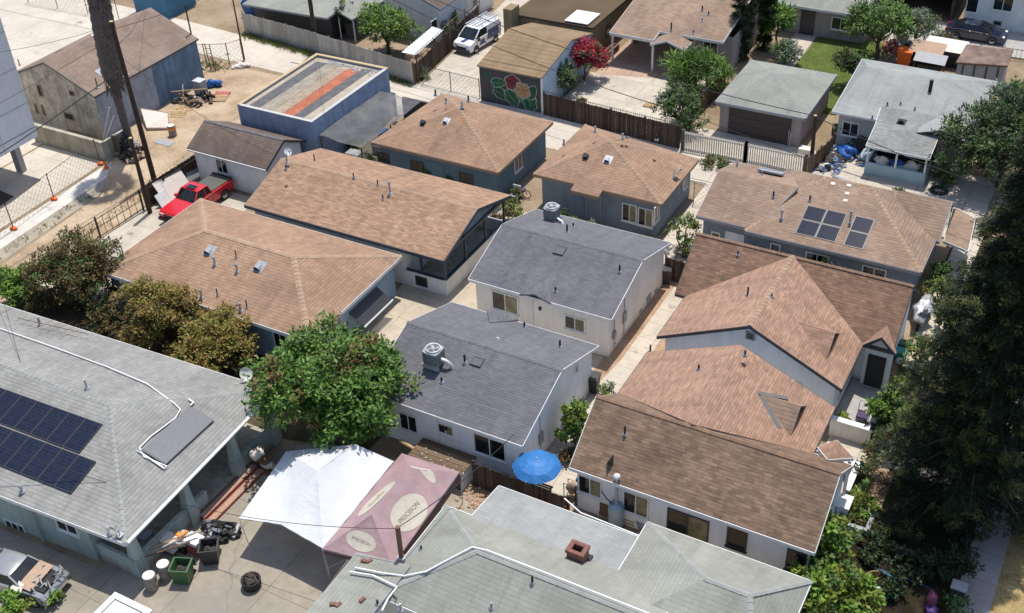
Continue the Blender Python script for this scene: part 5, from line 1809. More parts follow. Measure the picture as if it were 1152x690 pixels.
roof(H24, [[V(-59.9, 74.5, 2.9), V(-58.1, 74.5, 2.2), V(-57.9, 82, 2.2), V(-59.9, 82, 2.9)]], M['hipgray'], M['fascia_gray'], .07)
mb = MB()
mb.box(-59.5, -58.2, 75.2, 81.5, 0, 2.1); mb.build('wall', M['charcoalwall'], H24)
for xx in (-59.7, -58.2):
    mb = MB(); mb.box(xx-.04, xx+.04, 74.7, 74.78, 0, 2.3); mb.build('post', M['frame_white'], H24)
for i, (px, py, lb) in enumerate(((281, 9, 'blue tarp bundle at the left end of the low grey shed'), (378, 26, 'tall blue tarp draped beside the grey carport'))):
    q = at(px, py, .8); t = thing('tarp', (q.x, q.y, 0), lb, 'tarp')
    mb = MB(); mb.blob((q.x, q.y, .85), .8, .55, 1.0, i+3, .4, 12, 8); mb.build('cloth', M['bluetarp'], t)
    mb = MB(); mb.tube([(q.x-.8, q.y-.1, .7), (q.x, q.y-.6, 1.2), (q.x+.8, q.y-.1, .6)], .015, 5); mb.build('rope', M['whitepipe'], t)
sb = house('blue_shed', 'blue wooden shed at the top edge beyond the old building', 'shed', -79, 73)
mb = MB(); mb.box(-81.3, -77.3, 72.2, 76, 0, 2.2); mb.build('wall', siding('siding_blue', (.05, .17, .28)), sb)
roof(sb, [[V(-81.5, 72, 2.2), V(-77.1, 72, 2.2), V(-77.1, 76.3, 2.5), V(-81.5, 76.3, 2.5)]], M['blueblock'], M['fascia_gray'], .08)
# corrugated lean-to and junk shed
ct = house('lean_to', 'lean-to with pale corrugated sheets beside the dark driveway fence', 'shed', -49.9, 73)
mb = MB()
cs = [at(452, 59, 2.1), at(468, 62, 2.0), at(499, 34, 2.1), at(487, 30, 2.3)]
vs, fs = [], []
for i in range(25):
    f = i/24
    a = cs[0].lerp(cs[3], f); b = cs[1].lerp(cs[2], f)
    zz = .04*(i % 2)
    vs += [a+Z*zz, b+Z*zz]
for i in range(24): fs.append((2*i, 2*i+1, 2*i+3, 2*i+2))
mb.add(vs, fs); mb.build('roof', plain('corrugated_pale_blue', (.50, .56, .6), .5, .3, .3, 2), ct)
for q in cs:
    mb = MB(); mb.box(q.x-.05, q.x+.05, q.y-.05, q.y+.05, 0, q.z); mb.build('post', M['woodbrown'], ct)
js = house('junk_shed', 'rusty tin-roofed shed with grey double doors beside the parked dark car', 'shed', -9.5, 88)
c0 = at(1082, 90, 0)
js_z = 2.1
cs = [at(1076, 70, js_z), at(1133, 74, js_z), at(1140, 56, js_z+.3), at(1088, 50, js_z+.3)]
mb = MB(); wall_poly(mb, [(q.x, q.y, q.z-.05) for q in (cs[0]+V(.1,.1,0), cs[1]+V(-.1,.1,0), cs[2]+V(-.1,-.1,0), cs[3]+V(.1,-.1,0))]); mb.build('wall', M['fascia_gray'], js)
roof(js, [cs], plain('rusty_tin', (.2, .135, .105), .8, .2, .6, 1.5), M['rustyiron'], .05)
dd = (cs[1]-cs[0]).normalized()
for f in (.15, .38, .62, .85):
    q = cs[0].lerp(cs[1], f); mb = MB(); mb.box(q.x-.05, q.x+.05, q.y+.02, q.y+.1, 0, js_z-.1); mb.build('door_batten', M['fascia_dark'], js)

# ------------------------------------------------------------------ vegetation
LG = leaf('leaf_mango', [(0.035, 0.079, 0.014), (0.061, 0.131, 0.021), (0.105, 0.210, 0.035), (0.166, 0.289, 0.052), (0.079, 0.149, 0.026)])
LG2 = leaf('leaf_mango_new', [(.075, .14, .03), (.13, .20, .045), (.11, .17, .035), (.17, .22, .05)])
LRUST = leaf('leaf_rust_flush', [(0.210, 0.083, 0.038), (0.150, 0.112, 0.038), (0.255, 0.128, 0.060)])
LOL = leaf('leaf_olive_brown', [(.055, .055, .015), (.095, .075, .022), (.13, .085, .028), (.075, .075, .018), (.17, .09, .04)])
LOR = leaf('leaf_orange_olive', [(.17, .15, .032), (.26, .19, .042), (.33, .20, .052), (.19, .18, .038), (.30, .145, .055)])
LOR2 = leaf('leaf_yellow_olive', [(.19, .20, .036), (.27, .235, .048), (.15, .16, .032), (.32, .215, .062)])
LBR = leaf('leaf_bright', [(0.081, 0.176, 0.020), (0.149, 0.270, 0.034), (0.216, 0.338, 0.047), (0.108, 0.203, 0.027)])
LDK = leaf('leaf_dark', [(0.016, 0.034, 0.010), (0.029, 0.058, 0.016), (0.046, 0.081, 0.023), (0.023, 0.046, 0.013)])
LMID = leaf('leaf_mid', [(0.048, 0.096, 0.024), (0.080, 0.144, 0.032), (0.120, 0.192, 0.048), (0.064, 0.112, 0.032)])
LYG = leaf('leaf_yellow_green', [(0.132, 0.192, 0.024), (0.204, 0.252, 0.036), (0.108, 0.156, 0.024), (0.264, 0.264, 0.048)])
LSIL = leaf('leaf_silver', [(0.130, 0.182, 0.130), (0.195, 0.247, 0.182), (0.104, 0.143, 0.091)])
LRED = leaf('bract_magenta_red', [(.32, .015, .035), (.42, .03, .06), (.24, .012, .03), (.5, .06, .1)], )
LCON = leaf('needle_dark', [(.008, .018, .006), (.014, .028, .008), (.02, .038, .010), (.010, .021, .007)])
LCON2 = leaf('needle_tip_sunlit', [(.06, .08, .018), (.10, .115, .022), (.13, .13, .028), (.045, .065, .014)])  # sunlit look of the branch ends is put into this brighter colour
LDRY = leaf('leaf_dry', [(0.160, 0.130, 0.050), (0.220, 0.180, 0.070), (0.110, 0.100, 0.040), (0.090, 0.100, 0.040)])

def cluster(px, py, z, r, n, spread=.62, seed=1, flat=.8, ring=.55):
    """lobes of one crown, spread round a surveyed centre"""
    rr = random.Random(seed)
    c = at(px, py, z)
    out = [(c.x, c.y, c.z+.1*r, r*spread, r*spread, r*spread*flat)]
    for i in range(n):
        a = 6.283*i/n+rr.uniform(-.3, .3)
        q = r*ring*rr.uniform(.8, 1.15)
        s = r*rr.uniform(.36, .52)
        out.append((c.x+math.cos(a)*q, c.y+math.sin(a)*q, c.z+rr.uniform(-.28, .3)*r, s, s, s*flat))
    return c, out

c, b = cluster(375, 434, 3.7, 3.95, 11, .66, 3, .85)
tree('large dense green mango-like tree with rusty new shoots, beside the white canopy', (c.x, c.y, 0), b, [LG, LG, LG, LG2, LG, LG, LG2, LG, LG, LG, LG, LG, LG, LG, LRUST], 32000, .29, .066, .24, 5, 'tree', clump=.5, per=50)
c, b = cluster(88, 304, 2.3, 3.0, 7, .62, 4, .9)
tree('rounded olive-brown tree at the left, next to the dirt strip', (c.x, c.y, 0), b, [LOL, LOL, LOL, LOL, LMID], 15000, .22, .05, .16, 6, 'tree', clump=.4, per=36)
c, b = cluster(178, 348, 2.2, 2.6, 7, .6, 5, .85)
tree('orange-olive tree against the left corner of the ribbed tan roof', (c.x, c.y, 0), b, [LOR, LOR, LOR2, LOL], 11500, .22, .05, .13, 7, 'tree', clump=.36, per=34)
c, b = cluster(240, 384, 2.0, 2.35, 7, .6, 6, .85)
tree('yellow-orange tree beside the satellite dish on the light grey roof', (c.x, c.y, 0), b, [LOR, LOR2, LOR2, LOR], 10500, .22, .05, .13, 8, 'tree', clump=.36, per=34)
c, b = cluster(17, 318, 1.5, 1.7, 5, .6, 7, .8)
tree('fresh green bushy tree at the left frame edge', (c.x, c.y, 0), b, [LBR, LMID, LBR], 4200, .24, .055, .1, 9, 'tree', clump=.36, per=34)
c, b = cluster(434, 28, 2.7, 2.8, 7, .64, 8, .75)
tree('dense bright green round tree behind the alley fence at the top', (c.x, c.y, 0), b, [LBR, LMID, LG2], 7000, .3, .065, .18, 10, 'tree', clump=.42, per=36)
c, b = cluster(657, 62, 2.2, 1.85, 6, .6, 9, 1.1)
tree('crimson flowering bougainvillea against the mural garage', (c.x, c.y, 0), b, [LRED, LRED, LRED, LMID], 6500, .2, .06, .08, 11, 'shrub', 'bougainvillea', clump=.34, per=32)
c, b = cluster(633, 84, 1.6, 1.35, 5, .6, 10, 1.25)
tree('green climber at the right wall of the mural garage, below the crimson bush', (c.x, c.y, 0), b, [LMID, LDK, LMID], 3200, .2, .06, .07, 12, 'shrub', 'climber', clump=.32, per=32)
c, b = cluster(783, 78, 1.9, 2.5, 7, .6, 11, .9)
tree('spiky bright green yucca clump in front of the carport house', (c.x, c.y, 0), b, [LBR, LMID, LMID], 4600, .62, .045, .14, 13, 'tree', 'yucca', clump=.4, per=40, droop=.1)
c, b = cluster(764, 122, 1.6, 2.0, 6, .6, 12, 1.0)
tree('dark feathery tree at the corner of the dark fence and driveway', (c.x, c.y, 0), b, [LMID, LDK, LMID], 4200, .26, .045, .11, 14, 'tree', clump=.36, per=32)
for i, (px, py, h, rr_, lb) in enumerate(((832, 66, 8.8, .95, 'wider dark cypress column left of the pair at the top'), (859, 55, 8.2, .72, 'narrow dark cypress column right of the pair at the top'))):
    q = at(px, py, 0)
    b = [(q.x, q.y, h*f, rr_*s, rr_*s, h*.13) for f, s in ((.05, .75), (.14, .85), (.28, .95), (.42, 1.0), (.56, .92), (.7, .78), (.83, .55), (.94, .3))]
    tree(lb, q, b, [LCON, LDK], 12000, .17, .04, .13, 20+i, 'tree', 'cypress_tree', 'cypress trees at the top', (q.x, q.y, h*.8), clump=.26, per=32, droop=-.5)
c, b = cluster(876, 22, 2.6, 1.25, 5, .6, 14, 1.2)
tree('bright green fan-leaved plant right of the two cypresses', (c.x, c.y, 0), b, [LBR, LMID], 2000, .5, .06, .1, 22, 'tree', 'fan_palm', clump=.4, per=34)
c, b = cluster(884, 57, 1.2, 1.35, 5, .6, 15, .7)
tree('silvery green shrub behind the grey hip garage', (c.x, c.y, 0), b, [LSIL, LMID], 2600, .22, .055, .08, 23, 'shrub', 'shrub', clump=.34, per=32)
c, b = cluster(992, 26, 3.0, 2.7, 8, .6, 16, .95)
tree('tall golden green tree behind the pale grey roofed house', (c.x, c.y, 0), b, [LMID, LG2, LG], 7000, .3, .065, .18, 24, 'tree', clump=.45, per=36)
c, b = cluster(962, 74, 1.8, 1.5, 6, .6, 17, 1.1)
tree('small dark tree on the lawn edge left of the pale grey roof', (c.x, c.y, 0), b, [LDK, LMID, LOL], 3400, .24, .055, .1, 25, 'tree', clump=.4, per=30)
c, b = cluster(1033, 28, 2.0, 1.9, 6, .6, 18, .9)
tree('dusty olive tree left of the parked dark car', (c.x, c.y, 0), b, [LSIL, LMID, LDRY], 4200, .25, .05, .12, 26, 'tree', clump=.42, per=30)
c, b = cluster(1058, 48, .9, 1.2, 5, .6, 19, .9)
tree('dry brownish shrub between the dark car and the junk yard', (c.x, c.y, 0), b, [LDRY, LOL], 2200, .22, .045, .07, 27, 'shrub', 'shrub', clump=.36, per=28)
c, b = cluster(1136, 160, 3.4, 4.3, 9, .62, 20, .95)
tree('big grey-green tree at the right edge beside the pale grey house', (c.x, c.y, 0), b, [LDK, LDK, LMID, LDK], 19000, .3, .06, .22, 28, 'tree', clump=.5, per=38)
c, b = cluster(1142, 112, 3.4, 2.0, 6, .62, 21, .95)
tree('sparse grey-green tree at the right edge above the bigger one', (c.x, c.y, 0), b, [LMID, LSIL, LMID], 4200, .28, .055, .14, 29, 'tree', clump=.45, per=32)

# the tall conifer on the right
def conifer(label, base, h, rmax, seed):
    r = random.Random(seed)
    base = Vector(base)
    t = thing('conifer_tree', base, label, 'tree')
    mb = MB()
    mb.tube([base-Z*.1, base+Z*h*.3, base+Z*h*.7, base+Z*h], [.55, .42, .2, .03], 12)
    br = MB(); fo = MB()
    z = 1.0
    while z < h-.3:
        f = z/h
        rad_ = rmax*(1-f)**.9
        nb = 9 if f < .6 else 7
        a0 = r.uniform(0, 6.28)
        for i in range(nb):
            a = a0+6.283*i/nb+r.uniform(-.25, .25)
            L_ = rad_*r.uniform(.66, 1.12)
            d = V(math.cos(a), math.sin(a), 0)
            st = base+Z*(z+r.uniform(-.2, .2))
            pts = [st, st+d*L_*.5+Z*.15, st+d*L_-Z*(.12*L_)]
            br.tube(pts, [.09*(1-f)+.02, .05*(1-f)+.015, .012], 5, caps=False)
            m_ = int(8+L_*8)
            for j in range(m_):
                u = r.uniform(.18, 1.0)**.75
                p = pts[0].lerp(pts[1], u*2) if u < .5 else pts[1].lerp(pts[2], u*2-1)
                sd = V(-d.y, d.x, 0)
                p = p+sd*r.gauss(0, .35)*(1.15-u*.5)+Z*r.gauss(0, .12)
                mi = 1 if (u > .85 and r.random() < .45) else 0
                for q in range(26):
                    dd = (d*r.uniform(.1, 1)+sd*r.uniform(-1, 1)+Z*r.uniform(-.55, .35)).normalized()
                    leaf_quad(fo, p+rnd_dir(r)*.16, dd, (Z+rnd_dir(r)*.8).normalized(), r.uniform(.16, .3), r.uniform(.012, .024), mi)
        z += .62 if f < .7 else .5
    mb.build('trunk', M['bark'], t)
    br.build('limbs', M['bark'], t)
    fo.build('crown', [LCON, LCON2], t)
    return t
conifer('huge dark conifer filling the right edge of the picture', (-1.3, 42.4, 0), 24, 4.75, 31)
conifer('second dark conifer behind the huge one at the right edge', (4.6, 50.5, 0), 21, 4.2, 32)

# small plants of the courts and gardens
def small(px, py, label, rx, rz, mats, n=700, name='shrub', cat='shrub', z=0, zc=0, seed=None, L=.18, W=.05, group=None, **kw):
    q = at(px, py, zc or z)
    if zc: q = V(q.x, q.y, 0)
    return shrub(label, q, rx, rx, rz, mats, n, L, W, seed or int(px*7+py), name, cat, group, **kw)
small(768, 282, 'airy lime green sapling in the path between grey house and rust brown roof', .95, 1.35, [LYG, LMID], 1100, 'sapling', 'tree')
small(770, 290, 'low flowering bush at the foot of the lime green sapling', .55, .4, [LMID, LDRY], 350)
small(848, 283, 'light green hedge bush between the solar house and the rust brown roof, left one', .95, 1.15, [LYG, LMID], 800, zc=1.7)
small(874, 290, 'small yellowish bush between the two hedge bushes behind the rust brown roof', .6, 1.0, [LYG, LDRY], 400, zc=1.6)
small(915, 302, 'bright feathery hedge bush below the solar panels, left half', 1.15, 1.3, [LBR, LMID], 1400, L=.26, W=.035, zc=1.9)
small(945, 310, 'bright feathery hedge bush below the solar panels, right half', 1.0, 1.25, [LBR, LMID], 1200, L=.26, W=.035, zc=1.9)
small(990, 318, 'pale low bush at the right end of the solar house front', .6, 0.8, [LSIL, LMID], 350, zc=1.4)
small(626, 238, 'leafy bed plant left of the little cone conifer behind the far grey roof', .55, 0.75, [LMID, LBR], 420, zc=1.1)
small(648, 250, 'leafy green bed plant behind the far grey roof', .7, 0.8, [LMID, LYG], 500, zc=1.1)
small(664, 252, 'low pale bed plant at the right end of the planting behind the far grey roof', .55, 0.65, [LSIL, LMID], 380, zc=0.9)
small(637, 243, 'little cone-shaped conifer behind the far grey roof', .3, 1.0, [LDK], 420, 'cone_conifer', 'tree', lobes=3, zc=1.2)
small(572, 243, 'shaggy shrub beside the dark screened porch', .8, .7, [LMID, LOL, LYG], 700)
small(558, 250, 'reddish potted plant beside the dark screened porch', .4, .45, [LRUST, LOL], 260)
small(583, 225, 'rusty flowering plant at the junk corner behind the porch', .45, .4, [LRUST, LMID], 260)
small(381, 165, 'yellow-green climbing vine on the blue block wall beside the shade net', .75, 1.25, [LYG, LMID], 1000, 'vine', 'vine', L=.26, W=.08)
small(398, 172, 'thin vine hanging at the front edge of the shade net', .55, .7, [LYG, LMID], 420, 'vine', 'vine', L=.24, W=.07)
small(415, 178, 'low green plant in front of the teal house', .4, 0.7, [LMID], 250, zc=1.0)
small(480, 192, 'small green bush under the teal wall', .5, 0.8, [LBR, LMID], 300, zc=1.2)
small(503, 200, 'second small green bush under the teal wall, right of the first', .35, 0.75, [LBR, LMID], 220, zc=1.2)
small(648, 500, 'lemon tree with glossy leaves beside the near grey house path', .95, 1.7, [LMID, LBR, LYG], 1900, 'lemon_tree', 'tree', L=.22, W=.06)
small(640, 520, 'dark trailing plant below the lemon tree', .5, .45, [LDK, LRUST], 350)
small(683, 450, 'small pale flowering plant at the corner of the peach roof', .45, .5, [LYG, LSIL], 300)
small(1055, 318, 'clipped dark round bush beside the solar house corner', .85, .75, [LDK, LMID], 1100)
small(1056, 342, 'yellow-green leafy bush behind the white covered motorbike', 1.0, 1.1, [LYG, LOR2, LMID], 1300)
small(1075, 345, 'loose green bush under the conifer edge beside the side walkway', 1.0, .9, [LMID, LDK], 800)
small(1062, 372, 'bright green bush under the conifer below the side walkway', 1.0, 1.0, [LYG, LMID, LDK], 900)
small(1032, 418, 'golden green shrub along the walkway, level with the dark front door', 1.1, 1.3, [LYG, LOR2, LMID], 1500)
small(1015, 440, 'low leafy plant at the top of the small lawn', .6, .45, [LMID, LYG], 420)
small(995, 488, 'small multi-stemmed tree with bright leaves before the block porch wall', .95, 1.5, [LBR, LMID], 1500, 'sapling', 'tree', L=.24, W=.07)
small(990, 503, 'red flowering plant in front of the block porch wall', .55, .5, [LMID, LRED, LYG], 420)
small(1005, 497, 'leafy border plant right of the bright multi-stemmed tree', .65, .6, [LMID, LYG], 500)
small(975, 520, 'straggling bush left of the front path', .5, .75, [LMID, LDRY, LRUST], 450)
small(968, 545, 'dark bush at the front corner of the entry walls', .55, .8, [LDK, LMID], 450)
small(962, 575, 'bright green low mound plant beside the white block end', .75, .55, [LYG, LBR], 700)
small(952, 590, 'orange flowering plant in the bed beside the brown roof', .4, .4, [LRUST, LMID], 260)
small(925, 650, 'tall yellow-green citrus bush beside the brown roof corner', 1.5, 2.0, [LBR, LYG, LMID], 3600, 'citrus_bush', 'shrub', L=.24, W=.075, clump=.3)
small(925, 690, 'second citrus bush at the bottom edge, below the taller one', 1.45, 1.5, [LYG, LBR, LMID], 3200, 'citrus_bush', 'shrub', L=.24, W=.075, clump=.3)
small(963, 695, 'third citrus bush at the bottom edge, right-hand side', 1.1, 1.1, [LBR, LYG], 1800, 'citrus_bush', 'shrub', L=.24, W=.075, clump=.3)
small(1075, 690, 'dark low bush in the conifer shade at the bottom edge', .9, .5, [LDK, LMID], 500)
small(18, 690, 'yellow-green weedy bush in front of the wrecked car', 1.0, .8, [LYG, LBR], 1100)
small(58, 682, 'small green weed clump at the nose of the wrecked car', .55, .45, [LMID, LBR], 420)
small(655, 118, 'thin weed patch at the foot of the dark driveway fence', .5, .25, [LDRY], 200)
small(477, 88, 'dry weed clump at the foot of the driveway fence', .6, .4, [LDRY, LMID], 350)
small(798, 186, 'dry hedge strip before the white picket gate, left half', .8, .35, [LDRY, LMID], 500)
small(815, 190, 'dry hedge strip before the white picket gate, right half', .7, .35, [LDRY, LMID], 450)
small(1060, 208, 'spiky dark plant in the yard under the right edge tree', .8, .9, [LDK, LMID], 600, L=.5, W=.03)
small(393, 40, 'ragged green bush over the alley fence, left of the round tree', 1.2, 1.9, [LMID, LDK], 1300)
small(1008, 225, 'small green plant at the yard edge under the right edge tree', .5, .5, [LMID], 250)
for i, (px, py) in enumerate(((505, 28), (512, 20))):
    small(px, py+20, ('dark ivy column on the grey house wall by the van', 'green ivy patch beyond the dark ivy column')[i], .5, 1.2, [LDK, LMID], 500, 'ivy', 'vine')
# roadside weeds: nobody could count the blades
mb = MB(); r = random.Random(77)
def tufts(pa, pb, wd, n, h):
    for i in range(n):
        f = r.random()
        q = Vector(pa).lerp(Vector(pb), f)+V(r.gauss(0, wd), r.gauss(0, wd), 0)
        for j in range(5):
            d = (rnd_dir(r)*.6+Z).normalized()
            leaf_quad(mb, q+V(r.gauss(0, .08), r.gauss(0, .08), 0), d, rnd_dir(r), h*r.uniform(.5, 1.2), .02, r.randrange(3))
tufts((-68.5, 72.0, 0), (-49.2, 69.5, 0), .22, 900, .35)
tufts((-57.4, 52, 0), (-56.2, 34, 0), .3, 160, .22)
tufts((-60.0, 30, 0), (-60.3, 46, 0), .3, 120, .25)
tufts((1.4, 30, 0), (2.8, 60, 0), .6, 1500, .14)
tufts((-65.5, 65.5, 0), (-67.5, 66, 0), .5, 120, .3)
tufts((-21.8, 79, 0), (-18, 91, 0), 1.6, 1600, .12)
tufts((-4.9, 45.4, 0), (-3.4, 48.6, 0), .6, 700, .12)
tufts((-5.6, 30, 0), (-1.2, 41, 0), 1.8, 1800, .13)
tufts((-4.6, 50, 0), (-1.2, 62, 0), 1.2, 900, .16)
tag(mb.build('grass', [LDRY, LMID, LYG]), 'dry and green grass tufts along fences, lawns and verge', 'grass', kind='stuff')

small(1000, 668, 'added dark low bush standing in for shade beside the play rocker', .9, .55, [LCON, LDK], 700)  # this bush and the next three: near-black leaves added to darken the ground
small(1020, 645, 'added dark spreading bush standing in for shade behind the blue pipe', 1.2, .6, [LCON, LDK], 900)
small(1062, 650, 'added dark bush standing in for shade at the sidewalk edge under the huge conifer', 1.1, .9, [LCON, LDK], 1100)
small(985, 625, 'added dark bush standing in for shade between citrus bushes and conifer', .9, .6, [LDK, LCON], 800)

small(122, 372, 'dark brownish bush filling the gap below the olive-brown tree', 1.4, 1.1, [LOL, LDK, LOL], 1900)
small(60, 352, 'dark olive bush at the back edge of the light grey roof, far left', 1.3, 1.0, [LOL, LDK], 1500)
small(205, 412, 'golden olive bush under the yellow-orange tree at the grey roof edge', 1.2, .9, [LOR, LOL], 1500)
small(280, 432, 'dark bush beside the satellite dish and the big green tree', 1.0, .9, [LDK, LOL], 1100)

# ------------------------------------------------------------------ fences, poles and wires
plank_fence('wooden_fence', 'long weathered pale grey board fence along the alley at the top left', [(-68.6, 72.5), (-60.6, 71.6), (-49.0, 69.7)], 1.9, M['woodgray'], M['woodbrown'], .5, .02, 2.4, .04)
plank_fence('wooden_fence', 'dark brown board fence along the left side of the van driveway', [(-48.9, 70.0), (-50.3, 82.5)], 1.7, M['wood'], M['rustyiron'], .16, .012, 2.5, .05)
rl = thing('handrail', (-49.4, 75, 0), 'two thin rusty rails standing above the dark van driveway fence', 'railing')
for zz in (2.1, 2.6):
    mb = MB(); mb.tube([(-48.75, 70.0, zz), (-50.2, 82.5, zz)], .03, 6); mb.build('rail', M['rustyiron'], rl)
for i in range(5):
    f = i/4; mb = MB(); mb.tube([(-48.75-1.45*f, 70+12.5*f, 0), (-48.75-1.45*f, 70+12.5*f, 2.65)], .03, 6); mb.build('post', M['rustyiron'], rl)
plank_fence('wooden_fence', 'dark brown board fence with iron spikes between mural garage and driveway tree', [(-37.1, 69.3), (-31.4, 68.9), (-25.9, 68.5)], 1.8, M['wood'], M['wood'], .15, .012, 2.8, .03, spikes=True)
bar_fence('picket_gate', 'cream picket gate with dark posts in front of the grey hip garage', [(-25.6, 68.5), (-21.0, 68.6), (-16.8, 68.6)], 1.5, M['picket'], .16, .07, 4.3, .2, 'gate', M['fascia_dark'])
plank_fence('wooden_fence', 'short dark board gate at the end of the court path behind the black bin', [(-20.6, 53.25), (-18.6, 53.1)], 1.6, M['wood'], M['wood'], .14, .01, 1.0, .02)
plank_fence('wooden_fence', 'dark board fence between the near grey house and the bottom pale roof', [(-22.2, 33.25), (-17.1, 33.2)], 1.5, M['wood'], M['wood'], .15, .012, 2.4, .05)
ral = thing('railing', (-15, 32.95, 0), 'pale metal rail with mesh behind the bottom pale roof, before the water heater', 'railing')
mb = MB(); mb.tube([(-17.2, 33.1, 1.5), (-16.2, 32.75, 1.35), (-13.2, 32.7, 1.3)], .045, 8); mb.build('rail', M['alu'], ral)
for i in range(4):
    mb = MB(); xx = -17.0+1.2*i; mb.tube([(xx, 32.8, 0), (xx, 32.8, 1.35)], .03, 6); mb.build('post', M['rustyiron'], ral)
plank_fence('wooden_fence', 'dark brown board fence beside the red pickup along the dirt strip', [(-55.35, 45.9), (-55.05, 51.6)], 1.7, M['wood'], M['wood'], .16, .012, 2.0, .04, face=-1)
bar_fence('iron_gate', 'brown iron bar gate along the dirt strip, left of the dark board fence', [(-55.75, 38.0), (-55.4, 45.7)], 1.5, M['rustyiron'], .55, .03, 3.8, .1, 'gate', M['iron'], (.1, .55, .95))
chain_fence('chain_link_fence', 'temporary chain-link fence on sandbagged posts along the left sidewalk', [(-61.7, 24), (-61.75, 40.1), (-62.2, 44.1), (-62.9, 49.2)], 2.0, .45, .005, 4.1, .035, base_mat='orange', postmat='rustyiron')
chain_fence('chain_link_fence', 'chain-link fence along the far side of the concrete lot, top left', [(-93, 69.9), (-81.5, 70.2)], 1.9, .45, .005, 3.5, .035, postmat='rustyiron')
chain_fence('chain_link_fence', 'chain-link fence between the dirt lot and the alley', [(-68.6, 64.6), (-65.2, 66.4), (-64.7, 67.6)], 2.0, .4, .005, 2.4, .04, postmat='rustyiron')
chain_fence('chain_link_gate', 'thin chain-link gate across the mouth of the van driveway', [(-48.4, 70.1), (-42.9, 69.7)], 1.6, .4, .006, 2.7, .035, 'gate', postmat='iron')
chain_fence('chain_link_fence', 'chain-link fence closing the path beside the blue-grey hipped house', [(-22.2, 62.0), (-20.2, 62.2)], 1.6, .35, .005, 2, .03)
bar_fence('metal_fence', 'low grey corrugated panels fencing the pale blue porch yard', [(-14.6, 67.6), (-12.4, 67.0), (-8.6, 67.0)], 1.0, M['hvac'], .2, .17, 2, .06)
bar_fence('metal_fence', 'dark wire fence behind the solar roof along the right yard', [(-8.4, 66.9), (-5.2, 65.4)], 1.2, M['iron'], .2, .02, 1.6, .05)
plank_fence('wooden_fence', 'leaning brown fence beside the grey hip garage driveway and yard pole', [(-16.6, 68.4), (-15.9, 72.6)], 1.4, M['woodbrown'], M['woodbrown'], .15, .02, 2, .12)
bar_fence('iron_fence', 'rusty iron fence before the dark parked car', [(-17.5, 92.6), (-2, 93)], 1.0, M['rustyiron'], .35, .025, 3, .05)
plank_fence('wooden_fence', 'brown board fence between the carport house and the grey hip garage', [(-26.6, 70.5), (-26.3, 79)], 1.6, M['woodbrown'], M['woodbrown'], .15, .012, 2.2, .05)
plank_fence('wooden_fence', 'brown board fence between the mustard flat house and the carport', [(-37.6, 72), (-37.5, 79.0)], 1.5, M['woodbrown'], M['woodbrown'], .15, .012, 2.2, .05)
# low white block walls of the two entries
bw = thing('porch_wall', (-7.0, 44.4, 0), 'pale block porch wall with white coping below the dark front door', 'wall')
mb = MB(); mb.box(-8.0, -6.0, 44.15, 44.4, 0, 1.05); mb.box(-6.2, -6.0, 44.4, 45.4, 0, 1.05); mb.build('wall_body', M['cream'], bw)
mb = MB(); mb.box(-8.0, -5.95, 44.1, 44.45, 1.05, 1.12); mb.box(-6.25, -5.95, 44.45, 45.45, 1.05, 1.12); mb.build('coping', M['frame_white'], bw)
bw = thing('porch_wall', (-7.0, 42.0, 0), 'lower pale block wall with stepped white coping, across the path from the taller one', 'wall')
mb = MB(); mb.box(-8.0, -5.9, 41.55, 41.8, 0, .85); mb.box(-6.1, -5.9, 39.9, 41.55, 0, .85); mb.build('wall_body', M['lowwall'], bw)
mb = MB(); mb.box(-8.0, -6.7, 41.5, 41.85, .85, .93); mb.box(-6.7, -5.85, 41.5, 41.85, .85, 1.02); mb.box(-6.15, -5.85, 39.9, 41.5, .85, .92); mb.build('coping', M['frame_white'], bw)
bw = thing('block_pillar', (-5.8, 39.2, 0), 'white block pillar at the corner of the brown roofed house entry', 'pillar')
mb = MB(); mb.box(-6.1, -5.6, 38.6, 39.4, 0, 1.0); mb.build('pillar_body', M['white'], bw); mb = MB(); mb.box(-6.15, -5.55, 38.55, 39.45, 1.0, 1.08); mb.build('cap', M['frame_white'], bw)
bw = thing('block_pillar', (-5.8, 46.6, 0), 'white block pillar at the outer corner of the upper porch', 'pillar')
mb = MB(); mb.box(-6.1, -5.65, 46.3, 46.75, 0, 1.2); mb.build('pillar_body', M['white'], bw); mb = MB(); mb.box(-6.15, -5.6, 46.25, 46.8, 1.2, 1.28); mb.build('cap', M['frame_white'], bw)
bw = thing('planter', (-5.2, 39.4, 0), 'weathered grey concrete block planter at the edge of the shade', 'planter')
mb = MB()
q = at(968, 590, 0)
for a in ((-.5, .5, -.7, -.5), (-.5, .5, .5, .7), (.3, .5, -.5, .5)): mb.box(q.x+a[0], q.x+a[1], q.y+a[2], q.y+a[3], 0, .4)
mb.build('block_rim', M['hvac'], bw)

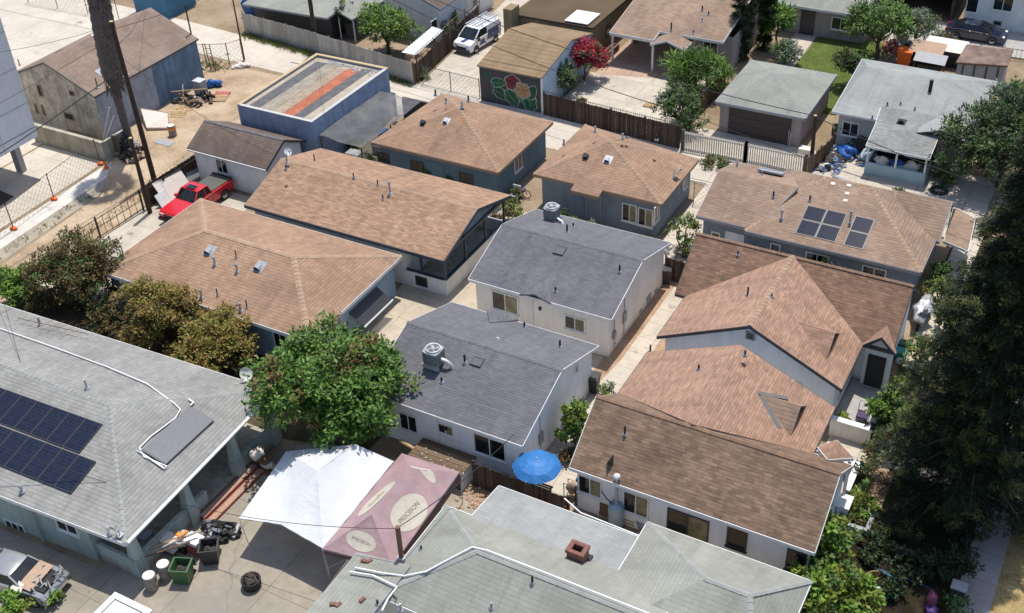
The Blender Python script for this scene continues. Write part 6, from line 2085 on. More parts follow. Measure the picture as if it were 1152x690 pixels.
def pole(base, h, r0, label, arms=(), name='utility_pole', lean=(0, 0)):
    b = Vector((base[0], base[1], 0))
    t = thing(name, b, label, 'utility pole')
    top = b+V(lean[0], lean[1], h)
    mb = MB(); mb.tube([b-Z*.2, b.lerp(top, .5), top], [r0, r0*.85, r0*.7], 12); mb.build('pole_shaft', M['pole'], t)
    mb = MB(); mb.tube([top, top+Z*.05], r0*.66, 12); mb.build('pole_top', M['polecap'], t)
    for (z, hw, ax) in arms:
        d = V(1, 0, 0) if ax == 'x' else V(0, 1, 0)
        c = b.lerp(top, z/h)
        mb = MB(); mb.bar(c-d*hw+V(0, -.0, 0), c+d*hw, .1, .12); a = mb.build('cross_arm', M['pole'], t)
        mb = MB()
        for s_ in (-.9, -.45, .45, .9): mb.lathe(c+d*hw*s_+Z*.06, [(.035, 0), (.055, .05), (.03, .1), (.05, .14), (0, .17)], 8)
        mb.build('insulators', M['whiteplastic'], a)
    return t, top
p1b = at(174, 204, 0)
_, p1t = pole((p1b.x, p1b.y), 11.6, .2, 'tall leaning utility pole with bare top in front of the palm trunk', lean=(-.6, .35))
mb = MB()
pb = at(169, 240, 0)
pole((pb.x, pb.y), 5.6, .17, 'shorter dark pole at the corner of the dark board fence', name='wooden_pole', lean=(-.1, .1))
p2b = at(357, 57, 0)
_, p2t = pole((p2b.x, p2b.y), 10, .2, 'utility pole rising out of the frame behind the striped roof', ((9.3, 1.1, 'x'),))
p3b = at(912, 192, 0)
_, p3t = pole((p3b.x, p3b.y), 4.0, .16, 'short dark service pole between picket gate and cluttered yard', name='wooden_pole', lean=(-.2, .2))
p4b = at(275, 68, 0); _, p4t = pole((p4b.x, p4b.y), 5.5, .08, 'slim dark pole at the alley corner of the dirt lot', name='metal_pole')
hb = on_plane(433, 641, (0, 25.2, 0), V(0, 1, 0))
# roof mast on the bottom house, thick and dark
msb = thing('service_mast', (-21.05, 25.6, 2.9), 'dark service mast standing at the pink canopy corner on the bottom roof', 'mast')
mb = MB(); mb.tube([(-21.05, 25.6, 2.7), (-21.1, 25.7, 4.9)], .11, 8); mb.build('mast_pole', M['rustyiron'], msb)
mb = MB(); mb.tube([(-21.05, 25.6, 2.8), (-21.05, 25.6, 3.2)], .18, 8); mb.build('mast_base', M['steel'], msb)

def cable(a, b, sag, label, r=.014, name='cable'):
    a, b = Vector(a), Vector(b)
    pts = [a.lerp(b, i/16)-Z*sag*4*(i/16)*(1-i/16) for i in range(17)]
    mb = MB(); mb.tube(pts, r, 5, caps=False)
    o = mb.build(name, M['cable'])
    return tag(o, label, 'cable')
f1 = V(p2t.x+.5, p2t.y, 9.4)
cable(p1t-Z*.2, (-71.4, 40, 10.5), .8, 'overhead wire from the tall leaning pole across to the white building')
cable(p1t-Z*.5, f1, .7, 'overhead wire from the tall leaning pole to the pole behind the striped roof', .02)
cable(p1t-Z*1.6, (-69.8, 63, 5.7), .3, 'service wire from the tall leaning pole to the old building roof')
cable(p1t-Z*2.4, (-46.5, 49.7, 4.3), .6, 'service wire from the tall leaning pole to the long tan roof')
cable(p1t-Z*3.2, (-60, 20, 6.4), .8, 'thick overhead cable from the tall leaning pole down the left street', .035)
cable(p1t-Z*1.0, (-60.5, 16, 9.4), .5, 'thin overhead wire from the tall leaning pole down the left street')
cable(f1, (-46, 54.6, 4.2), .5, 'service wire from the striped roof pole to its front parapet', .01)
cable(f1+V(.3, 0, 0), (p3t.x, p3t.y, 4.0), 1.4, 'long wire from the striped roof pole to the short service pole', .03)
cable(f1+V(-.2, 0, -.8), (-24, 66, 4.2), 1.2, 'second long wire passing above the mural garage and dark fence', .028)
cable((p3t.x, p3t.y, 3.95), (2.5, 62, 5.0), .6, 'wire from the short service pole to the right edge, over the porch roof', .028)
cable((-24, 66, 4.2), (2.5, 60, 4.4), .5, 'wire running above the solar house ridge to the right edge', .022)
cable((-24, 66, 4.2), (-27.4, 60.8, 4.1), .1, 'short service wire down to the second hipped tan roof', .01)
cable((-40.5, 21.5, 5.2), (-32.9, 23.9, 2.75), .15, 'black service wire over the light grey roof to its porch eave', .016)
cable((-32.9, 23.9, 2.75), (-21.1, 25.7, 4.8), .5, 'black service wire from the porch eave to the dark mast', .014)
cable((-21.1, 25.7, 4.85), (-20.3, 34.1, 3.4), .3, 'black service wire from the dark mast over the pink canopy', .02)
cable((-58, 36, 7), (-37.2, 21.7, 3.1), .5, 'long thin wire crossing the light grey roof', .012)
# palm
pm = thing('palm_tree', (-62.1, 51.2, 0), 'thick dark palm trunk leaning over the old building roof', 'tree')
tb = V(-62.6, 52.1, 0)
pt = [tb-Z*.2, tb+V(-.02, -.1, 4), tb+V(.45, -.2, 8), tb+V(1.0, -.3, 12), tb+V(1.7, -.4, 16)]
mb = MB(); rr = random.Random(5); pts = []; rs = []
for i in range(49):
    f = i/48*4; j = min(int(f), 3); pts.append(pt[j].lerp(pt[j+1], f-j)); rs.append((.58+.16*math.sin(math.pi*min(1, i/48)))*(.96+.08*(i % 2)))
rs = [x*(.45 if i < 15 else .45+.6*min(1, (i-15)/3)) for i, x in enumerate(rs)]
mb.tube(pts, rs, 14); mb.build('trunk', M['palmbark'], pm)
sk = MB()
for i in range(1500):
    f = rr.uniform(.30, 1)*4; j = min(int(f), 3); c = pt[j].lerp(pt[j+1], f-j); a = rr.uniform(0, 6.28)
    d = V(math.cos(a), math.sin(a), 0)
    leaf_quad(sk, c+d*.6, (d*.35-Z).normalized(), d, rr.uniform(.3, .7), .05)
sk.build('frond_skirt', island('palm_thatch', [(0, (.05, .043, .04)), (1, (.12, .10, .09))]), pm)
cr_m = MB(); top = pt[-1]
for i in range(30):
    a = rr.uniform(0, 6.28); el = rr.uniform(-.5, 1.0)
    d = V(math.cos(a)*math.cos(el), math.sin(a)*math.cos(el), math.sin(el))
    e = top+d*1.3
    cr_m.tube([top, e], [.04, .025], 4)
    sd = d.cross(Z).normalized(); u = sd.cross(d)
    for j in range(22):
        t = rad(-80+160*j/21)
        q = (d*math.cos(t)+sd*math.sin(t)+u*rr.uniform(-.1, .1)-Z*.15).normalized()
        leaf_quad(cr_m, e, q, u, 1.15*rr.uniform(.85, 1.1), .045)
cr_m.build('crown', LMID, pm)

# ------------------------------------------------------------------ solar panels
cellm = solar('solar_cells')
ORD = ['first', 'second', 'third', 'fourth', 'fifth', 'sixth', 'seventh', 'eighth']
def panel(q, hx, up, n, w, h, arr, cell=cellm):
    q = Vector(q)
    mb = MB()
    z_ = q+n*.13
    for sx in (-1, 1):
        mb.obox(z_+hx*sx*(w/2-.02), hx, up, n, .02, h/2, .022)
        mb.obox(z_+up*sx*(h/2-.02), hx, up, n, w/2-.04, .02, .022)
    t = mb.build('solar_panel', M['frame_dark'], arr)
    a = [z_-hx*w/2-up*h/2+n*.012, z_+hx*w/2-up*h/2+n*.012, z_+hx*w/2+up*h/2+n*.012, z_-hx*w/2+up*h/2+n*.012]
    mb = MB()
    mb.add(a, [(0, 1, 2, 3)], 0, [[(0, 0), (w, 0), (w, h), (0, h)]])
    mb.add([p-n*.03 for p in a], [(3, 2, 1, 0)])
    mb.build('cells', cell, t)
    mb = MB()
    for sx in (-1, 1):
        mb.obox(q+n*.055+up*sx*h*.28, hx, up, n, w/2, .025, .05)
    mb.build('mounting_rail', M['fascia_gray'], t)
    return t
def axes(poly):
    p0, n = plane_of(poly)
    hx = Z.cross(n).normalized()
    return p0, n, hx, n.cross(hx)
p0, n, hx, up = axes(h1['front'])
for row, (trp, brp, cnt) in enumerate((((116, 478), (90.6, 510.5), 7), ((108.7, 520), (81.5, 556), 6))):
    TR = on_plane(*trp, p0, n); BR = on_plane(*brp, p0, n)
    ph = (TR-BR).dot(up); pw = 1.02
    if abs(hx.x) and hx.x < 0: s = 1
    else: s = -1
    arr = thing('solar_array', (TR+BR)/2, ('upper row of dark solar panels on the light grey roof', 'lower row of dark solar panels on the light grey roof')[row], 'solar panels', 'rows of solar panels')
    for i in range(cnt):
        c = (TR+BR)/2-n*.1+hx*s*(pw+.02)*(i+.5)
        c = c-hx*((c-TR).dot(hx)-s*(pw+.02)*(i+.5))
        panel(c, hx, up, n, pw, ph, arr)
p0, n, hx, up = axes(m8[0])
def quadgrid(c4_, nx, ny, label):
    A_, B_, C__, D__ = [on_plane(px, py, p0, n)-n*.12 for px, py in c4_]   # TL TR BR BL
    ctr = (A_+B_+C__+D__)/4
    w = (abs((B_-A_).dot(hx))+abs((C__-D__).dot(hx)))/2; h = (abs((A_-D__).dot(up))+abs((B_-C__).dot(up)))/2
    arr = thing('solar_array', ctr, label, 'solar panels', 'rows of solar panels')
    for j in range(ny):
        for i in range(nx):
            c = ctr+hx*(-w/2+w*(i+.5)/nx)+up*(h/2-h*(j+.5)/ny)
            panel(c, hx, up, n, w/nx-.02, h/ny-.02, arr)
quadgrid(((906, 231), (951, 240), (942, 274), (897, 263)), 2, 2, 'block of four solar panels on the taupe roof')
quadgrid(((961, 243), (983, 247), (972.5, 281), (949.5, 277)), 1, 2, 'separate pair of solar panels right of the block of four on the taupe roof')
# grey water heating panel
p0, n, hx, up = axes(h1['side'])
TL, TR, BR, BL = [on_plane(px, py, p0, n) for px, py in ((214, 458), (239, 475), (187, 527), (159, 507))]
tp = thing('solar_water_heater', (TL+TR+BR+BL)/4, 'long ribbed grey solar water panel looped by white pipe on the light grey roof', 'solar water heater')
mb = MB(); ed = (BL-TL).normalized(); ec = (TR-TL).normalized()
ctr = (TL+TR+BR+BL)/4+n*.12; hl = (BL-TL).length/2; hw = (TR-TL).length/2
ec = (ec-ed*ec.dot(ed)).normalized()
mb.obox(ctr-n*.03, ed, ec, n, hl, hw, .035); mb.build('panel_body', plain('absorber_edge', (.09, .09, .1), .6), tp)
mb = MB()
for i in range(17): mb.obox(ctr+n*.012+ec*(-hw+.06+(2*hw-.12)*i/16), ed, ec, n, hl-.05, .028, .012)
mb.build('absorber_ribs', plain('absorber_grey', (.15, .153, .17), .5, .0), tp)
mb = MB()
mb.tube([TL+n*.1, TL-ed*.25+n*.1, TL-ed*.3-ec*.35+n*.08], .05, 8); mb.tube([BL+n*.1, BL+ed*.15-ec*.1+n*.09, BL+ed*.18+ec*.4+n*.09, BR+ed*.12+n*.1, BR+n*.1], .045, 8); mb.build('pipe', M['whitepipe'], tp)
# TV antenna and dish on the grey roof
q, n_ = rp(58, 382, h1['back'])
an = thing('tv_antenna', q, 'fallen spiky TV antenna lying on the back slope of the light grey roof', 'antenna')
mb = MB(); a = rp(22, 363, h1['back'])[0]+Z*.3; b = rp(101, 381, h1['back'])[0]+Z*.3; mb.tube([a, b], .02, 6)
for i in range(9):
    c = a.lerp(b, .05+.11*i); d = V(.55, 1, .1).normalized()*(.35+.09*i); mb.tube([c-d, c+d], .009, 4)
mb.build('boom', M['rustyiron'], an)
mb = MB(); q2 = rp(46, 366, h1['back'])[0]; mb.tube([q2, q2+Z*.45], .03, 6); mb.build('mast', M['rustyiron'], an)
q, n_ = rp(278, 428, h1['back']); dish(q, 'white satellite dish at the back right edge of the light grey roof', rad(-35), .36, .45)
q, n_ = rp(135, 602, h1['front']); dish(q, 'small white dish over the front corner of the light grey porch', rad(200), .16, .35)

# ------------------------------------------------------------------ canopies and umbrella
def cloth(name, verts, faces, mat, parent, sub=7, sag=.1, seed=1):
    """each triangle or quad finely divided, dipping between its seams"""
    mb = MB(); r = random.Random(seed)
    for f in faces:
        p = [Vector(verts[i]) for i in f]
        if len(p) == 3: p = [p[0], p[1], p[2], p[2]]
        vs, fs = [], []
        for i in range(sub+1):
            for j in range(sub+1):
                u, v = i/sub, j/sub
                q = (p[0]*(1-u)+p[1]*u)*(1-v)+(p[3]*(1-u)+p[2]*u)*v
                q = q-Z*sag*16*u*(1-u)*v*(1-v)+Z*.06*noise.noise(q*1.5+V(seed, 0, 0))*(4*u*(1-u))
                vs.append(q)
        for i in range(sub):
            for j in range(sub):
                a = i*(sub+1)+j
                fs.append((a, a+sub+1, a+sub+2, a+1))
        mb.add(vs, fs, smooth=True)
    return mb.build(name, mat, parent)
def fabric(name, c, tr=.25, var=.06):
    m, nt, b = new_mat(name)
    w = world_pos(nt)
    col = mixc(nt, c, ramp(nt, noise_node(nt, w, 1.3, 4), [(.3, 1-var), (.65, 1.02)]), 1, 'MULTIPLY')
    nt.links.new(col, b.inputs['Base Color']); b.inputs['Roughness'].default_value = .6
    bump(nt, b, noise_node(nt, coords(nt, 'Object', (1, 2.2, 1)), 2.6, 3), .35, .08)
    t = N(nt, 'ShaderNodeBsdfTranslucent'); nt.links.new(col, t.inputs['Color'])
    mx = N(nt, 'ShaderNodeMixShader'); mx.inputs[0].default_value = tr
    nt.links.new(b.outputs[0], mx.inputs[1]); nt.links.new(t.outputs[0], mx.inputs[2]); nt.links.new(mx.outputs[0], nt.nodes['Material Output'].inputs['Surface'])
    return m
wt = thing('canopy', (-27.2, 28, 0), 'large white pop-up canopy with sagging peaked top in the concrete yard', 'canopy')
FL, FM, FR = at(269, 583, 2.0), at(316, 590, 2.3), at(363, 617, 2.15)
PK = at(357, 530, 3.5); BR = at(443, 519, 2.1); BM = at(400, 500, 3.0); BL = at(322, 508, 1.95)
verts = [FL, FM, FR, PK, BR, BM, BL]
cloth('fabric_top', verts, [(0, 1, 3, 6), (1, 2, 3), (2, 4, 5, 3), (6, 3, 5)], fabric('canopy_white', (.70, .71, .73), .16), wt, 10, .09, 3)
for q, o in ((FL, V(.15, .05, 0)), (FR, V(.0, .1, 0)), (BR, V(-.1, 0, 0)), (BL, V(.1, 0, 0))):
    mb = MB(); mb.tube([V(q.x, q.y, 0)+o, q-Z*.03], .022, 8); mb.build('leg', M['frame_white'], wt)
mb = MB(); mb.tube([FL-Z*.04, FM-Z*.04, FR-Z*.04, BR-Z*.04, BM-Z*.04, BL-Z*.04, FL-Z*.04], .016, 6); mb.build('frame', M['steel'], wt)

pk = thing('canopy', (-23.5, 28.5, 0), 'faded pink canopy printed with cream ovals of lettering, over the concrete yard', 'canopy')
A, B, Cc, D = at(363, 618, 2.15), at(441, 637, 2.05), at(517, 531, 2.1), at(452, 510, 2.25)
P1, P2 = at(418, 579, 3.2), at(462, 528, 3.2)
verts = [A, B, Cc, D, P1, P2]
pinkm = fabric('canopy_pink', (.40, .265, .275), .12, .16)
cloth('fabric_top', verts, [(0, 1, 4), (1, 2, 5, 4), (2, 3, 5), (3, 0, 4, 5)], pinkm, pk, 10, .07, 5)
mb = MB()
dk = [B, Cc]
e = V(.0, 0, 0)
mb.add([B, Cc, Cc-Z*.5+V(.06, 0, 0), B-Z*.45+V(.06, 0, 0)], [(0, 1, 2, 3)])
mb.add([A, B, B-Z*.28, A-Z*.3], [(0, 1, 2, 3)])
mb.build('valance', plain('valance_maroon', (.12, .06, .065), .8), pk)
for q in (A, B, Cc, D):
    mb = MB(); mb.tube([V(q.x, q.y, 0), q-Z*.03], .022, 8); mb.build('leg', M['steel'], pk)
mb = MB(); mb.tube([A-Z*.05, B-Z*.05, Cc-Z*.05, D-Z*.05, A-Z*.05], .016, 6); mb.build('frame', M['steel'], pk)
mb = MB(); mb.tube([V(A.x+.1, A.y, 1.0), V(A.x+1.5, A.y+.8, 1.9)], .015, 6); mb.build('brace', M['steel'], pk)
ovm = plain('print_cream', (.48, .44, .36), .7, 0, .14); txm = plain('print_letter', (.33, .25, .22), .7)
from mathutils.bvhtree import BVHTree
top_ob = [o for o in pk.children if o.name.startswith('fabric_top')][0]
TREE = BVHTree.FromPolygons([v.co+ORG[pk.name] for v in top_ob.data.vertices], [tuple(p.vertices) for p in top_ob.data.polygons])
def on_cloth(p, n, lift):
    h = TREE.ray_cast(p+n*1.0, -n, 3.0)
    return (h[0] if h[0] is not None else p)+n*lift
def oval(face, c, a, b, ang, text=None, tsize=.3, extra=None):
    pts = [Vector(verts[i]) for i in face]
    p0, n = plane_of(pts)
    q = on_plane(*c, p0, n)
    hx = Z.cross(n).normalized(); up = n.cross(hx)
    e1 = hx*math.cos(ang)+up*math.sin(ang); e2 = n.cross(e1)
    mb = MB()
    def bil(p):       # follow the dip of the cloth a little
        return on_cloth(p, n, .014)
    vs = [bil(q)]
    for r_ in (.33, .66, 1.0):
        for i in range(28):
            t = 2*math.pi*i/28
            vs.append(bil(q+e1*a*r_*math.cos(t)+e2*b*r_*math.sin(t)))
    fs = [(0, 1+i, 1+(i+1) % 28) for i in range(28)]+[(1+28*l+i, 29+28*l+i, 29+28*l+(i+1) % 28, 1+28*l+(i+1) % 28) for l in (0, 1) for i in range(28)]
    mb.add(vs, fs); o = mb.build('print_oval', ovm, pk)
    if text:
        cu_ = bpy.data.curves.new('lettering', 'FONT')
        cu_.body = text; cu_.align_x = 'CENTER'; cu_.align_y = 'CENTER'; cu_.size = tsize; cu_.extrude = .002
        to = bpy.data.objects.new('lettering', cu_)
        COL.objects.link(to)
        dg = bpy.context.evaluated_depsgraph_get(); dg.update()
        me = bpy.data.meshes.new_from_object(to.evaluated_get(dg))
        bpy.data.objects.remove(to)
        mt = Matrix((e1, e2, n)).transposed().to_4x4(); mt.translation = q+n*.056
        mb = MB(); mb.add([on_cloth(mt @ v.co, n, .022) for v in me.vertices], [tuple(p.vertices) for p in me.polygons])
        mb.build('lettering', txm, o)
    if extra:
        for (u, v, r_, mt) in extra:
            mb = MB(); cc = q+n*.056+e1*u+e2*v
            mb.add([on_cloth(cc+e1*r_*math.cos(.7*i)+e2*r_*math.sin(.7*i)*(.5 if i % 2 else 1), n, .02) for i in range(9)], [tuple(range(9))]); mb.build('print_emblem', mt, o)
pe = plain('print_yellow', (.6, .42, .1), .7); pr_ = plain('print_red', (.45, .15, .13), .7)
hxa = 0
def ang_of(face, pa, pb):
    pts = [Vector(verts[i]) for i in face]; p0, n = plane_of(pts)
    a = on_plane(*pa, p0, n); b = on_plane(*pb, p0, n); hx = Z.cross(n).normalized(); up = n.cross(hx)
    d = b-a; return math.atan2(d.dot(up), d.dot(hx))
fr = (1, 2, 5, 4)
oval(fr, (461, 576), 1.12, .72, ang_of(fr, (447, 592), (475, 563)), 'PRECISION', .3)
fl = (3, 0, 4, 5)
oval(fl, (423, 560), 1.15, .5, ang_of(fl, (406, 577), (440, 545)), 'PRECISION', .2, [(.35, .14, .1, pe), (.2, .2, .07, pr_)])
ff = (0, 1, 4)
oval(ff, (406, 609), .72, .42, ang_of(ff, (393, 602), (420, 613)), 'PRECISION', .19)
fb = (2, 3, 5)
oval(fb, (476, 528), .7, .24, ang_of(fb, (462, 526), (490, 534)))

um = thing('umbrella', (-19.2, 34.3, 0), 'bright blue patio umbrella open beside the near grey house', 'umbrella')
q = at(604, 522, 2.45)
mb = MB(); vs = [q+Z*.35]; fs = []
for i in range(32):
    a = 2*math.pi*i/32; s_ = abs(math.cos(4*a))*.06
    for j, (r_, z_) in enumerate(((.45, .24), (.84, .06), (1.17, -.16))):
        rr_ = r_*(1-s_*j*.45)
        vs.append(q+V(rr_*math.cos(a), rr_*math.sin(a), z_+.05*(1-abs(math.cos(4*a)))*j*.6-.05*(j == 2)))
for i in range(32):
    k2 = (i+1) % 32
    fs.append((0, 1+i*3, 1+k2*3))
    for j in range(2): fs.append((1+i*3+j, 2+i*3+j, 2+k2*3+j, 1+k2*3+j))
mb.add(vs, fs); mb.build('canopy_cloth', fabric('umbrella_blue', (.03, .19, .50), .15, .3), um)
mb = MB(); mb.tube([V(q.x, q.y, 0), q+Z*.4], .025, 8); mb.build('pole', M['alu'], um)
for i in range(8):
    a = 2*math.pi*i/8; mb = MB(); mb.tube([q+Z*.28, q+V(1.13*math.cos(a), 1.13*math.sin(a), -.2)], .01, 4); mb.build('rib', M['alu'], um)
mb = MB(); mb.lathe((q.x, q.y, 0), [(0, .12), (.25, .1), (.28, 0)], 12); mb.build('base', M['black'], um)
tb_ = thing('patio_table', (q.x, q.y, 0), 'dark slatted patio table beneath the blue umbrella', 'table')
mb = MB()
for i in range(8): mb.box(q.x-.55, q.x+.55, q.y-.55+i*.14, q.y-.55+i*.14+.1, .7, .73)
mb.build('table_top', M['wood'], tb_)
for a in (-1, 1):
    for b_ in (-1, 1): mb = MB(); mb.bar((q.x+a*.45, q.y+b_*.45, 0), (q.x+a*.45, q.y+b_*.45, .7), .05); mb.build('leg', M['wood'], tb_)
ch_ = thing('patio_chair', (q.x+.2, q.y-1.0, 0), 'dark slatted chair at the front edge of the blue umbrella', 'chair')
cx, cy = q.x+.25, q.y-1.05
mb = MB(); mb.box(cx-.25, cx+.25, cy-.25, cy+.25, .42, .46); mb.build('seat', M['wood'], ch_)
mb = MB()
for i in range(4): mb.box(cx-.25, cx+.25, cy-.28, cy-.25, .5+i*.12, .58+i*.12)
mb.build('backrest', M['wood'], ch_)
for a in (-1, 1):
    for b_ in (-1, 1): mb = MB(); mb.bar((cx+a*.22, cy+b_*.22, 0), (cx+a*.22, cy+b_*.22, .42), .045); mb.build('leg', M['wood'], ch_)

# ------------------------------------------------------------------ vehicles
def mirrored_loft(mb, outline, W, bev=.07, mi=0):
    """side outline (x,z) given width W, with rounded shoulders"""
    cx_ = sum(p[0] for p in outline)/len(outline); cz_ = sum(p[1] for p in outline)/len(outline)
    n = len(outline)
    def ins(p, d):
        v = Vector((cx_-p[0], cz_-p[1])); L_ = v.length
        return (p[0]+v.x/L_*d, p[1]+v.y/L_*d*.8)
    layers = [(-W/2, bev), (-W/2+bev*.35, bev*.35), (-W/2+bev, 0), (W/2-bev, 0), (W/2-bev*.35, bev*.35), (W/2, bev)]
    vs = []
    for y, d in layers:
        vs += [(ins(p, d)[0], y, ins(p, d)[1]) for p in outline]
    fs = []
    for l in range(len(layers)-1):
        for i in range(n):
            j = (i+1) % n
            fs.append((l*n+i, l*n+j, (l+1)*n+j, (l+1)*n+i))
    fs.append(tuple(range(n))); fs.append(tuple(range((len(layers)-1)*n, len(layers)*n))[::-1])
    mb.add(vs, fs, mi)

def car(name, label, cat, pos, heading, body, W, paint, cabin, wheels, wr, extras=None):
    mtx = Matrix.Translation(Vector(pos)) @ Matrix.Rotation(heading, 4, 'Z')
    t = thing(name, pos, label, cat)
    def B(mb, nm, mat, par=None):
        mb.xform(mtx); return mb.build(nm, mat, par or t)
    mb = MB(); mirrored_loft(mb, body, W); bo = B(mb, 'body', paint)
    # cabin: (xfb, xft, xrt, xrb, zb, zt, wb, wt)
    xfb, xft, xrt, xrb, zb, zt, wb, wt = cabin
    mb = MB()
    lo_ = [(xfb, -wb/2, zb), (xrb, -wb/2, zb), (xrb, wb/2, zb), (xfb, wb/2, zb)]
    hi = [(xft, -wt/2, zt), (xrt, -wt/2, zt), (xrt, wt/2, zt), (xft, wt/2, zt)]
    mb.add(lo_+hi, [(0,1,5,4),(1,2,6,5),(2,3,7,6),(3,0,4,7)])
    B(mb, 'windows', M['glass'])
    mb = MB()
    rows = []
    for xx, f, dz in ((xft+.03, .97, 0), (xft-.15, 1.03, .05), ((xft+xrt)/2, 1.04, .085), (xrt+.15, 1.03, .05), (xrt-.03, .97, 0)):
        rows.append([(xx, -wt/2*f, zt+dz*.3), (xx, -wt/2*f*.8, zt+dz), (xx, 0, zt+dz*1.25), (xx, wt/2*f*.8, zt+dz), (xx, wt/2*f, zt+dz*.3)])
    vs = [p for r_ in rows for p in r_]; fs = []
    for i in range(4):
        for j in range(4): fs.append((i*5+j, i*5+j+1, i*5+j+6, i*5+j+5))
    mb.add(vs, fs, smooth=True)
    mb.box(xrt, xft, -wt/2*.98, wt/2*.98, zt-.02, zt+.012)
    B(mb, 'roof', paint)
    mb = MB()
    for a, b in zip(lo_, hi): mb.bar(Vector(a), Vector(b)+Z*.01, .075)
    mid = (xft+xrt)/2-.05
    for s_ in (-1, 1): mb.bar((mid, s_*wb/2*1.0, zb), (mid-.02, s_*wt/2*1.0, zt), .07)
    B(mb, 'pillars', paint, None)
    for x in wheels:
        for s_ in (-1, 1):
            y = s_*(W/2-.1)
            mb = MB()
            prof = [(.45*wr, -.1), (.9*wr, -.11), (wr, -.06), (wr, .06), (.9*wr, .11), (.45*wr, .1)]
            vs, fs = [], []; nn = 20
            for r_, h in prof:
                for j in range(nn):
                    a = 2*math.pi*j/nn; vs.append((x+r_*math.cos(a), y+h, wr+r_*math.sin(a)))
            for i in range(len(prof)-1):
                for j in range(nn): fs.append((i*nn+j, (i+1)*nn+j, (i+1)*nn+(j+1) % nn, i*nn+(j+1) % nn))
            mb.add(vs, fs, smooth=True)
            wh = B(mb, 'wheel', M['rubber'])
            mb = MB(); vs = [(x, y+s_*.085, wr)]+[(x+.62*wr*math.cos(2*math.pi*j/20)*(1 if j % 2 else .96), y+s_*.105, wr+.62*wr*math.sin(2*math.pi*j/20)) for j in range(20)]
            mb.add(vs, [(0, 1+j, 1+(j+1) % 20) for j in range(20)]); B(mb, 'rim', M['alu'], wh)
            mb = MB(); vs = [(x+1.16*wr*math.cos(math.pi*j/14), s_*(W/2+.004), wr+1.16*wr*math.sin(math.pi*j/14)) for j in range(15)]
            mb.add(vs+[(p[0], s_*(W/2-.02), p[2]) for p in vs], [tuple(range(15))]+[(j, j+1, 16+j, 15+j) for j in range(14)]); B(mb, 'wheel_arch', M['black'], bo)
    for s_ in (-1, 1):
        for xs in (xfb-.28, mid, xrb+.12):
            mb = MB(); mb.box(xs-.012, xs+.012, s_*(W/2+.001)-.006, s_*(W/2+.001)+.006, .42, zb-.1); B(mb, 'door_seam', M['black'], bo)
        for xs in (mid-.28,):
            mb = MB(); mb.box(xs, xs+.16, s_*(W/2+.008)-.012, s_*(W/2+.008)+.012, zb-.2, zb-.165); B(mb, 'door_handle', paint, bo)
    xf = max(p[0] for p in body); xr_ = min(p[0] for p in body)
    if extras: extras(MB, B, bo, t)
    return t
# red pickup facing down the driveway
def px_extras(MB_, B, bo, t):
    mb = MB(); mb.box(-2.55, -.72, -.83, .83, 1.1, 1.17); mb.build; B(mb, 'tonneau_cover', M['tonneau'])
    for s_ in (-1, 1):
        mb = MB(); mb.box(2.62, 2.7, s_*.62-.18, s_*.62+.18, .68, .86); B(mb, 'headlight', M['lamp'])
        mb = MB(); mb.box(-2.68, -2.6, s_*.8-.08, s_*.8+.08, .75, 1.0); B(mb, 'taillight', M['lampred'])
        mb = MB(); mb.box(.72, .92, s_*1.0-.1, s_*1.0+.1, 1.1, 1.27); B(mb, 'mirror', M['redpaint'])
    mb = MB(); mb.box(2.66, 2.72, -.42, .42, .62, .86); B(mb, 'grille', M['black'])
    mb = MB(); mb.box(2.6, 2.82, -.9, .9, .38, .56); B(mb, 'bumper', M['black'])
    mb = MB(); mb.box(-.0, .42, -.36, .36, 1.745, 1.765); B(mb, 'sunroof', M['glass'])
    mb = MB(); mb.box(-2.62, -2.54, -.86, .86, 1.1, 1.22); B(mb, 'tailgate_spoiler', M['black'])
car('pickup_truck', 'bright red pickup truck with black bed cover parked on the concrete drive', 'pickup truck', (-52.15, 47.6, .02), rad(-92), [(2.7, .4), (2.72, .8), (2.5, .98), (1.1, 1.08), (-.6, 1.1), (-2.6, 1.1), (-2.68, .9), (-2.66, .45), (-1.0, .36), (1.0, .36)], 1.85, M['redpaint'], (1.05, .45, -.45, -.65, 1.06, 1.66, 1.7, 1.42), (1.7, -1.65), .37, px_extras)
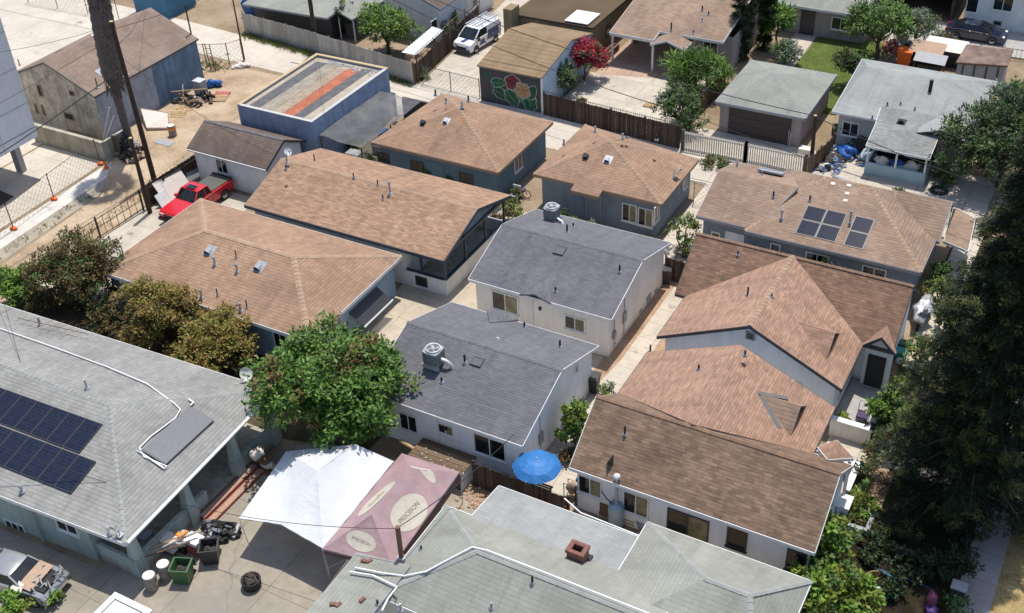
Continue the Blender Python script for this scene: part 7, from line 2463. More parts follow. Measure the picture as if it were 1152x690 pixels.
# white work van with ladders
def van_extras(MB_, B, bo, t):
    for s_ in (-1, 1):
        mb = MB(); mb.box(2.02, 2.24, s_*.62-.17, s_*.62+.17, .72, .92); B(mb, 'headlight', M['lamp'])
        mb = MB(); mb.box(1.05, 1.2, s_*1.02-.1, s_*1.02+.1, 1.05, 1.28); B(mb, 'mirror', M['black'])
        mb = MB(); mb.box(-2.2, -2.12, s_*.75-.09, s_*.75+.09, .8, 1.5); B(mb, 'taillight', M['lampred'])
    mb = MB(); mb.box(2.26, 2.3, -.5, .5, .56, .74); B(mb, 'grille', M['black'])
    mb = MB(); mb.box(2.1, 2.34, -.86, .86, .3, .5); B(mb, 'bumper', M['fascia_dark'])
    for x0_, x1_, z0_, z1_ in ((-1.9, -.1, .62, 1.42), (.1, .95, .5, .95), (-2.1, -1.95, .7, 1.5)):
        for s_ in (-1, 1):
            y = s_*(.905); mb = MB()
            mb.add([(x0_, y, z0_), (x1_, y, z0_), (x1_-.25, y, z1_), (x0_+.1, y, z1_)], [(0, 1, 2, 3)])
            B(mb, 'side_graphic', M['bluepaint'], bo)
    mb = MB(); mb.add([(2.0, -.3, 1.035), (2.0, .05, 1.035), (1.5, .25, 1.135), (1.5, -.1, 1.135)], [(0, 1, 2, 3)]); B(mb, 'hood_graphic', M['bluepaint'], bo)
    mb = MB()
    for x in (.1, -.8, -1.7):
        mb.bar((x, -.75, 1.98), (x, .75, 1.98), .05)
        for s_ in (-1, 1): mb.bar((x, s_*.72, 1.84), (x, s_*.72, 1.98), .04)
    B(mb, 'roof_rack', M['alu'])
    for yc, nm in ((-.42, 'ladder'), (.35, 'ladder')):
        mb = MB()
        for s_ in (-1, 1): mb.bar((-2.3, yc+s_*.2, 2.05), (.75, yc+s_*.2, 2.05), .05, .08)
        for i in range(10): mb.bar((-2.15+.3*i, yc-.2, 2.05), (-2.15+.3*i, yc+.2, 2.05), .035)
        B(mb, nm, M['alu'])
car('van', 'white compact work van with blue graphics and two roof ladders in the driveway', 'van', (-48.1, 78.4, .03), rad(-97), [(2.2, .32), (2.28, .7), (2.15, .95), (1.35, 1.16), (-2.1, 1.2), (-2.2, .9), (-2.18, .36), (0, .28)], 1.8, M['whitepaint'], (1.5, .62, -2.05, -2.15, 1.13, 1.78, 1.72, 1.5), (1.4, -1.35), .33, van_extras)
# van's solid rear quarter: panels over the cargo windows
vt = [o for o in bpy.data.objects if o.name.startswith('van') and o.parent is None][0]
mtx = Matrix.Translation(V(-48.1, 78.4, .03)) @ Matrix.Rotation(rad(-97), 4, 'Z')
for s_ in (-1, 1):
    mb = MB(); mb.add([(-.25, s_*.875, 1.18), (-2.14, s_*.875, 1.18), (-2.06, s_*.77, 1.8), (-.28, s_*.77, 1.8)], [(0, 1, 2, 3)]); mb.xform(mtx); mb.build('cargo_panel', M['whitepaint'], vt)
def sedan_extras(MB_, B, bo, t):
    for s_ in (-1, 1):
        mb = MB(); mb.box(2.12, 2.3, s_*.66-.17, s_*.66+.17, .62, .74); B(mb, 'headlight', M['lamp'])
        mb = MB(); mb.box(-2.36, -2.26, s_*.62-.2, s_*.62+.2, .72, .84); B(mb, 'taillight', M['lampred'])
        mb = MB(); mb.box(.62, .8, s_*.98-.09, s_*.98+.09, .9, 1.02); B(mb, 'mirror', M['navypaint'])
    mb = MB(); mb.box(2.3, 2.36, -.6, .6, .36, .5); B(mb, 'grille', M['black'])
car('sedan', 'glossy dark navy sedan parked before the white house at the top right', 'car', (-10.9, 95.9, .02), rad(0), [(2.3, .3), (2.36, .58), (2.1, .74), (1.1, .9), (-1.5, .98), (-2.2, .94), (-2.36, .7), (-2.32, .34), (0, .24)], 1.86, M['navypaint'], (1.3, .2, -.95, -1.95, .9, 1.36, 1.66, 1.22), (1.42, -1.45), .35, sedan_extras)
# wrecked old car under scrap, bottom left
def wreck_extras(MB_, B, bo, t):
    mb = MB(); mb.box(1.75, 1.95, -.85, .85, .42, .6); B(mb, 'bumper', M['chrome'])
    mb = MB(); mb.box(1.0, 1.75, -.6, .6, .86, .95); B(mb, 'engine_bay', M['black'], bo)
    r = random.Random(3)
    mb = MB()
    for i in range(14):
        p = V(r.uniform(.9, 1.8), r.uniform(-.65, .65), .98); mb.tube([p, p+V(r.uniform(-.3, .3), r.uniform(-.3, .3), r.uniform(.02, .2)), p+V(r.uniform(-.4, .4), r.uniform(-.4, .4), .02)], .035, 6)
    B(mb, 'engine_parts', M['hvac'], bo)
car('wrecked_car', 'dusty silver wrecked car with its open engine bay at the bottom left', 'car', (-37.1, 18.75, .02), rad(8), [(1.9, .35), (1.92, .7), (1.7, .86), (.8, .92), (-1.9, .98), (-2.4, .8), (-2.4, .4), (0, .3)], 1.75, M['silverpaint'], (.75, .0, -1.25, -1.9, .92, 1.38, 1.55, 1.25), (1.2, -1.5), .33, wreck_extras)
t = thing('cardboard_sheet', at(48, 640, 1.2), 'flattened brown cardboard sheet lying on the bonnet of the wrecked car', 'cardboard')
mtx = Matrix.Translation(V(-37.1, 18.75, .02)) @ Matrix.Rotation(rad(8), 4, 'Z')
mb = MB(); mb.add([(.45, -.75, 1.08), (.5, .78, 1.12), (1.25, .72, 1.06), (1.2, -.8, 1.02), (.45, -.75, 1.06), (.5, .78, 1.10), (1.25, .72, 1.04), (1.2, -.8, 1.0)], [(0,1,2,3),(7,6,5,4),(0,4,5,1),(1,5,6,2),(2,6,7,3),(3,7,4,0)]); mb.xform(mtx); mb.build('sheet', M['cardboard'], t)
t = thing('cardboard_sheet', at(30, 655, 1.2), 'smaller pale cardboard sheet at the near edge of the wrecked car bonnet', 'cardboard')
mb = MB(); mb.add([(.2, -.95, 1.0), (.25, -.5, 1.15), (.75, -.6, 1.12), (.8, -1.0, .95), (.2, -.95, .98), (.25, -.5, 1.13), (.75, -.6, 1.1), (.8, -1.0, .93)], [(0,1,2,3),(7,6,5,4),(0,4,5,1),(1,5,6,2),(2,6,7,3),(3,7,4,0)]); mb.xform(mtx); mb.build('sheet', M['mattress'], t)
# white trailer/camper roof cut by the bottom edge
q = at(135, 668, 2.0)
t = thing('camper_trailer', (-30.6, 17.6, 0), 'white camper trailer roof with dark seam lines at the bottom edge', 'trailer')
x0, x1, y0, y1 = -31.6, -29.6, 15.2, 19.3
mb = MB(); mb.box(x0, x1, y0, y1, .5, 1.85); mb.build('body', M['whitepaint'], t)
mb = MB(); mb.box(x0-.06, x1+.06, y0-.06, y1+.06, 1.85, 1.95); mb.build('roof', M['whitepaint'], t)
mb = MB()
for a in ((x0+.22, x0+.27, y0+.2, y1-.2), (x1-.27, x1-.22, y0+.2, y1-.2), (x0+.27, x1-.27, y1-.27, y1-.22), (x0+.27, x1-.27, y1-1.5, y1-1.45)): mb.box(*a, 1.95, 1.965)
mb.build('roof_seam', M['fascia_dark'], t)
window(t, (x1, 17.2, 1.1), '+x', 1.2, .5, 2, 'frame_dark')
for yy in (16.4, 18.0):
    mb = MB(); mb.tube([(x0+.1, yy, .33), (x1-.1, yy, .33)], .33, 16); mb.build('wheel', M['rubber'], t)

# ------------------------------------------------------------------ yard clutter
def bin_open(px, py, label, mat, w=.36, h=.95, lid=True, z=0, rot=.4, name='bin'):
    q = at(px, py, z)
    t = thing(name, q, label, 'bin')
    mt = Matrix.Translation(q) @ Matrix.Rotation(rot, 4, 'Z')
    mb = MB()
    a, b = w*.8, w
    o0 = [(-a, -a), (a, -a), (a, a), (-a, a)]; o1 = [(-b, -b), (b, -b), (b, b), (-b, b)]
    i1 = [(x*.88, y*.88) for x, y in o1]; i0 = [(x*.86, y*.86) for x, y in o0]
    vs = [(x, y, .06) for x, y in o0]+[(x, y, h) for x, y in o1]+[(x, y, h) for x, y in i1]+[(x, y, .15) for x, y in i0]
    fs = []
    for l in range(3):
        for i in range(4):
            j = (i+1) % 4; fs.append((l*4+i, l*4+j, l*4+4+j, l*4+4+i))
    fs += [(3, 2, 1, 0), (12, 13, 14, 15)]
    mb.add(vs, fs)
    for s_ in (-1, 1): mb.box(-b-.03 if s_ < 0 else b-.0, -b+.0 if s_ < 0 else b+.03, -b, b, h-.07, h)
    mb.xform(mt); mb.build('body', M[mat], t)
    mb = MB()
    if lid: mb.box(-b-.02, b+.02, -b-.04, b+.06, h+.01, h+.07)
    else: mb.add([(-b, b+.02, h), (b, b+.02, h), (b, b+.2, h-.75), (-b, b+.2, h-.75)], [(0, 1, 2, 3), (3, 2, 1, 0)])
    mb.xform(mt); mb.build('lid', M[mat], t)
    for s_ in (-1, 1):
        mb = MB(); mb.tube([(s_*b*.8-.03, b*.9, .12), (s_*b*.8+.03, b*.9, .12)], .12, 10); mb.xform(mt); mb.build('wheel', M['rubber'], t)
    if not lid:
        mb = MB(); mb.blob((0, 0, h*.55), b*.7, b*.7, .25, 3, .5); mb.xform(mt); mb.build('rubbish', M['dirtytrash'], t)
    return t
bin_open(748, 318, 'black lidded wheelie bin before the board gate at the end of the court path', 'blackbin', .33, 1.0)
bin_open(667, 440, 'black lidded wheelie bin at the back corner of the near grey house', 'blackbin', .33, 1.0, rot=.1)
bin_open(208, 652, 'open green bin beside the porch of the light grey house', 'greenbin', .42, 1.0, False)
bin_open(239, 630, 'open black bin behind the green one, by the porch steps', 'blackbin', .42, 1.0, False, rot=.6)
def barrel(px, py, label, mat='graybarrel', r=.3, h=.9, name='barrel', cat='barrel'):
    q = at(px, py, 0); t = thing(name, q, label, cat)
    mb = MB(); mb.lathe(q, [(r*.95, 0), (r, .05), (r*.96, h*.33), (r*1.02, h*.35), (r*.96, h*.37), (r*.96, h*.66), (r*1.02, h*.68), (r, h*.95), (r*.92, h)], 18); mb.build('body', M[mat], t)
    mb = MB(); mb.lathe(q, [(r*.92, h-.005), (0, h-.02)], 18); mb.build('lid', M['mattress' if mat == 'graybarrel' else mat], t); return t
barrel(172, 662, 'front grey barrel with pale top at the porch corner')
barrel(188, 650, 'second grey barrel between the porch corner barrel and the green bin', r=.3, h=.95)
barrel(195, 153, 'grey barrel with orange band in the dirt lot by the mattress')
q = at(195, 153, 0); tt = [o for o in bpy.data.objects if o.name.startswith('barrel') and o.parent is None][-1]
mb = MB(); mb.lathe(q, [(.32, .55), (.32, .78)], 18); mb.build('band', M['orangeband'], tt)
def item(name, label, cat, q, parts):
    """parts: (name, material, list of boxes/tubes/blobs in local metres)"""
    q = Vector(q); t = thing(name, q, label, cat)
    for nm, mt, shapes in parts:
        mb = MB()
        for s_ in shapes:
            if s_[0] == 'box': mb.box(*s_[1:])
            elif s_[0] == 'tube': mb.tube(s_[1], s_[2], 8)
            elif s_[0] == 'blob': mb.blob(*s_[1:])
            elif s_[0] == 'junk':
                _, c_, rr_, hh_, cnt_, sd_ = s_
                rj = random.Random(sd_)
                for jj in range(cnt_):
                    a_ = rj.uniform(0, 6.28); f_ = rj.random()**.6
                    p_ = V(c_[0]+math.cos(a_)*rr_*f_, c_[1]+math.sin(a_)*rr_*.7*f_, c_[2]+hh_*(1-f_)*rj.uniform(.2, 1))
                    x_ = rnd_dir(rj); y_ = x_.cross(rnd_dir(rj)).normalized(); z_ = x_.cross(y_)
                    sz = rj.uniform(.08, .3)
                    if rj.random() < .3: mb.blob(p_, sz, sz*.8, sz*.6, jj, .5, 7, 5, rj.randrange(len(mt)))
                    else: mb.obox(p_, x_, y_, z_, sz*rj.uniform(.6, 1.6), sz*rj.uniform(.3, .9), sz*rj.uniform(.06, .4), rj.randrange(len(mt)))
            elif s_[0] == 'quad': mb.add(s_[1], [(0, 1, 2, 3), (3, 2, 1, 0)] if False else [(0, 1, 2, 3)])
            elif s_[0] == 'lathe': mb.lathe(s_[1], s_[2], 14)
        mb.xform(Matrix.Translation(q)); mb.build(nm, [M[x] for x in mt] if isinstance(mt, (tuple, list)) else (M[mt] if isinstance(mt, str) else mt), t)
    return t
item('storage_box', 'white plastic storage box with lid on the porch edge clutter', 'box', at(193, 620, 0), [('body', 'whiteplastic', [('box', -.45, .45, -.3, .3, .3, .85)]), ('lid', 'mattress', [('box', -.48, .48, -.33, .33, .85, .93)]), ('stand', 'rustyiron', [('box', -.4, .4, -.25, .25, 0, .3)])])
item('wash_tub', 'pale wash tub with orange scrap in the porch edge clutter', 'tub', at(208, 618, 0), [('body', 'whiteplastic', [('lathe', (0, 0, 0), [(.0, .5), (.35, .5), (.42, .85), (.38, .85), (.33, .6), (0, .6)])]), ('scrap', 'orangeband', [('box', -.3, .25, -.1, .12, .85, .98), ('box', .05, .2, -.25, .3, .95, 1.05)]), ('stand', 'black', [('box', -.3, .3, -.3, .3, 0, .5)])])
item('crate', 'dull red crate topped with white sheets beside the open black bin', 'crate', at(222, 620, 0), [('body', 'redwood', [('box', -.4, .4, -.3, .3, 0, .7)]), ('sheets', 'whiteplastic', [('box', -.38, .42, -.32, .3, .7, .88)])])
item('timber_pile', 'loose long timbers and sticks propped across the porch edge clutter', 'timber', at(186, 636, 0), [('plank', 'rawwood', [('tube', [(-.9, -.7, .9), (.6, 1.1, 1.3)], .035)]), ('plank', 'woodbrown', [('tube', [(-.6, -.9, 1.0), (1.0, .9, 1.15)], .04)]), ('plank', 'woodgray', [('tube', [(-.3, -.2, .95), (.9, 1.5, 1.2)], .05)])])
item('scrap_heap', 'black scrap and tubing heap at the foot of the porch steps', 'scrap', at(243, 603, 0), [('heap', ('dirtytrash', 'black', 'fascia_gray', 'black'), [('junk', (0, 0, .1), .75, .6, 45, 4), ('junk', (.5, .5, .1), .5, .5, 25, 5)]), ('tubing', 'black', [('tube', [(-.5, -.2, .7), (.1, .1, .95), (.6, .6, .6)], .04), ('tube', [(-.2, .5, .5), (.4, -.1, .9)], .03)])])
item('plant_basket', 'round dark wire basket of dead stems alone on the concrete yard', 'basket', at(284, 660, 0), [('basket', 'black', [('lathe', (0, 0, 0), [(.25, .02), (.42, .1), (.45, .5), (.4, .52), (.36, .2), (0, .12)])]), ('stems', 'dirtytrash', [('blob', (0, 0, .35), .34, .34, .22, 7, .6, 12, 8)]), ('handle', 'rustyiron', [('tube', [(-.42, 0, .5), (-.2, .1, .72), (.2, .1, .74), (.42, 0, .5)], .02)])])
item('wicker_chair', 'pale wicker chair inside the porch of the light grey house', 'chair', V(-33.9, 23.1, .35), [('seat', 'hvac', [('box', -.3, .3, -.3, .3, .35, .45)]), ('backrest', 'hvac', [('box', -.36, -.28, -.3, .3, .45, 1.1)]), ('leg', 'hvac', [('box', -.3, -.24, -.3, -.24, 0, .35)]), ('leg', 'hvac', [('box', .24, .3, -.3, -.24, 0, .35)]), ('leg', 'hvac', [('box', -.3, -.24, .24, .3, 0, .35)]), ('leg', 'hvac', [('box', .24, .3, .24, .3, 0, .35)])])
# stored goods by the tents
item('rack', 'jumbled rack of pale bags under the tree by the porch end', 'rack', at(297, 528, 0), [('frame', 'rustyiron', [('box', -.5, .5, -.3, .3, 0, .08), ('box', -.5, .5, -.3, .3, .7, .76)]), ('bags', 'mattress', [('blob', (-.2, 0, 1.0), .35, .3, .3, 2, .5), ('blob', (.25, .1, .35), .3, .3, .28, 3, .5)])])
item('work_table', 'rough brown timber table strewn with scraps between pink canopy and near grey house', 'table', at(500, 532, 0), [('table_top', 'woodbrown', [('box', -1.6, 1.5, -.75+.3*i, -.47+.3*i, 1.05, 1.1) for i in range(5)] if False else [('box', -1.6, 1.5, -.75+.3*i, -.47+.3*i, 1.05, 1.1) for i in range(5)]), ('side_panel', 'offwhite', [('box', 1.4, 1.48, -.7, .7, .0, 1.0)]), ('leg', 'woodbrown', [('box', -1.5, -1.4, -.7, -.6, 0, 1.05)]), ('leg', 'woodbrown', [('box', -1.5, -1.4, .6, .7, 0, 1.05)])])
r = random.Random(9)
mb = MB()
q = at(500, 518, 1.1)
for i in range(22):
    p = V(q.x+r.uniform(-1.3, 1.3), q.y+r.uniform(-.5, .5), 1.12); a_ = r.uniform(0, 3); mb.obox(p, V(math.cos(a_), math.sin(a_), 0), V(-math.sin(a_), math.cos(a_), 0), Z, r.uniform(.02, .08), r.uniform(.015, .05), .02)
tag(mb.build('scraps', M['hvac']), 'pale scraps scattered over the rough timber table', 'scraps', kind='stuff')
item('plank', 'orange-brown plank leaning beside the white canopy back corner', 'plank', at(462, 520, 0), [('board', 'rawwood', [('tube', [(-.7, .3, .9), (.9, -.1, 1.0)], .1)])])
mb = MB(); r = random.Random(8)
for i in range(80):
    q = at(537, 562, 0)+V(r.gauss(0, .5), r.gauss(0, .35), .03); mb.blob(q, r.uniform(.04, .16), r.uniform(.04, .14), r.uniform(.03, .09), i, .4, 6, 4)
tag(mb.build('rubble', M['cardboard']), 'tan stones and rubble on the ground beside the pale roof corner', 'rubble', kind='stuff')
for i, (px, py, lb, rz) in enumerate(((375, 681, 'pair of broken red bricks at the left end of the bottom roof', .4), (408, 676, 'single red brick standing near the white pipe bend', 1.4), (410, 632, 'red brick pieces near the top of the low left roof', .1))):
    q, n_ = rp(px, py, lw)
    t = thing('brick', q, lb, 'brick'); mb = MB()
    for s_ in range(2 if i != 1 else 1):
        mb.obox(q+n_*.06+V(.22*s_, .08*s_, 0), V(math.cos(rz+s_), math.sin(rz+s_), 0), V(-math.sin(rz+s_), math.cos(rz+s_), 0), n_, .13, .07, .05)
    mb.build('block', M['brick'], t)

# ---- dirt lot junk
item('mattress', 'pale mattress lying tilted by the old building in the dirt lot', 'mattress', at(175, 143, 0), [])
mq = [at(165, 144, .25), at(190, 144, .2), at(189, 127, .9), at(158, 122, .95)]
t = [o for o in bpy.data.objects if o.name.startswith('mattress') and o.type == 'EMPTY'][0]
nn = (mq[1]-mq[0]).cross(mq[3]-mq[0]).normalized()
if nn.z < 0: nn = -nn
mb = MB(); mb.add(mq+[p-nn*.22 for p in mq], [(0,1,2,3),(7,6,5,4),(0,4,5,1),(1,5,6,2),(2,6,7,3),(3,7,4,0)]); mb.build('mattress_pad', M['mattress'], t)
mb = MB()
for a, b in zip(mq, mq[1:]+mq[:1]): mb.tube([a, b], .03, 6)
mb.build('piping', M['cardboard'], t)
def pallet(px, py, label, mat, rz, tilt=0, z=0):
    q = at(px, py, z); t = thing('pallet', q, label, 'pallet')
    mt = Matrix.Translation(q) @ Matrix.Rotation(rz, 4, 'Z') @ Matrix.Rotation(tilt, 4, 'X')
    mb = MB()
    for i in range(7): mb.box(-.6, .6, -.5+.155*i, -.5+.155*i+.1, .11, .13)
    mb.xform(mt); mb.build('deck', M[mat], t)
    for i in range(3):
        mb = MB(); mb.box(-.6+.55*i, -.5+.55*i, -.5, .53, .0, .11); mb.xform(mt); mb.build('runner', M[mat], t)
pallet(200, 131, 'bare timber pallet leaning beside the mattress', 'rawwood', .5, .35)
pallet(208, 124, 'second bare timber pallet behind the leaning one', 'rawwood', .9, .2)
pallet(249, 108, 'red painted pallet pile lying at the end of the dirt lot junk', 'redpallet', .3, .1)
pallet(247, 112, 'brown pallet peeking out below the red one', 'rawwood', .45, 0)
item('cabinet', 'tall grey metal cabinet standing among junk at the blue wall', 'cabinet', at(228, 110, 0), [('body', 'hvac', [('box', -.4, .4, -.35, .35, 0, 1.5)]), ('door', 'fascia_gray', [('box', -.36, .36, -.38, -.35, .1, 1.4)]), ('top', 'alu', [('box', -.42, .42, -.37, .37, 1.5, 1.54)])])
item('bag', 'blue plastic bags beside the tall grey cabinet', 'bag', at(238, 98, 0), [('sack', 'bluetarp', [('blob', (0, 0, .3), .4, .35, .35, 1, .4), ('blob', (.5, .3, .25), .35, .3, .3, 6, .4)])])
item('sheet_metal', 'pale metal sheet flat on the dirt before the mattress', 'sheet', at(185, 161, 0), [('sheet', 'hvac', [('box', -.75, .75, -.35, .35, .03, .06)])])
item('rubbish_heap', 'dark rubbish heap along the foot of the blue wall', 'rubbish', at(212, 116, 0), [('heap', ('dirtytrash', 'black', 'woodbrown', 'fascia_gray', 'cardboard', 'fascia_dark'), [('junk', (0, 0, .1), 1.3, .8, 60, 2), ('junk', (1.0, .9, .1), .9, .6, 40, 3)]), ('stick', 'rawwood', [('tube', [(-1.2, -.4, .9), (1.4, .9, 1.1)], .05)]), ('stick', 'woodgray', [('tube', [(-.6, .4, 1.3), (.3, -.8, .2)], .04)])])
item('rubbish_heap', 'brown and black rubbish heap at the foot of the palm and pole', 'rubbish', at(146, 172, 0), [('heap', ('dirtytrash', 'black', 'woodbrown', 'fascia_gray', 'cardboard', 'fascia_dark'), [('junk', (0, 0, .15), 1.2, 1.2, 70, 5), ('junk', (.9, -.7, .1), .8, .6, 35, 6)]), ('board', 'woodbrown', [('box', -.7, -.1, -.7, -.6, .1, 1.6)])])
item('cardboard_box', 'torn tan cardboard box on the heap beside the palm base', 'box', at(138, 160, .3), [('box_body', 'cardboard', [('box', -.4, .3, -.35, .35, .0, .7)]), ('flap', 'mattress', [('box', -.42, .32, -.5, -.36, .6, .72)])])
item('ladder', 'wooden ladder leaning at the chain-link corner of the dirt lot', 'ladder', at(240, 80, 0), [('rail', 'woodbrown', [('tube', [(-.25, 0, 0), (-.65, .3, 2.2)], .04)]), ('rail', 'woodbrown', [('tube', [(.25, 0, 0), (-.15, .3, 2.2)], .04)]), ('rungs', 'woodbrown', [('tube', [(-.25-.08*i, .06*i, .3+.38*i), (.25-.08*i, .06*i, .3+.38*i)], .025) for i in range(5)])])
item('timber', 'two pale poles propped at the lilac wall of the old building', 'timber', at(122, 158, 0), [('pole', 'alu', [('tube', [(-.2, -.3, .2), (.5, .5, 2.6)], .05)]), ('pole', 'alu', [('tube', [(.4, -.9, .1), (1.1, .2, 2.2)], .04)])])
item('stone', 'pale rock pile at the alley end of the chain-link fence', 'rocks', at(272, 76, 0), [('rock', 'mattress', [('blob', (0, 0, .15), .4, .3, .25, 1, .5), ('blob', (-.4, -.3, .1), .3, .3, .2, 2, .5), ('blob', (.35, .35, .1), .3, .25, .2, 3, .5)])])
item('traffic_marker', 'small orange marker with white base on the sidewalk by the palm shadow', 'marker', at(120, 190, 0), [('cone', 'orange', [('lathe', (0, 0, 0), [(.22, .02), (.2, .06), (.12, .1), (.04, .6), (0, .6)])]), ('base', 'whiteplastic', [('box', -.25, .25, -.25, .25, 0, .025)])])
# ---- beside the pickup
def leaning(px, py, label, w, h, mat, dx, name='board'):
    q = at(px, py, 0); t = thing(name, q, label, 'board')
    a = V(0, 1, 0)
    mb = MB(); b0, b1 = q-a*w/2, q+a*w/2; up_ = V(-dx, 0, h)
    f = [b0, b1, b1+up_, b0+up_]; mb.add(f+[p+V(.05, 0, .02) for p in f], [(3,2,1,0),(4,5,6,7),(0,1,5,4),(1,2,6,5),(2,3,7,6),(3,0,4,7)]); mb.build('sheet', M[mat], t)
leaning(203, 222, 'large pale board leaning on the dark fence beside the red pickup', 2.6, 1.5, 'mattress', 1.0)
leaning(222, 203, 'grey board leaning behind the pale one by the garage corner', 1.8, 1.5, 'hvac', .7)
leaning(188, 232, 'small white board leaning near the nose of the red pickup', .9, .9, 'whiteplastic', .5)
item('timber', 'brown timber beam propped at the garage corner behind the boards', 'timber', at(228, 196, 0), [('beam', 'wood', [('tube', [(0, -.3, .1), (-.5, .4, 2.2)], .08)])])
# ---- water heater and washing corner of the brown house
q = at(693, 591, 0)
t = thing('water_heater', q, 'tall pale blue water heater tank with flue against the white wall', 'water heater')
mb = MB(); mb.lathe(q, [(.36, .1), (.38, .15), (.38, 1.25), (.3, 1.38), (0, 1.42)], 20); mb.build('tank', plain('tank_blue', (.33, .42, .46), .5, .2), t)
mb = MB(); mb.tube([q+Z*1.4, q+Z*3.1], .075, 10); mb.build('flue', M['steel'], t)
mb = MB(); mb.lathe(q+Z*3.1, [(.08, -.05), (.17, 0), (.15, .12), (0, .2)], 12); mb.build('flue_cap', M['whiteplastic'], t)
mb = MB(); mb.lathe(q, [(.39, .08), (.39, 0), (0, 0)], 16); mb.build('base', M['fascia_dark'], t)
mb = MB(); mb.tube([q+V(-.15, -.1, 1.4), q+V(-.5, -.1, 1.7), q+V(-.8, .1, 1.8)], .03, 6); mb.build('pipe', M['black'], t)
item('cart', 'dark hand cart standing left of the water heater', 'cart', at(682, 580, 0), [('bed', 'rustyiron', [('box', -.25, .25, -.2, .2, .1, .9)]), ('wheel', 'rubber', [('tube', [(-.3, 0, .18), (.3, 0, .18)], .18)])])
item('bucket', 'yellow-brown bucket hanging height by the first white wall window', 'bucket', at(675, 574, 0), [('body', plain('ochre_plastic', (.42, .27, .07), .6), [('lathe', (0, 0, .35), [(0, 0), (.18, 0), (.24, .5), (.2, .5), (0, .08)])]), ('stand', 'woodbrown', [('box', -.2, .2, -.2, .2, 0, .35)])])
item('cloth', 'blue cloth draped over the low panel at the white wall', 'cloth', at(663, 572, 0), [('fabric', 'bluetarp', [('blob', (0, 0, .75), .16, .1, .4, 3, .4)]), ('panel', 'hvac', [('box', -.8, .5, .1, .16, .1, 1.1)])])
item('tub', 'pale blue tub right of the water heater under the window', 'tub', at(726, 592, 0), [('body', 'hvac', [('lathe', (0, 0, 0), [(0, .05), (.4, .05), (.5, .5), (.44, .5), (.36, .12), (0, .12)])]), ('water', 'bluetarp' if False else 'alu', [('lathe', (0, 0, 0), [(.43, .4), (0, .4)])])])
item('crate', 'brown wooden crate between water heater and tub', 'crate', at(708, 587, 0), [('body', 'woodbrown', [('box', -.35, .35, -.25, .25, 0, .55)]), ('slats', 'rawwood', [('box', -.37, .37, -.27, -.25, .1, .2), ('box', -.37, .37, -.27, -.25, .3, .4)])])
item('shopping_cart', 'dark wheeled frame with bags at the corner beyond the blue umbrella', 'cart', at(643, 560, 0), [('frame', 'iron', [('tube', [(-.3, -.2, .1), (-.3, -.2, 1.0), (.3, -.2, 1.0), (.3, -.2, .1)], .025), ('tube', [(-.3, .25, .1), (-.3, .25, .9), (.3, .25, .9), (.3, .25, .1)], .025)]), ('bags', 'cardboard', [('blob', (0, .05, .6), .3, .25, .35, 4, .4)]), ('bag', 'bluetarp', [('blob', (.25, .3, 1.0), .16, .16, .2, 4, .4)])])
item('bucket', 'blue bucket at the white corner under the peach roof eave', 'bucket', at(616, 414, 0), [])if False else None
q = at(735, 402, 0); item('bucket', 'blue bucket at the left corner of the white gable wall', 'bucket', V(-17.9, 44.5, 0), [('body', 'bluetarp', [('lathe', (0, 0, 0), [(0, 0), (.2, 0), (.27, .5), (.23, .5), (0, .1)])]), ('handle', 'steel', [('tube', [(-.25, 0, .5), (0, .1, .62), (.25, 0, .5)], .012)])])
item('meter_post', 'black metal meter post at the left corner of the white gable wall', 'meter post', V(-17.75, 44.3, 0), [('post', 'iron', [('tube', [(0, 0, 0), (0, 0, 2.3)], .05)]), ('box', 'fascia_dark', [('box', -.14, .14, -.1, .1, 1.3, 1.8)])])
item('bicycle', 'small dark scooter parked at the peach roof end of the court path', 'scooter', V(-18.0, 41.0, 0), [('wheel', 'rubber', [('tube', [(-.5, -.03, .2), (-.5, .03, .2)], .2)]), ('wheel', 'rubber', [('tube', [(.45, -.03, .2), (.45, .03, .2)], .2)]), ('frame', 'iron', [('tube', [(-.5, 0, .25), (0, 0, .3), (.35, 0, .3), (.5, 0, 1.0)], .035), ('tube', [(.5, -.25, 1.0), (.5, .25, 1.0)], .02)])])
# ---- cluttered yard of the pale blue porch
for i, (px, py, lb, mt, s_) in enumerate(((952, 176, 'heap under a bright blue tarp in the cluttered yard', 'bluetarp', (.75, .6, .6)), (938, 172, 'heap of pale bags left of the blue tarp', 'mattress', (.6, .5, .4)), (975, 182, 'blue and white bundle beside the porch half wall', 'bluesiding', (.5, .5, .6)), (966, 170, 'dark covered heap between blue tarp and porch', 'dirtytrash', (.8, .8, .8)), (938, 183, 'black rubbish at the foot of the service pole', 'dirtytrash', (.7, .6, .4)), (930, 190, 'white scraps heap beneath the service pole', 'whiteplastic', (.5, .4, .25)))):
    q = at(px, py, 0); item('tarp_heap' if i in (0, 3) else 'bag_heap', lb, 'heap', q, [('cover', mt, [('blob', (0, 0, s_[2]*.6), s_[0], s_[1], s_[2]*.7, i+1, .5, 14, 9), ('blob', (.5*s_[0], .4*s_[1], s_[2]*.4), s_[0]*.6, s_[1]*.6, s_[2]*.6, i+9, .5, 12, 8)]), ('clutter', ('dirtytrash', 'fascia_gray', 'whiteplastic', 'bluetarp', 'black', 'hvac'), [('junk', (.2, -.3, .05), 1.0, .35, 26, i+40)]), ('cord', 'whitepipe', [('tube', [(-s_[0]*.9, 0, s_[2]*.5), (0, -s_[1]*.5, s_[2]*1.2), (s_[0]*.9, 0, s_[2]*.5)], .02)])])
bin_open(943, 152, 'green tub bin against the grey siding in the cluttered yard', 'greenbin', .4, .7, False)
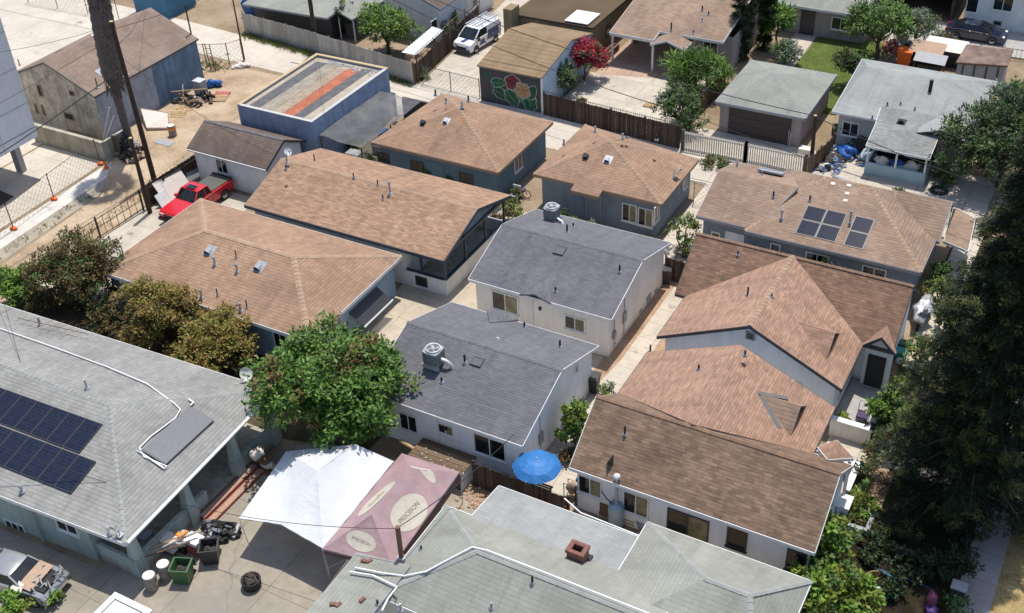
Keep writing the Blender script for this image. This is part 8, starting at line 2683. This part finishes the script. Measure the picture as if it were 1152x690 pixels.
item('table', 'white table with stored boxes against the grey siding', 'table', at(960, 155, 0), [('table_top', 'whiteplastic', [('box', -.9, .9, -.35, .35, .75, .8)]), ('shelf', 'hvac', [('box', -.85, .85, -.3, .3, .25, .3)]), ('leg', 'alu', [('box', -.88, -.8, -.3, -.22, 0, .75)]), ('leg', 'alu', [('box', .8, .88, -.3, -.22, 0, .75)]), ('boxes', 'fascia_dark', [('box', -.7, -.1, -.25, .25, .3, .7), ('box', .1, .7, -.25, .25, .3, .65)])])
item('chair', 'rusty round-backed chair by the grey siding', 'chair', at(951, 150, 0), [('seat', 'rustyiron', [('box', -.25, .25, -.25, .25, .4, .45)]), ('backrest', 'rustyiron', [('lathe', (0, .25, .8), [(.0, -.3), (.28, -.1), (.28, .1), (0, .3)])]), ('leg', 'rustyiron', [('tube', [(-.2, -.2, 0), (-.2, -.2, .4)], .02)]), ('leg', 'rustyiron', [('tube', [(.2, -.2, 0), (.2, -.2, .4)], .02)])])
item('cooler', 'turquoise box lying on the porch wall top', 'box', at(1016, 194, .6), [('body', 'teal2', [('box', -.8, .8, -.25, .25, 0, .3)]), ('lid', 'bluesiding', [('box', -.82, .82, -.27, .27, .3, .36)])])
item('laundry', 'pale laundry bundles piled inside the porch screens', 'laundry', V(-11.3, 70.9, .4), [('bundle', 'mattress', [('blob', (-1.0, 0, .5), .5, .3, .4, 1, .5)]), ('bundle', 'mattress', [('blob', (1.0, .1, .5), .5, .3, .4, 3, .5)]), ('bundle', 'bluetarp', [('blob', (0, 0.1, .5), .5, .3, .4, 2, .5)])])
item('flower_pot_stand', 'dark plant pots at the right end of the porch yard', 'plant pots', at(1053, 200, 0), [('pot', 'brick', [('lathe', (0, 0, 0), [(.15, 0), (.25, .4), (0, .38)])]), ('pot', 'black', [('lathe', (.6, .2, 0), [(.15, 0), (.25, .4), (0, .38)])])])
item('tyre', 'dark round tyre lying in the yard behind the solar roof', 'tyre', at(1056, 216, 0), [('tread', 'rubber', [('lathe', (0, 0, 0), [(.35, .02), (.55, .02), (.62, .12), (.55, .22), (.35, .22), (.35, .02)])])])
# ---- junk behind the pale roof
bin_open(1016, 74, 'bright orange container standing behind the pale grey roof', 'orange', .55, 1.3, True, 0, .1, 'container')
for i, (px, py, lb, mt, dims) in enumerate(((1040, 74, 'tan tarpaulin roof sheet left of the white one', 'cardboard', (1.3, .8, 1.5)), (1060, 72, 'white sheet roof over stored goods', 'mattress', (1.6, .8, 1.6)), (1044, 82, 'grey board sheet low behind the pale roof', 'hvac', (1.2, .5, 1.2)))):
    q = at(px, py, 0); a, b, h = dims
    item('sheet_cover', lb, 'cover', q, [('sheet', mt, [('quad', [(-a, -b, h-.15), (a, -b, h-.2), (a, b, h+.2), (-a, b, h+.25)])]), ('post', 'rustyiron', [('tube', [(-a+.1, -b+.1, 0), (-a+.1, -b+.1, h-.15)], .04)]), ('post', 'rustyiron', [('tube', [(a-.1, -b+.1, 0), (a-.1, -b+.1, h-.2)], .04)]), ('post', 'rustyiron', [('tube', [(a-.1, b-.1, 0), (a-.1, b-.1, h+.1)], .04)]), ('stores', 'dirtytrash', [('box', -a+.3, a-.3, -b+.3, b-.3, 0, h*.55)])])
for i, (px, py, lb, mt) in enumerate(((1004, 56, 'pink bundle at the left end of the junk row', 'redpallet'), (1024, 58, 'grey bundle right of the orange container', 'hvac'), (1043, 56, 'dull red bundle in the middle of the junk row', 'brick'), (1068, 60, 'brown bundle at the dry shrub', 'cardboard'), (1030, 66, 'black bundle beside the tan tarpaulin', 'dirtytrash'), (1012, 50, 'pale bundle behind the orange container', 'mattress'))):
    item('bundle', lb, 'bundle', at(px, py, 0), [('heap', (mt, mt, 'dirtytrash', 'hvac', mt), [('junk', (0, 0, .1), .9, .8, 34, i+60)])])
# ---- right-hand gardens
item('covered_motorbike', 'motorbike under a white cover beside the entry walkway', 'motorbike', at(1036, 362, 0), [('cover', 'hvac', [('blob', (0, -.1, .85), .42, .8, .4, 2, .7, 16, 10), ('blob', (0, .6, 1.0), .3, .4, .3, 9, .7, 14, 9)]), ('sheet', 'whiteplastic', [('blob', (0, -.15, .98), .38, .62, .32, 5, .7, 16, 10)]), ('wheel', 'rubber', [('tube', [(-.06, -.85, .3), (.06, -.85, .3)], .3)]), ('wheel', 'rubber', [('tube', [(-.06, .8, .3), (.06, .8, .3)], .3)]), ('engine', 'black', [('blob', (0, 0, .4), .3, .5, .3, 3, .3)])])
item('toy_box', 'green and turquoise toy boxes at the right of the dark front door', 'toys', at(1012, 402, 0), [('box_body', 'teal2', [('box', -.3, .3, -.3, .3, 0, .5)]), ('box_body', 'greenbin', [('box', -.25, .3, .35, .8, 0, .6)]), ('ball', 'whiteplastic', [('blob', (.1, -.6, .2), .2, .2, .2, 1, 0)])])
item('patio_chair', 'metal chair with dark cushion on the upper porch', 'chair', V(-6.75, 45.6, .22), [('frame', 'alu', [('tube', [(-.3, -.3, 0), (-.3, .3, .45), (-.3, .4, 1.0), (.3, .4, 1.0), (.3, .3, .45), (.3, -.3, 0)], .025)]), ('cushion', plain('cushion_purple', (.06, .035, .10), .8), [('box', -.28, .28, -.28, .3, .4, .5)])])
item('flower_pot', 'pot with bright green plant on the upper porch wall', 'flower pot', V(-7.55, 44.75, .22), [('pot', 'whiteplastic', [('lathe', (0, 0, 0), [(.14, 0), (.22, .4), (0, .38)])]), ('plant', LYG, [('blob', (0, 0, .6), .3, .3, .28, 2, .6, 12, 9)])])
item('flower_pot', 'clay pot with rusty plant on the upper porch', 'flower pot', V(-6.35, 44.75, .22), [('pot', 'brick', [('lathe', (0, 0, 0), [(.14, 0), (.22, .35), (0, .33)])]), ('plant', LRUST, [('blob', (0, 0, .5), .25, .25, .25, 3, .6, 12, 9)])])
item('lantern', 'black lantern on the corner of the pale block porch wall', 'lantern', V(-6.0, 44.3, 1.12), [('body', 'black', [('lathe', (0, 0, 0), [(.12, 0), (.12, .06), (.1, .3), (.14, .34), (0, .46)])])])
item('garden_figure', 'small white garden ornament at the path corner', 'ornament', at(977, 535, 0), [('body', 'whiteplastic', [('lathe', (0, 0, 0), [(.14, 0), (.1, .2), (.14, .3), (.09, .42), (.1, .5), (0, .6)])])])
item('flower_pot', 'round stone pot in the bark bed by the wall end', 'flower pot', at(972, 553, 0), [('pot', 'hvac', [('lathe', (0, 0, 0), [(.18, 0), (.3, .3), (.24, .4), (0, .35)])]), ('plant', LMID, [('blob', (0, 0, .5), .25, .25, .22, 4, .6, 12, 9)])])
mb = MB(); mb.tube([at(976, 637, .06), at(1000, 645, .06), at(1030, 655, .06), at(1048, 664, .06)], .06, 8); tag(mb.build('blue_pipe', plain('pipe_blue', (.01, .05, .14), .6)), 'long blue pipe lying across the shaded ground at the bottom right', 'pipe')
item('play_arch', 'turquoise and yellow curved play rocker, colours dimmed to stand in for shade', 'toy', at(988, 662, 0), [('arch', plain('toy_teal_shaded', (.02, .11, .12), .6), [('tube', [(.7*math.cos(a), .55*math.sin(a), .25+.2*math.sin(a)) for a in [rad(-60+15*i) for i in range(11)]], .07)]), ('arch', plain('toy_ochre_shaded', (.16, .12, .03), .6), [('tube', [(.7*math.cos(a), .55*math.sin(a), .25+.2*math.sin(a)) for a in [rad(105+15*i) for i in range(9)]], .05)]), ('bar', 'whitepipe', [('tube', [(-.7, -.2, .2), (.5, -.1, .2)], .04)])])  # toy colours darkened in place of tree shade
item('toy', 'pink and purple toy figure-shaped ride-on dimmed to stand in for conifer shade', 'toy', at(1046, 684, 0), [('body', plain('toy_pink_shaded', (.16, .035, .09), .6), [('blob', (0, 0, .5), .22, .3, .45, 3, .3, 12, 9)]), ('seat', plain('toy_purple', (.12, .05, .2), .6), [('blob', (.1, -.3, .25), .3, .25, .2, 5, .3)])])  # pink lowered to imitate shade falling on the toy
item('storage_box', 'grey utility box darkened for shade at the edge of the street sidewalk', 'box', at(1076, 672, 0), [('body', 'fascia_dark', [('box', -.3, .3, -.25, .25, 0, .7)]), ('lid', 'fascia_gray', [('box', -.33, .33, -.28, .28, .7, .76)])])  # dark body and lid colours imitate shade
item('bench', 'bench slab under the conifer with its seat darkened for shade', 'bench', at(1028, 632, 0), [('seat', 'fascia_dark', [('box', -.9, .9, -.2, .2, .4, .46)]), ('leg', 'hvac', [('box', -.8, -.65, -.15, .15, 0, .4)]), ('leg', 'hvac', [('box', .65, .8, -.15, .15, 0, .4)])])  # dark seat colour takes the place of shade
item('lawn_chair', 'white lawn chair in the junk corner by the dark screened porch', 'chair', at(580, 225, 0), [('seat', 'whiteplastic', [('box', -.3, .3, -.3, .3, .4, .45)]), ('backrest', 'whiteplastic', [('box', -.3, .3, .26, .31, .45, 1.0)]), ('leg', 'whiteplastic', [('box', -.3, -.24, -.3, -.24, 0, .4)]), ('leg', 'whiteplastic', [('box', .24, .3, -.3, -.24, 0, .4)])])
item('bicycle', 'blue bicycle leaning in the junk corner by the dark screened porch', 'bicycle', at(590, 230, 0), [('wheel', 'rubber', [('lathe', (0, 0, 0), [(0, 0), (0, 0)])])]) if False else None
q = at(586, 222, 0)
t = thing('bicycle', q, 'blue child bicycle beside the white lawn chair', 'bicycle')
for s_ in (-.45, .45):
    mb = MB(); mb.tube([q+V(s_+.3*math.cos(2*math.pi*i/16), .05*s_, .32+.3*math.sin(2*math.pi*i/16)) for i in range(17)], .03, 6, caps=False); mb.build('wheel', M['rubber'], t)
mb = MB()
for a, b in (((-.45, 0, .32), (-.1, 0, .35)), ((-.45, 0, .32), (-.15, 0, .7)), ((-.1, 0, .35), (.35, 0, .7)), ((-.15, 0, .7), (.35, 0, .72)), ((.35, 0, .85), (.45, 0, .32))): mb.tube([q+Vector(a), q+Vector(b)], .025, 6)
mb.build('frame', M['bluetarp'], t)
mb = MB(); mb.tube([q+V(.35, -.22, .88), q+V(.35, .22, .88)], .018, 6); mb.build('handlebar', M['steel'], t)
mb = MB(); mb.box(q.x-.27, q.x-.05, q.y-.06, q.y+.06, .72, .77); mb.build('saddle', M['black'], t)
item('wood_stack', 'small stack of cut wood on the driveway by the dark fence tree', 'wood', at(730, 122, 0), [('logs', 'rawwood', [('tube', [(-.5, .12*i, .1), (.5, .12*i+.1, .1)], .07) for i in range(5)])])
item('wheel_stop', 'pale concrete block at the picket gate end by the service pole', 'block', at(905, 175, 0), [('block_body', 'mattress', [('box', -.4, .4, -.3, .3, 0, .6)])])
item('wall_panel', 'grey panels stacked by the garage side below the slim yard pole', 'panel', at(890, 160, 0), [('board', 'hvac', [('box', -.05, .0, -.8, .8, 0, 1.3)]), ('board', 'mattress', [('box', .05, .1, -.7, .9, 0, 1.1)])])
# small fittings on the plain walls of the grey houses: meters, conduits, hose bibs, vents
def fitting(par, nm, mat, shapes):
    mb = MB()
    for s_ in shapes:
        if s_[0] == 'box': mb.box(*s_[1:])
        else: mb.tube(s_[1], s_[2], 6)
    return mb.build(nm, M[mat], par)
tw = [o for o in bpy.data.objects if o.type == 'EMPTY' and o.get('category') == 'house']
def hs(txt): return [o for o in tw if txt in o['label']][0]
fa, ne = hs('behind its grey twin'), hs('nearest of the two')
for par, xw, yb in ((fa, -20.48, 44.8), (ne, -20.13, 34.1)):
    fitting(par, 'conduit', 'fascia_gray', [('tube', [(xw+.03, yb+2.2, .1), (xw+.03, yb+2.2, 3.0)], .022)])
    fitting(par, 'electric_panel', 'hvac', [('box', xw, xw+.1, yb+2.0, yb+2.4, 1.1, 1.75)])
    fitting(par, 'foundation_vent', 'fascia_gray', [('box', xw, xw+.012, yb+4.4, yb+4.8, .15, .35)])
    fitting(par, 'foundation_vent', 'fascia_gray', [('box', xw, xw+.012, yb+6.6, yb+7.0, .15, .35)])
    fitting(par, 'hose_tap', 'rustyiron', [('tube', [(xw, yb+1.0, .45), (xw+.1, yb+1.0, .42)], .02)])
for par, yw, xs in ((fa, 45.0, (-26.0, -22.2)), (ne, 34.33, (-25.6, -21.2))):
    for xx in xs: fitting(par, 'foundation_vent', 'fascia_gray', [('box', xx, xx+.4, yw-.012, yw, .15, .35)])
    fitting(par, 'conduit', 'offwhite', [('tube', [(xs[0]+.9, yw-.03, .05), (xs[0]+.9, yw-.03, 2.75)], .025)])
    fitting(par, 'wall_lamp', 'black', [('box', xs[0]+1.3, xs[0]+1.42, yw-.12, yw, 1.95, 2.15)])

# ------------------------------------------------------------------ daylight
w = bpy.data.worlds.new('World')
sc.world = w
w.use_nodes = True
nt = w.node_tree
bg = nt.nodes['Background']
sky = nt.nodes.new('ShaderNodeTexSky')
sky.sky_type = 'NISHITA'
sky.sun_disc = False
EL = rad(72.5)
sun_dir = V(-.05, .312, 1).normalized()
sky.sun_elevation = math.asin(sun_dir.z)
sky.sun_rotation = math.atan2(sun_dir.x, sun_dir.y)
sky.air_density = 1.0; sky.dust_density = 1.2
nt.links.new(sky.outputs[0], bg.inputs[0])
bg.inputs[1].default_value = .15
L = bpy.data.lights.new('sun', 'SUN')
L.energy = 4.1
L.angle = rad(.5)
L.color = (1, .955, .88)
lo = bpy.data.objects.new('sun', L)
COL.objects.link(lo)
lo.rotation_euler = (-sun_dir).to_track_quat('-Z', 'Y').to_euler()
lo.location = (0, 60, 60)
sc.view_settings.view_transform = 'Standard'
sc.view_settings.look = 'None'
sc.view_settings.exposure = .2
sc.view_settings.gamma = 1
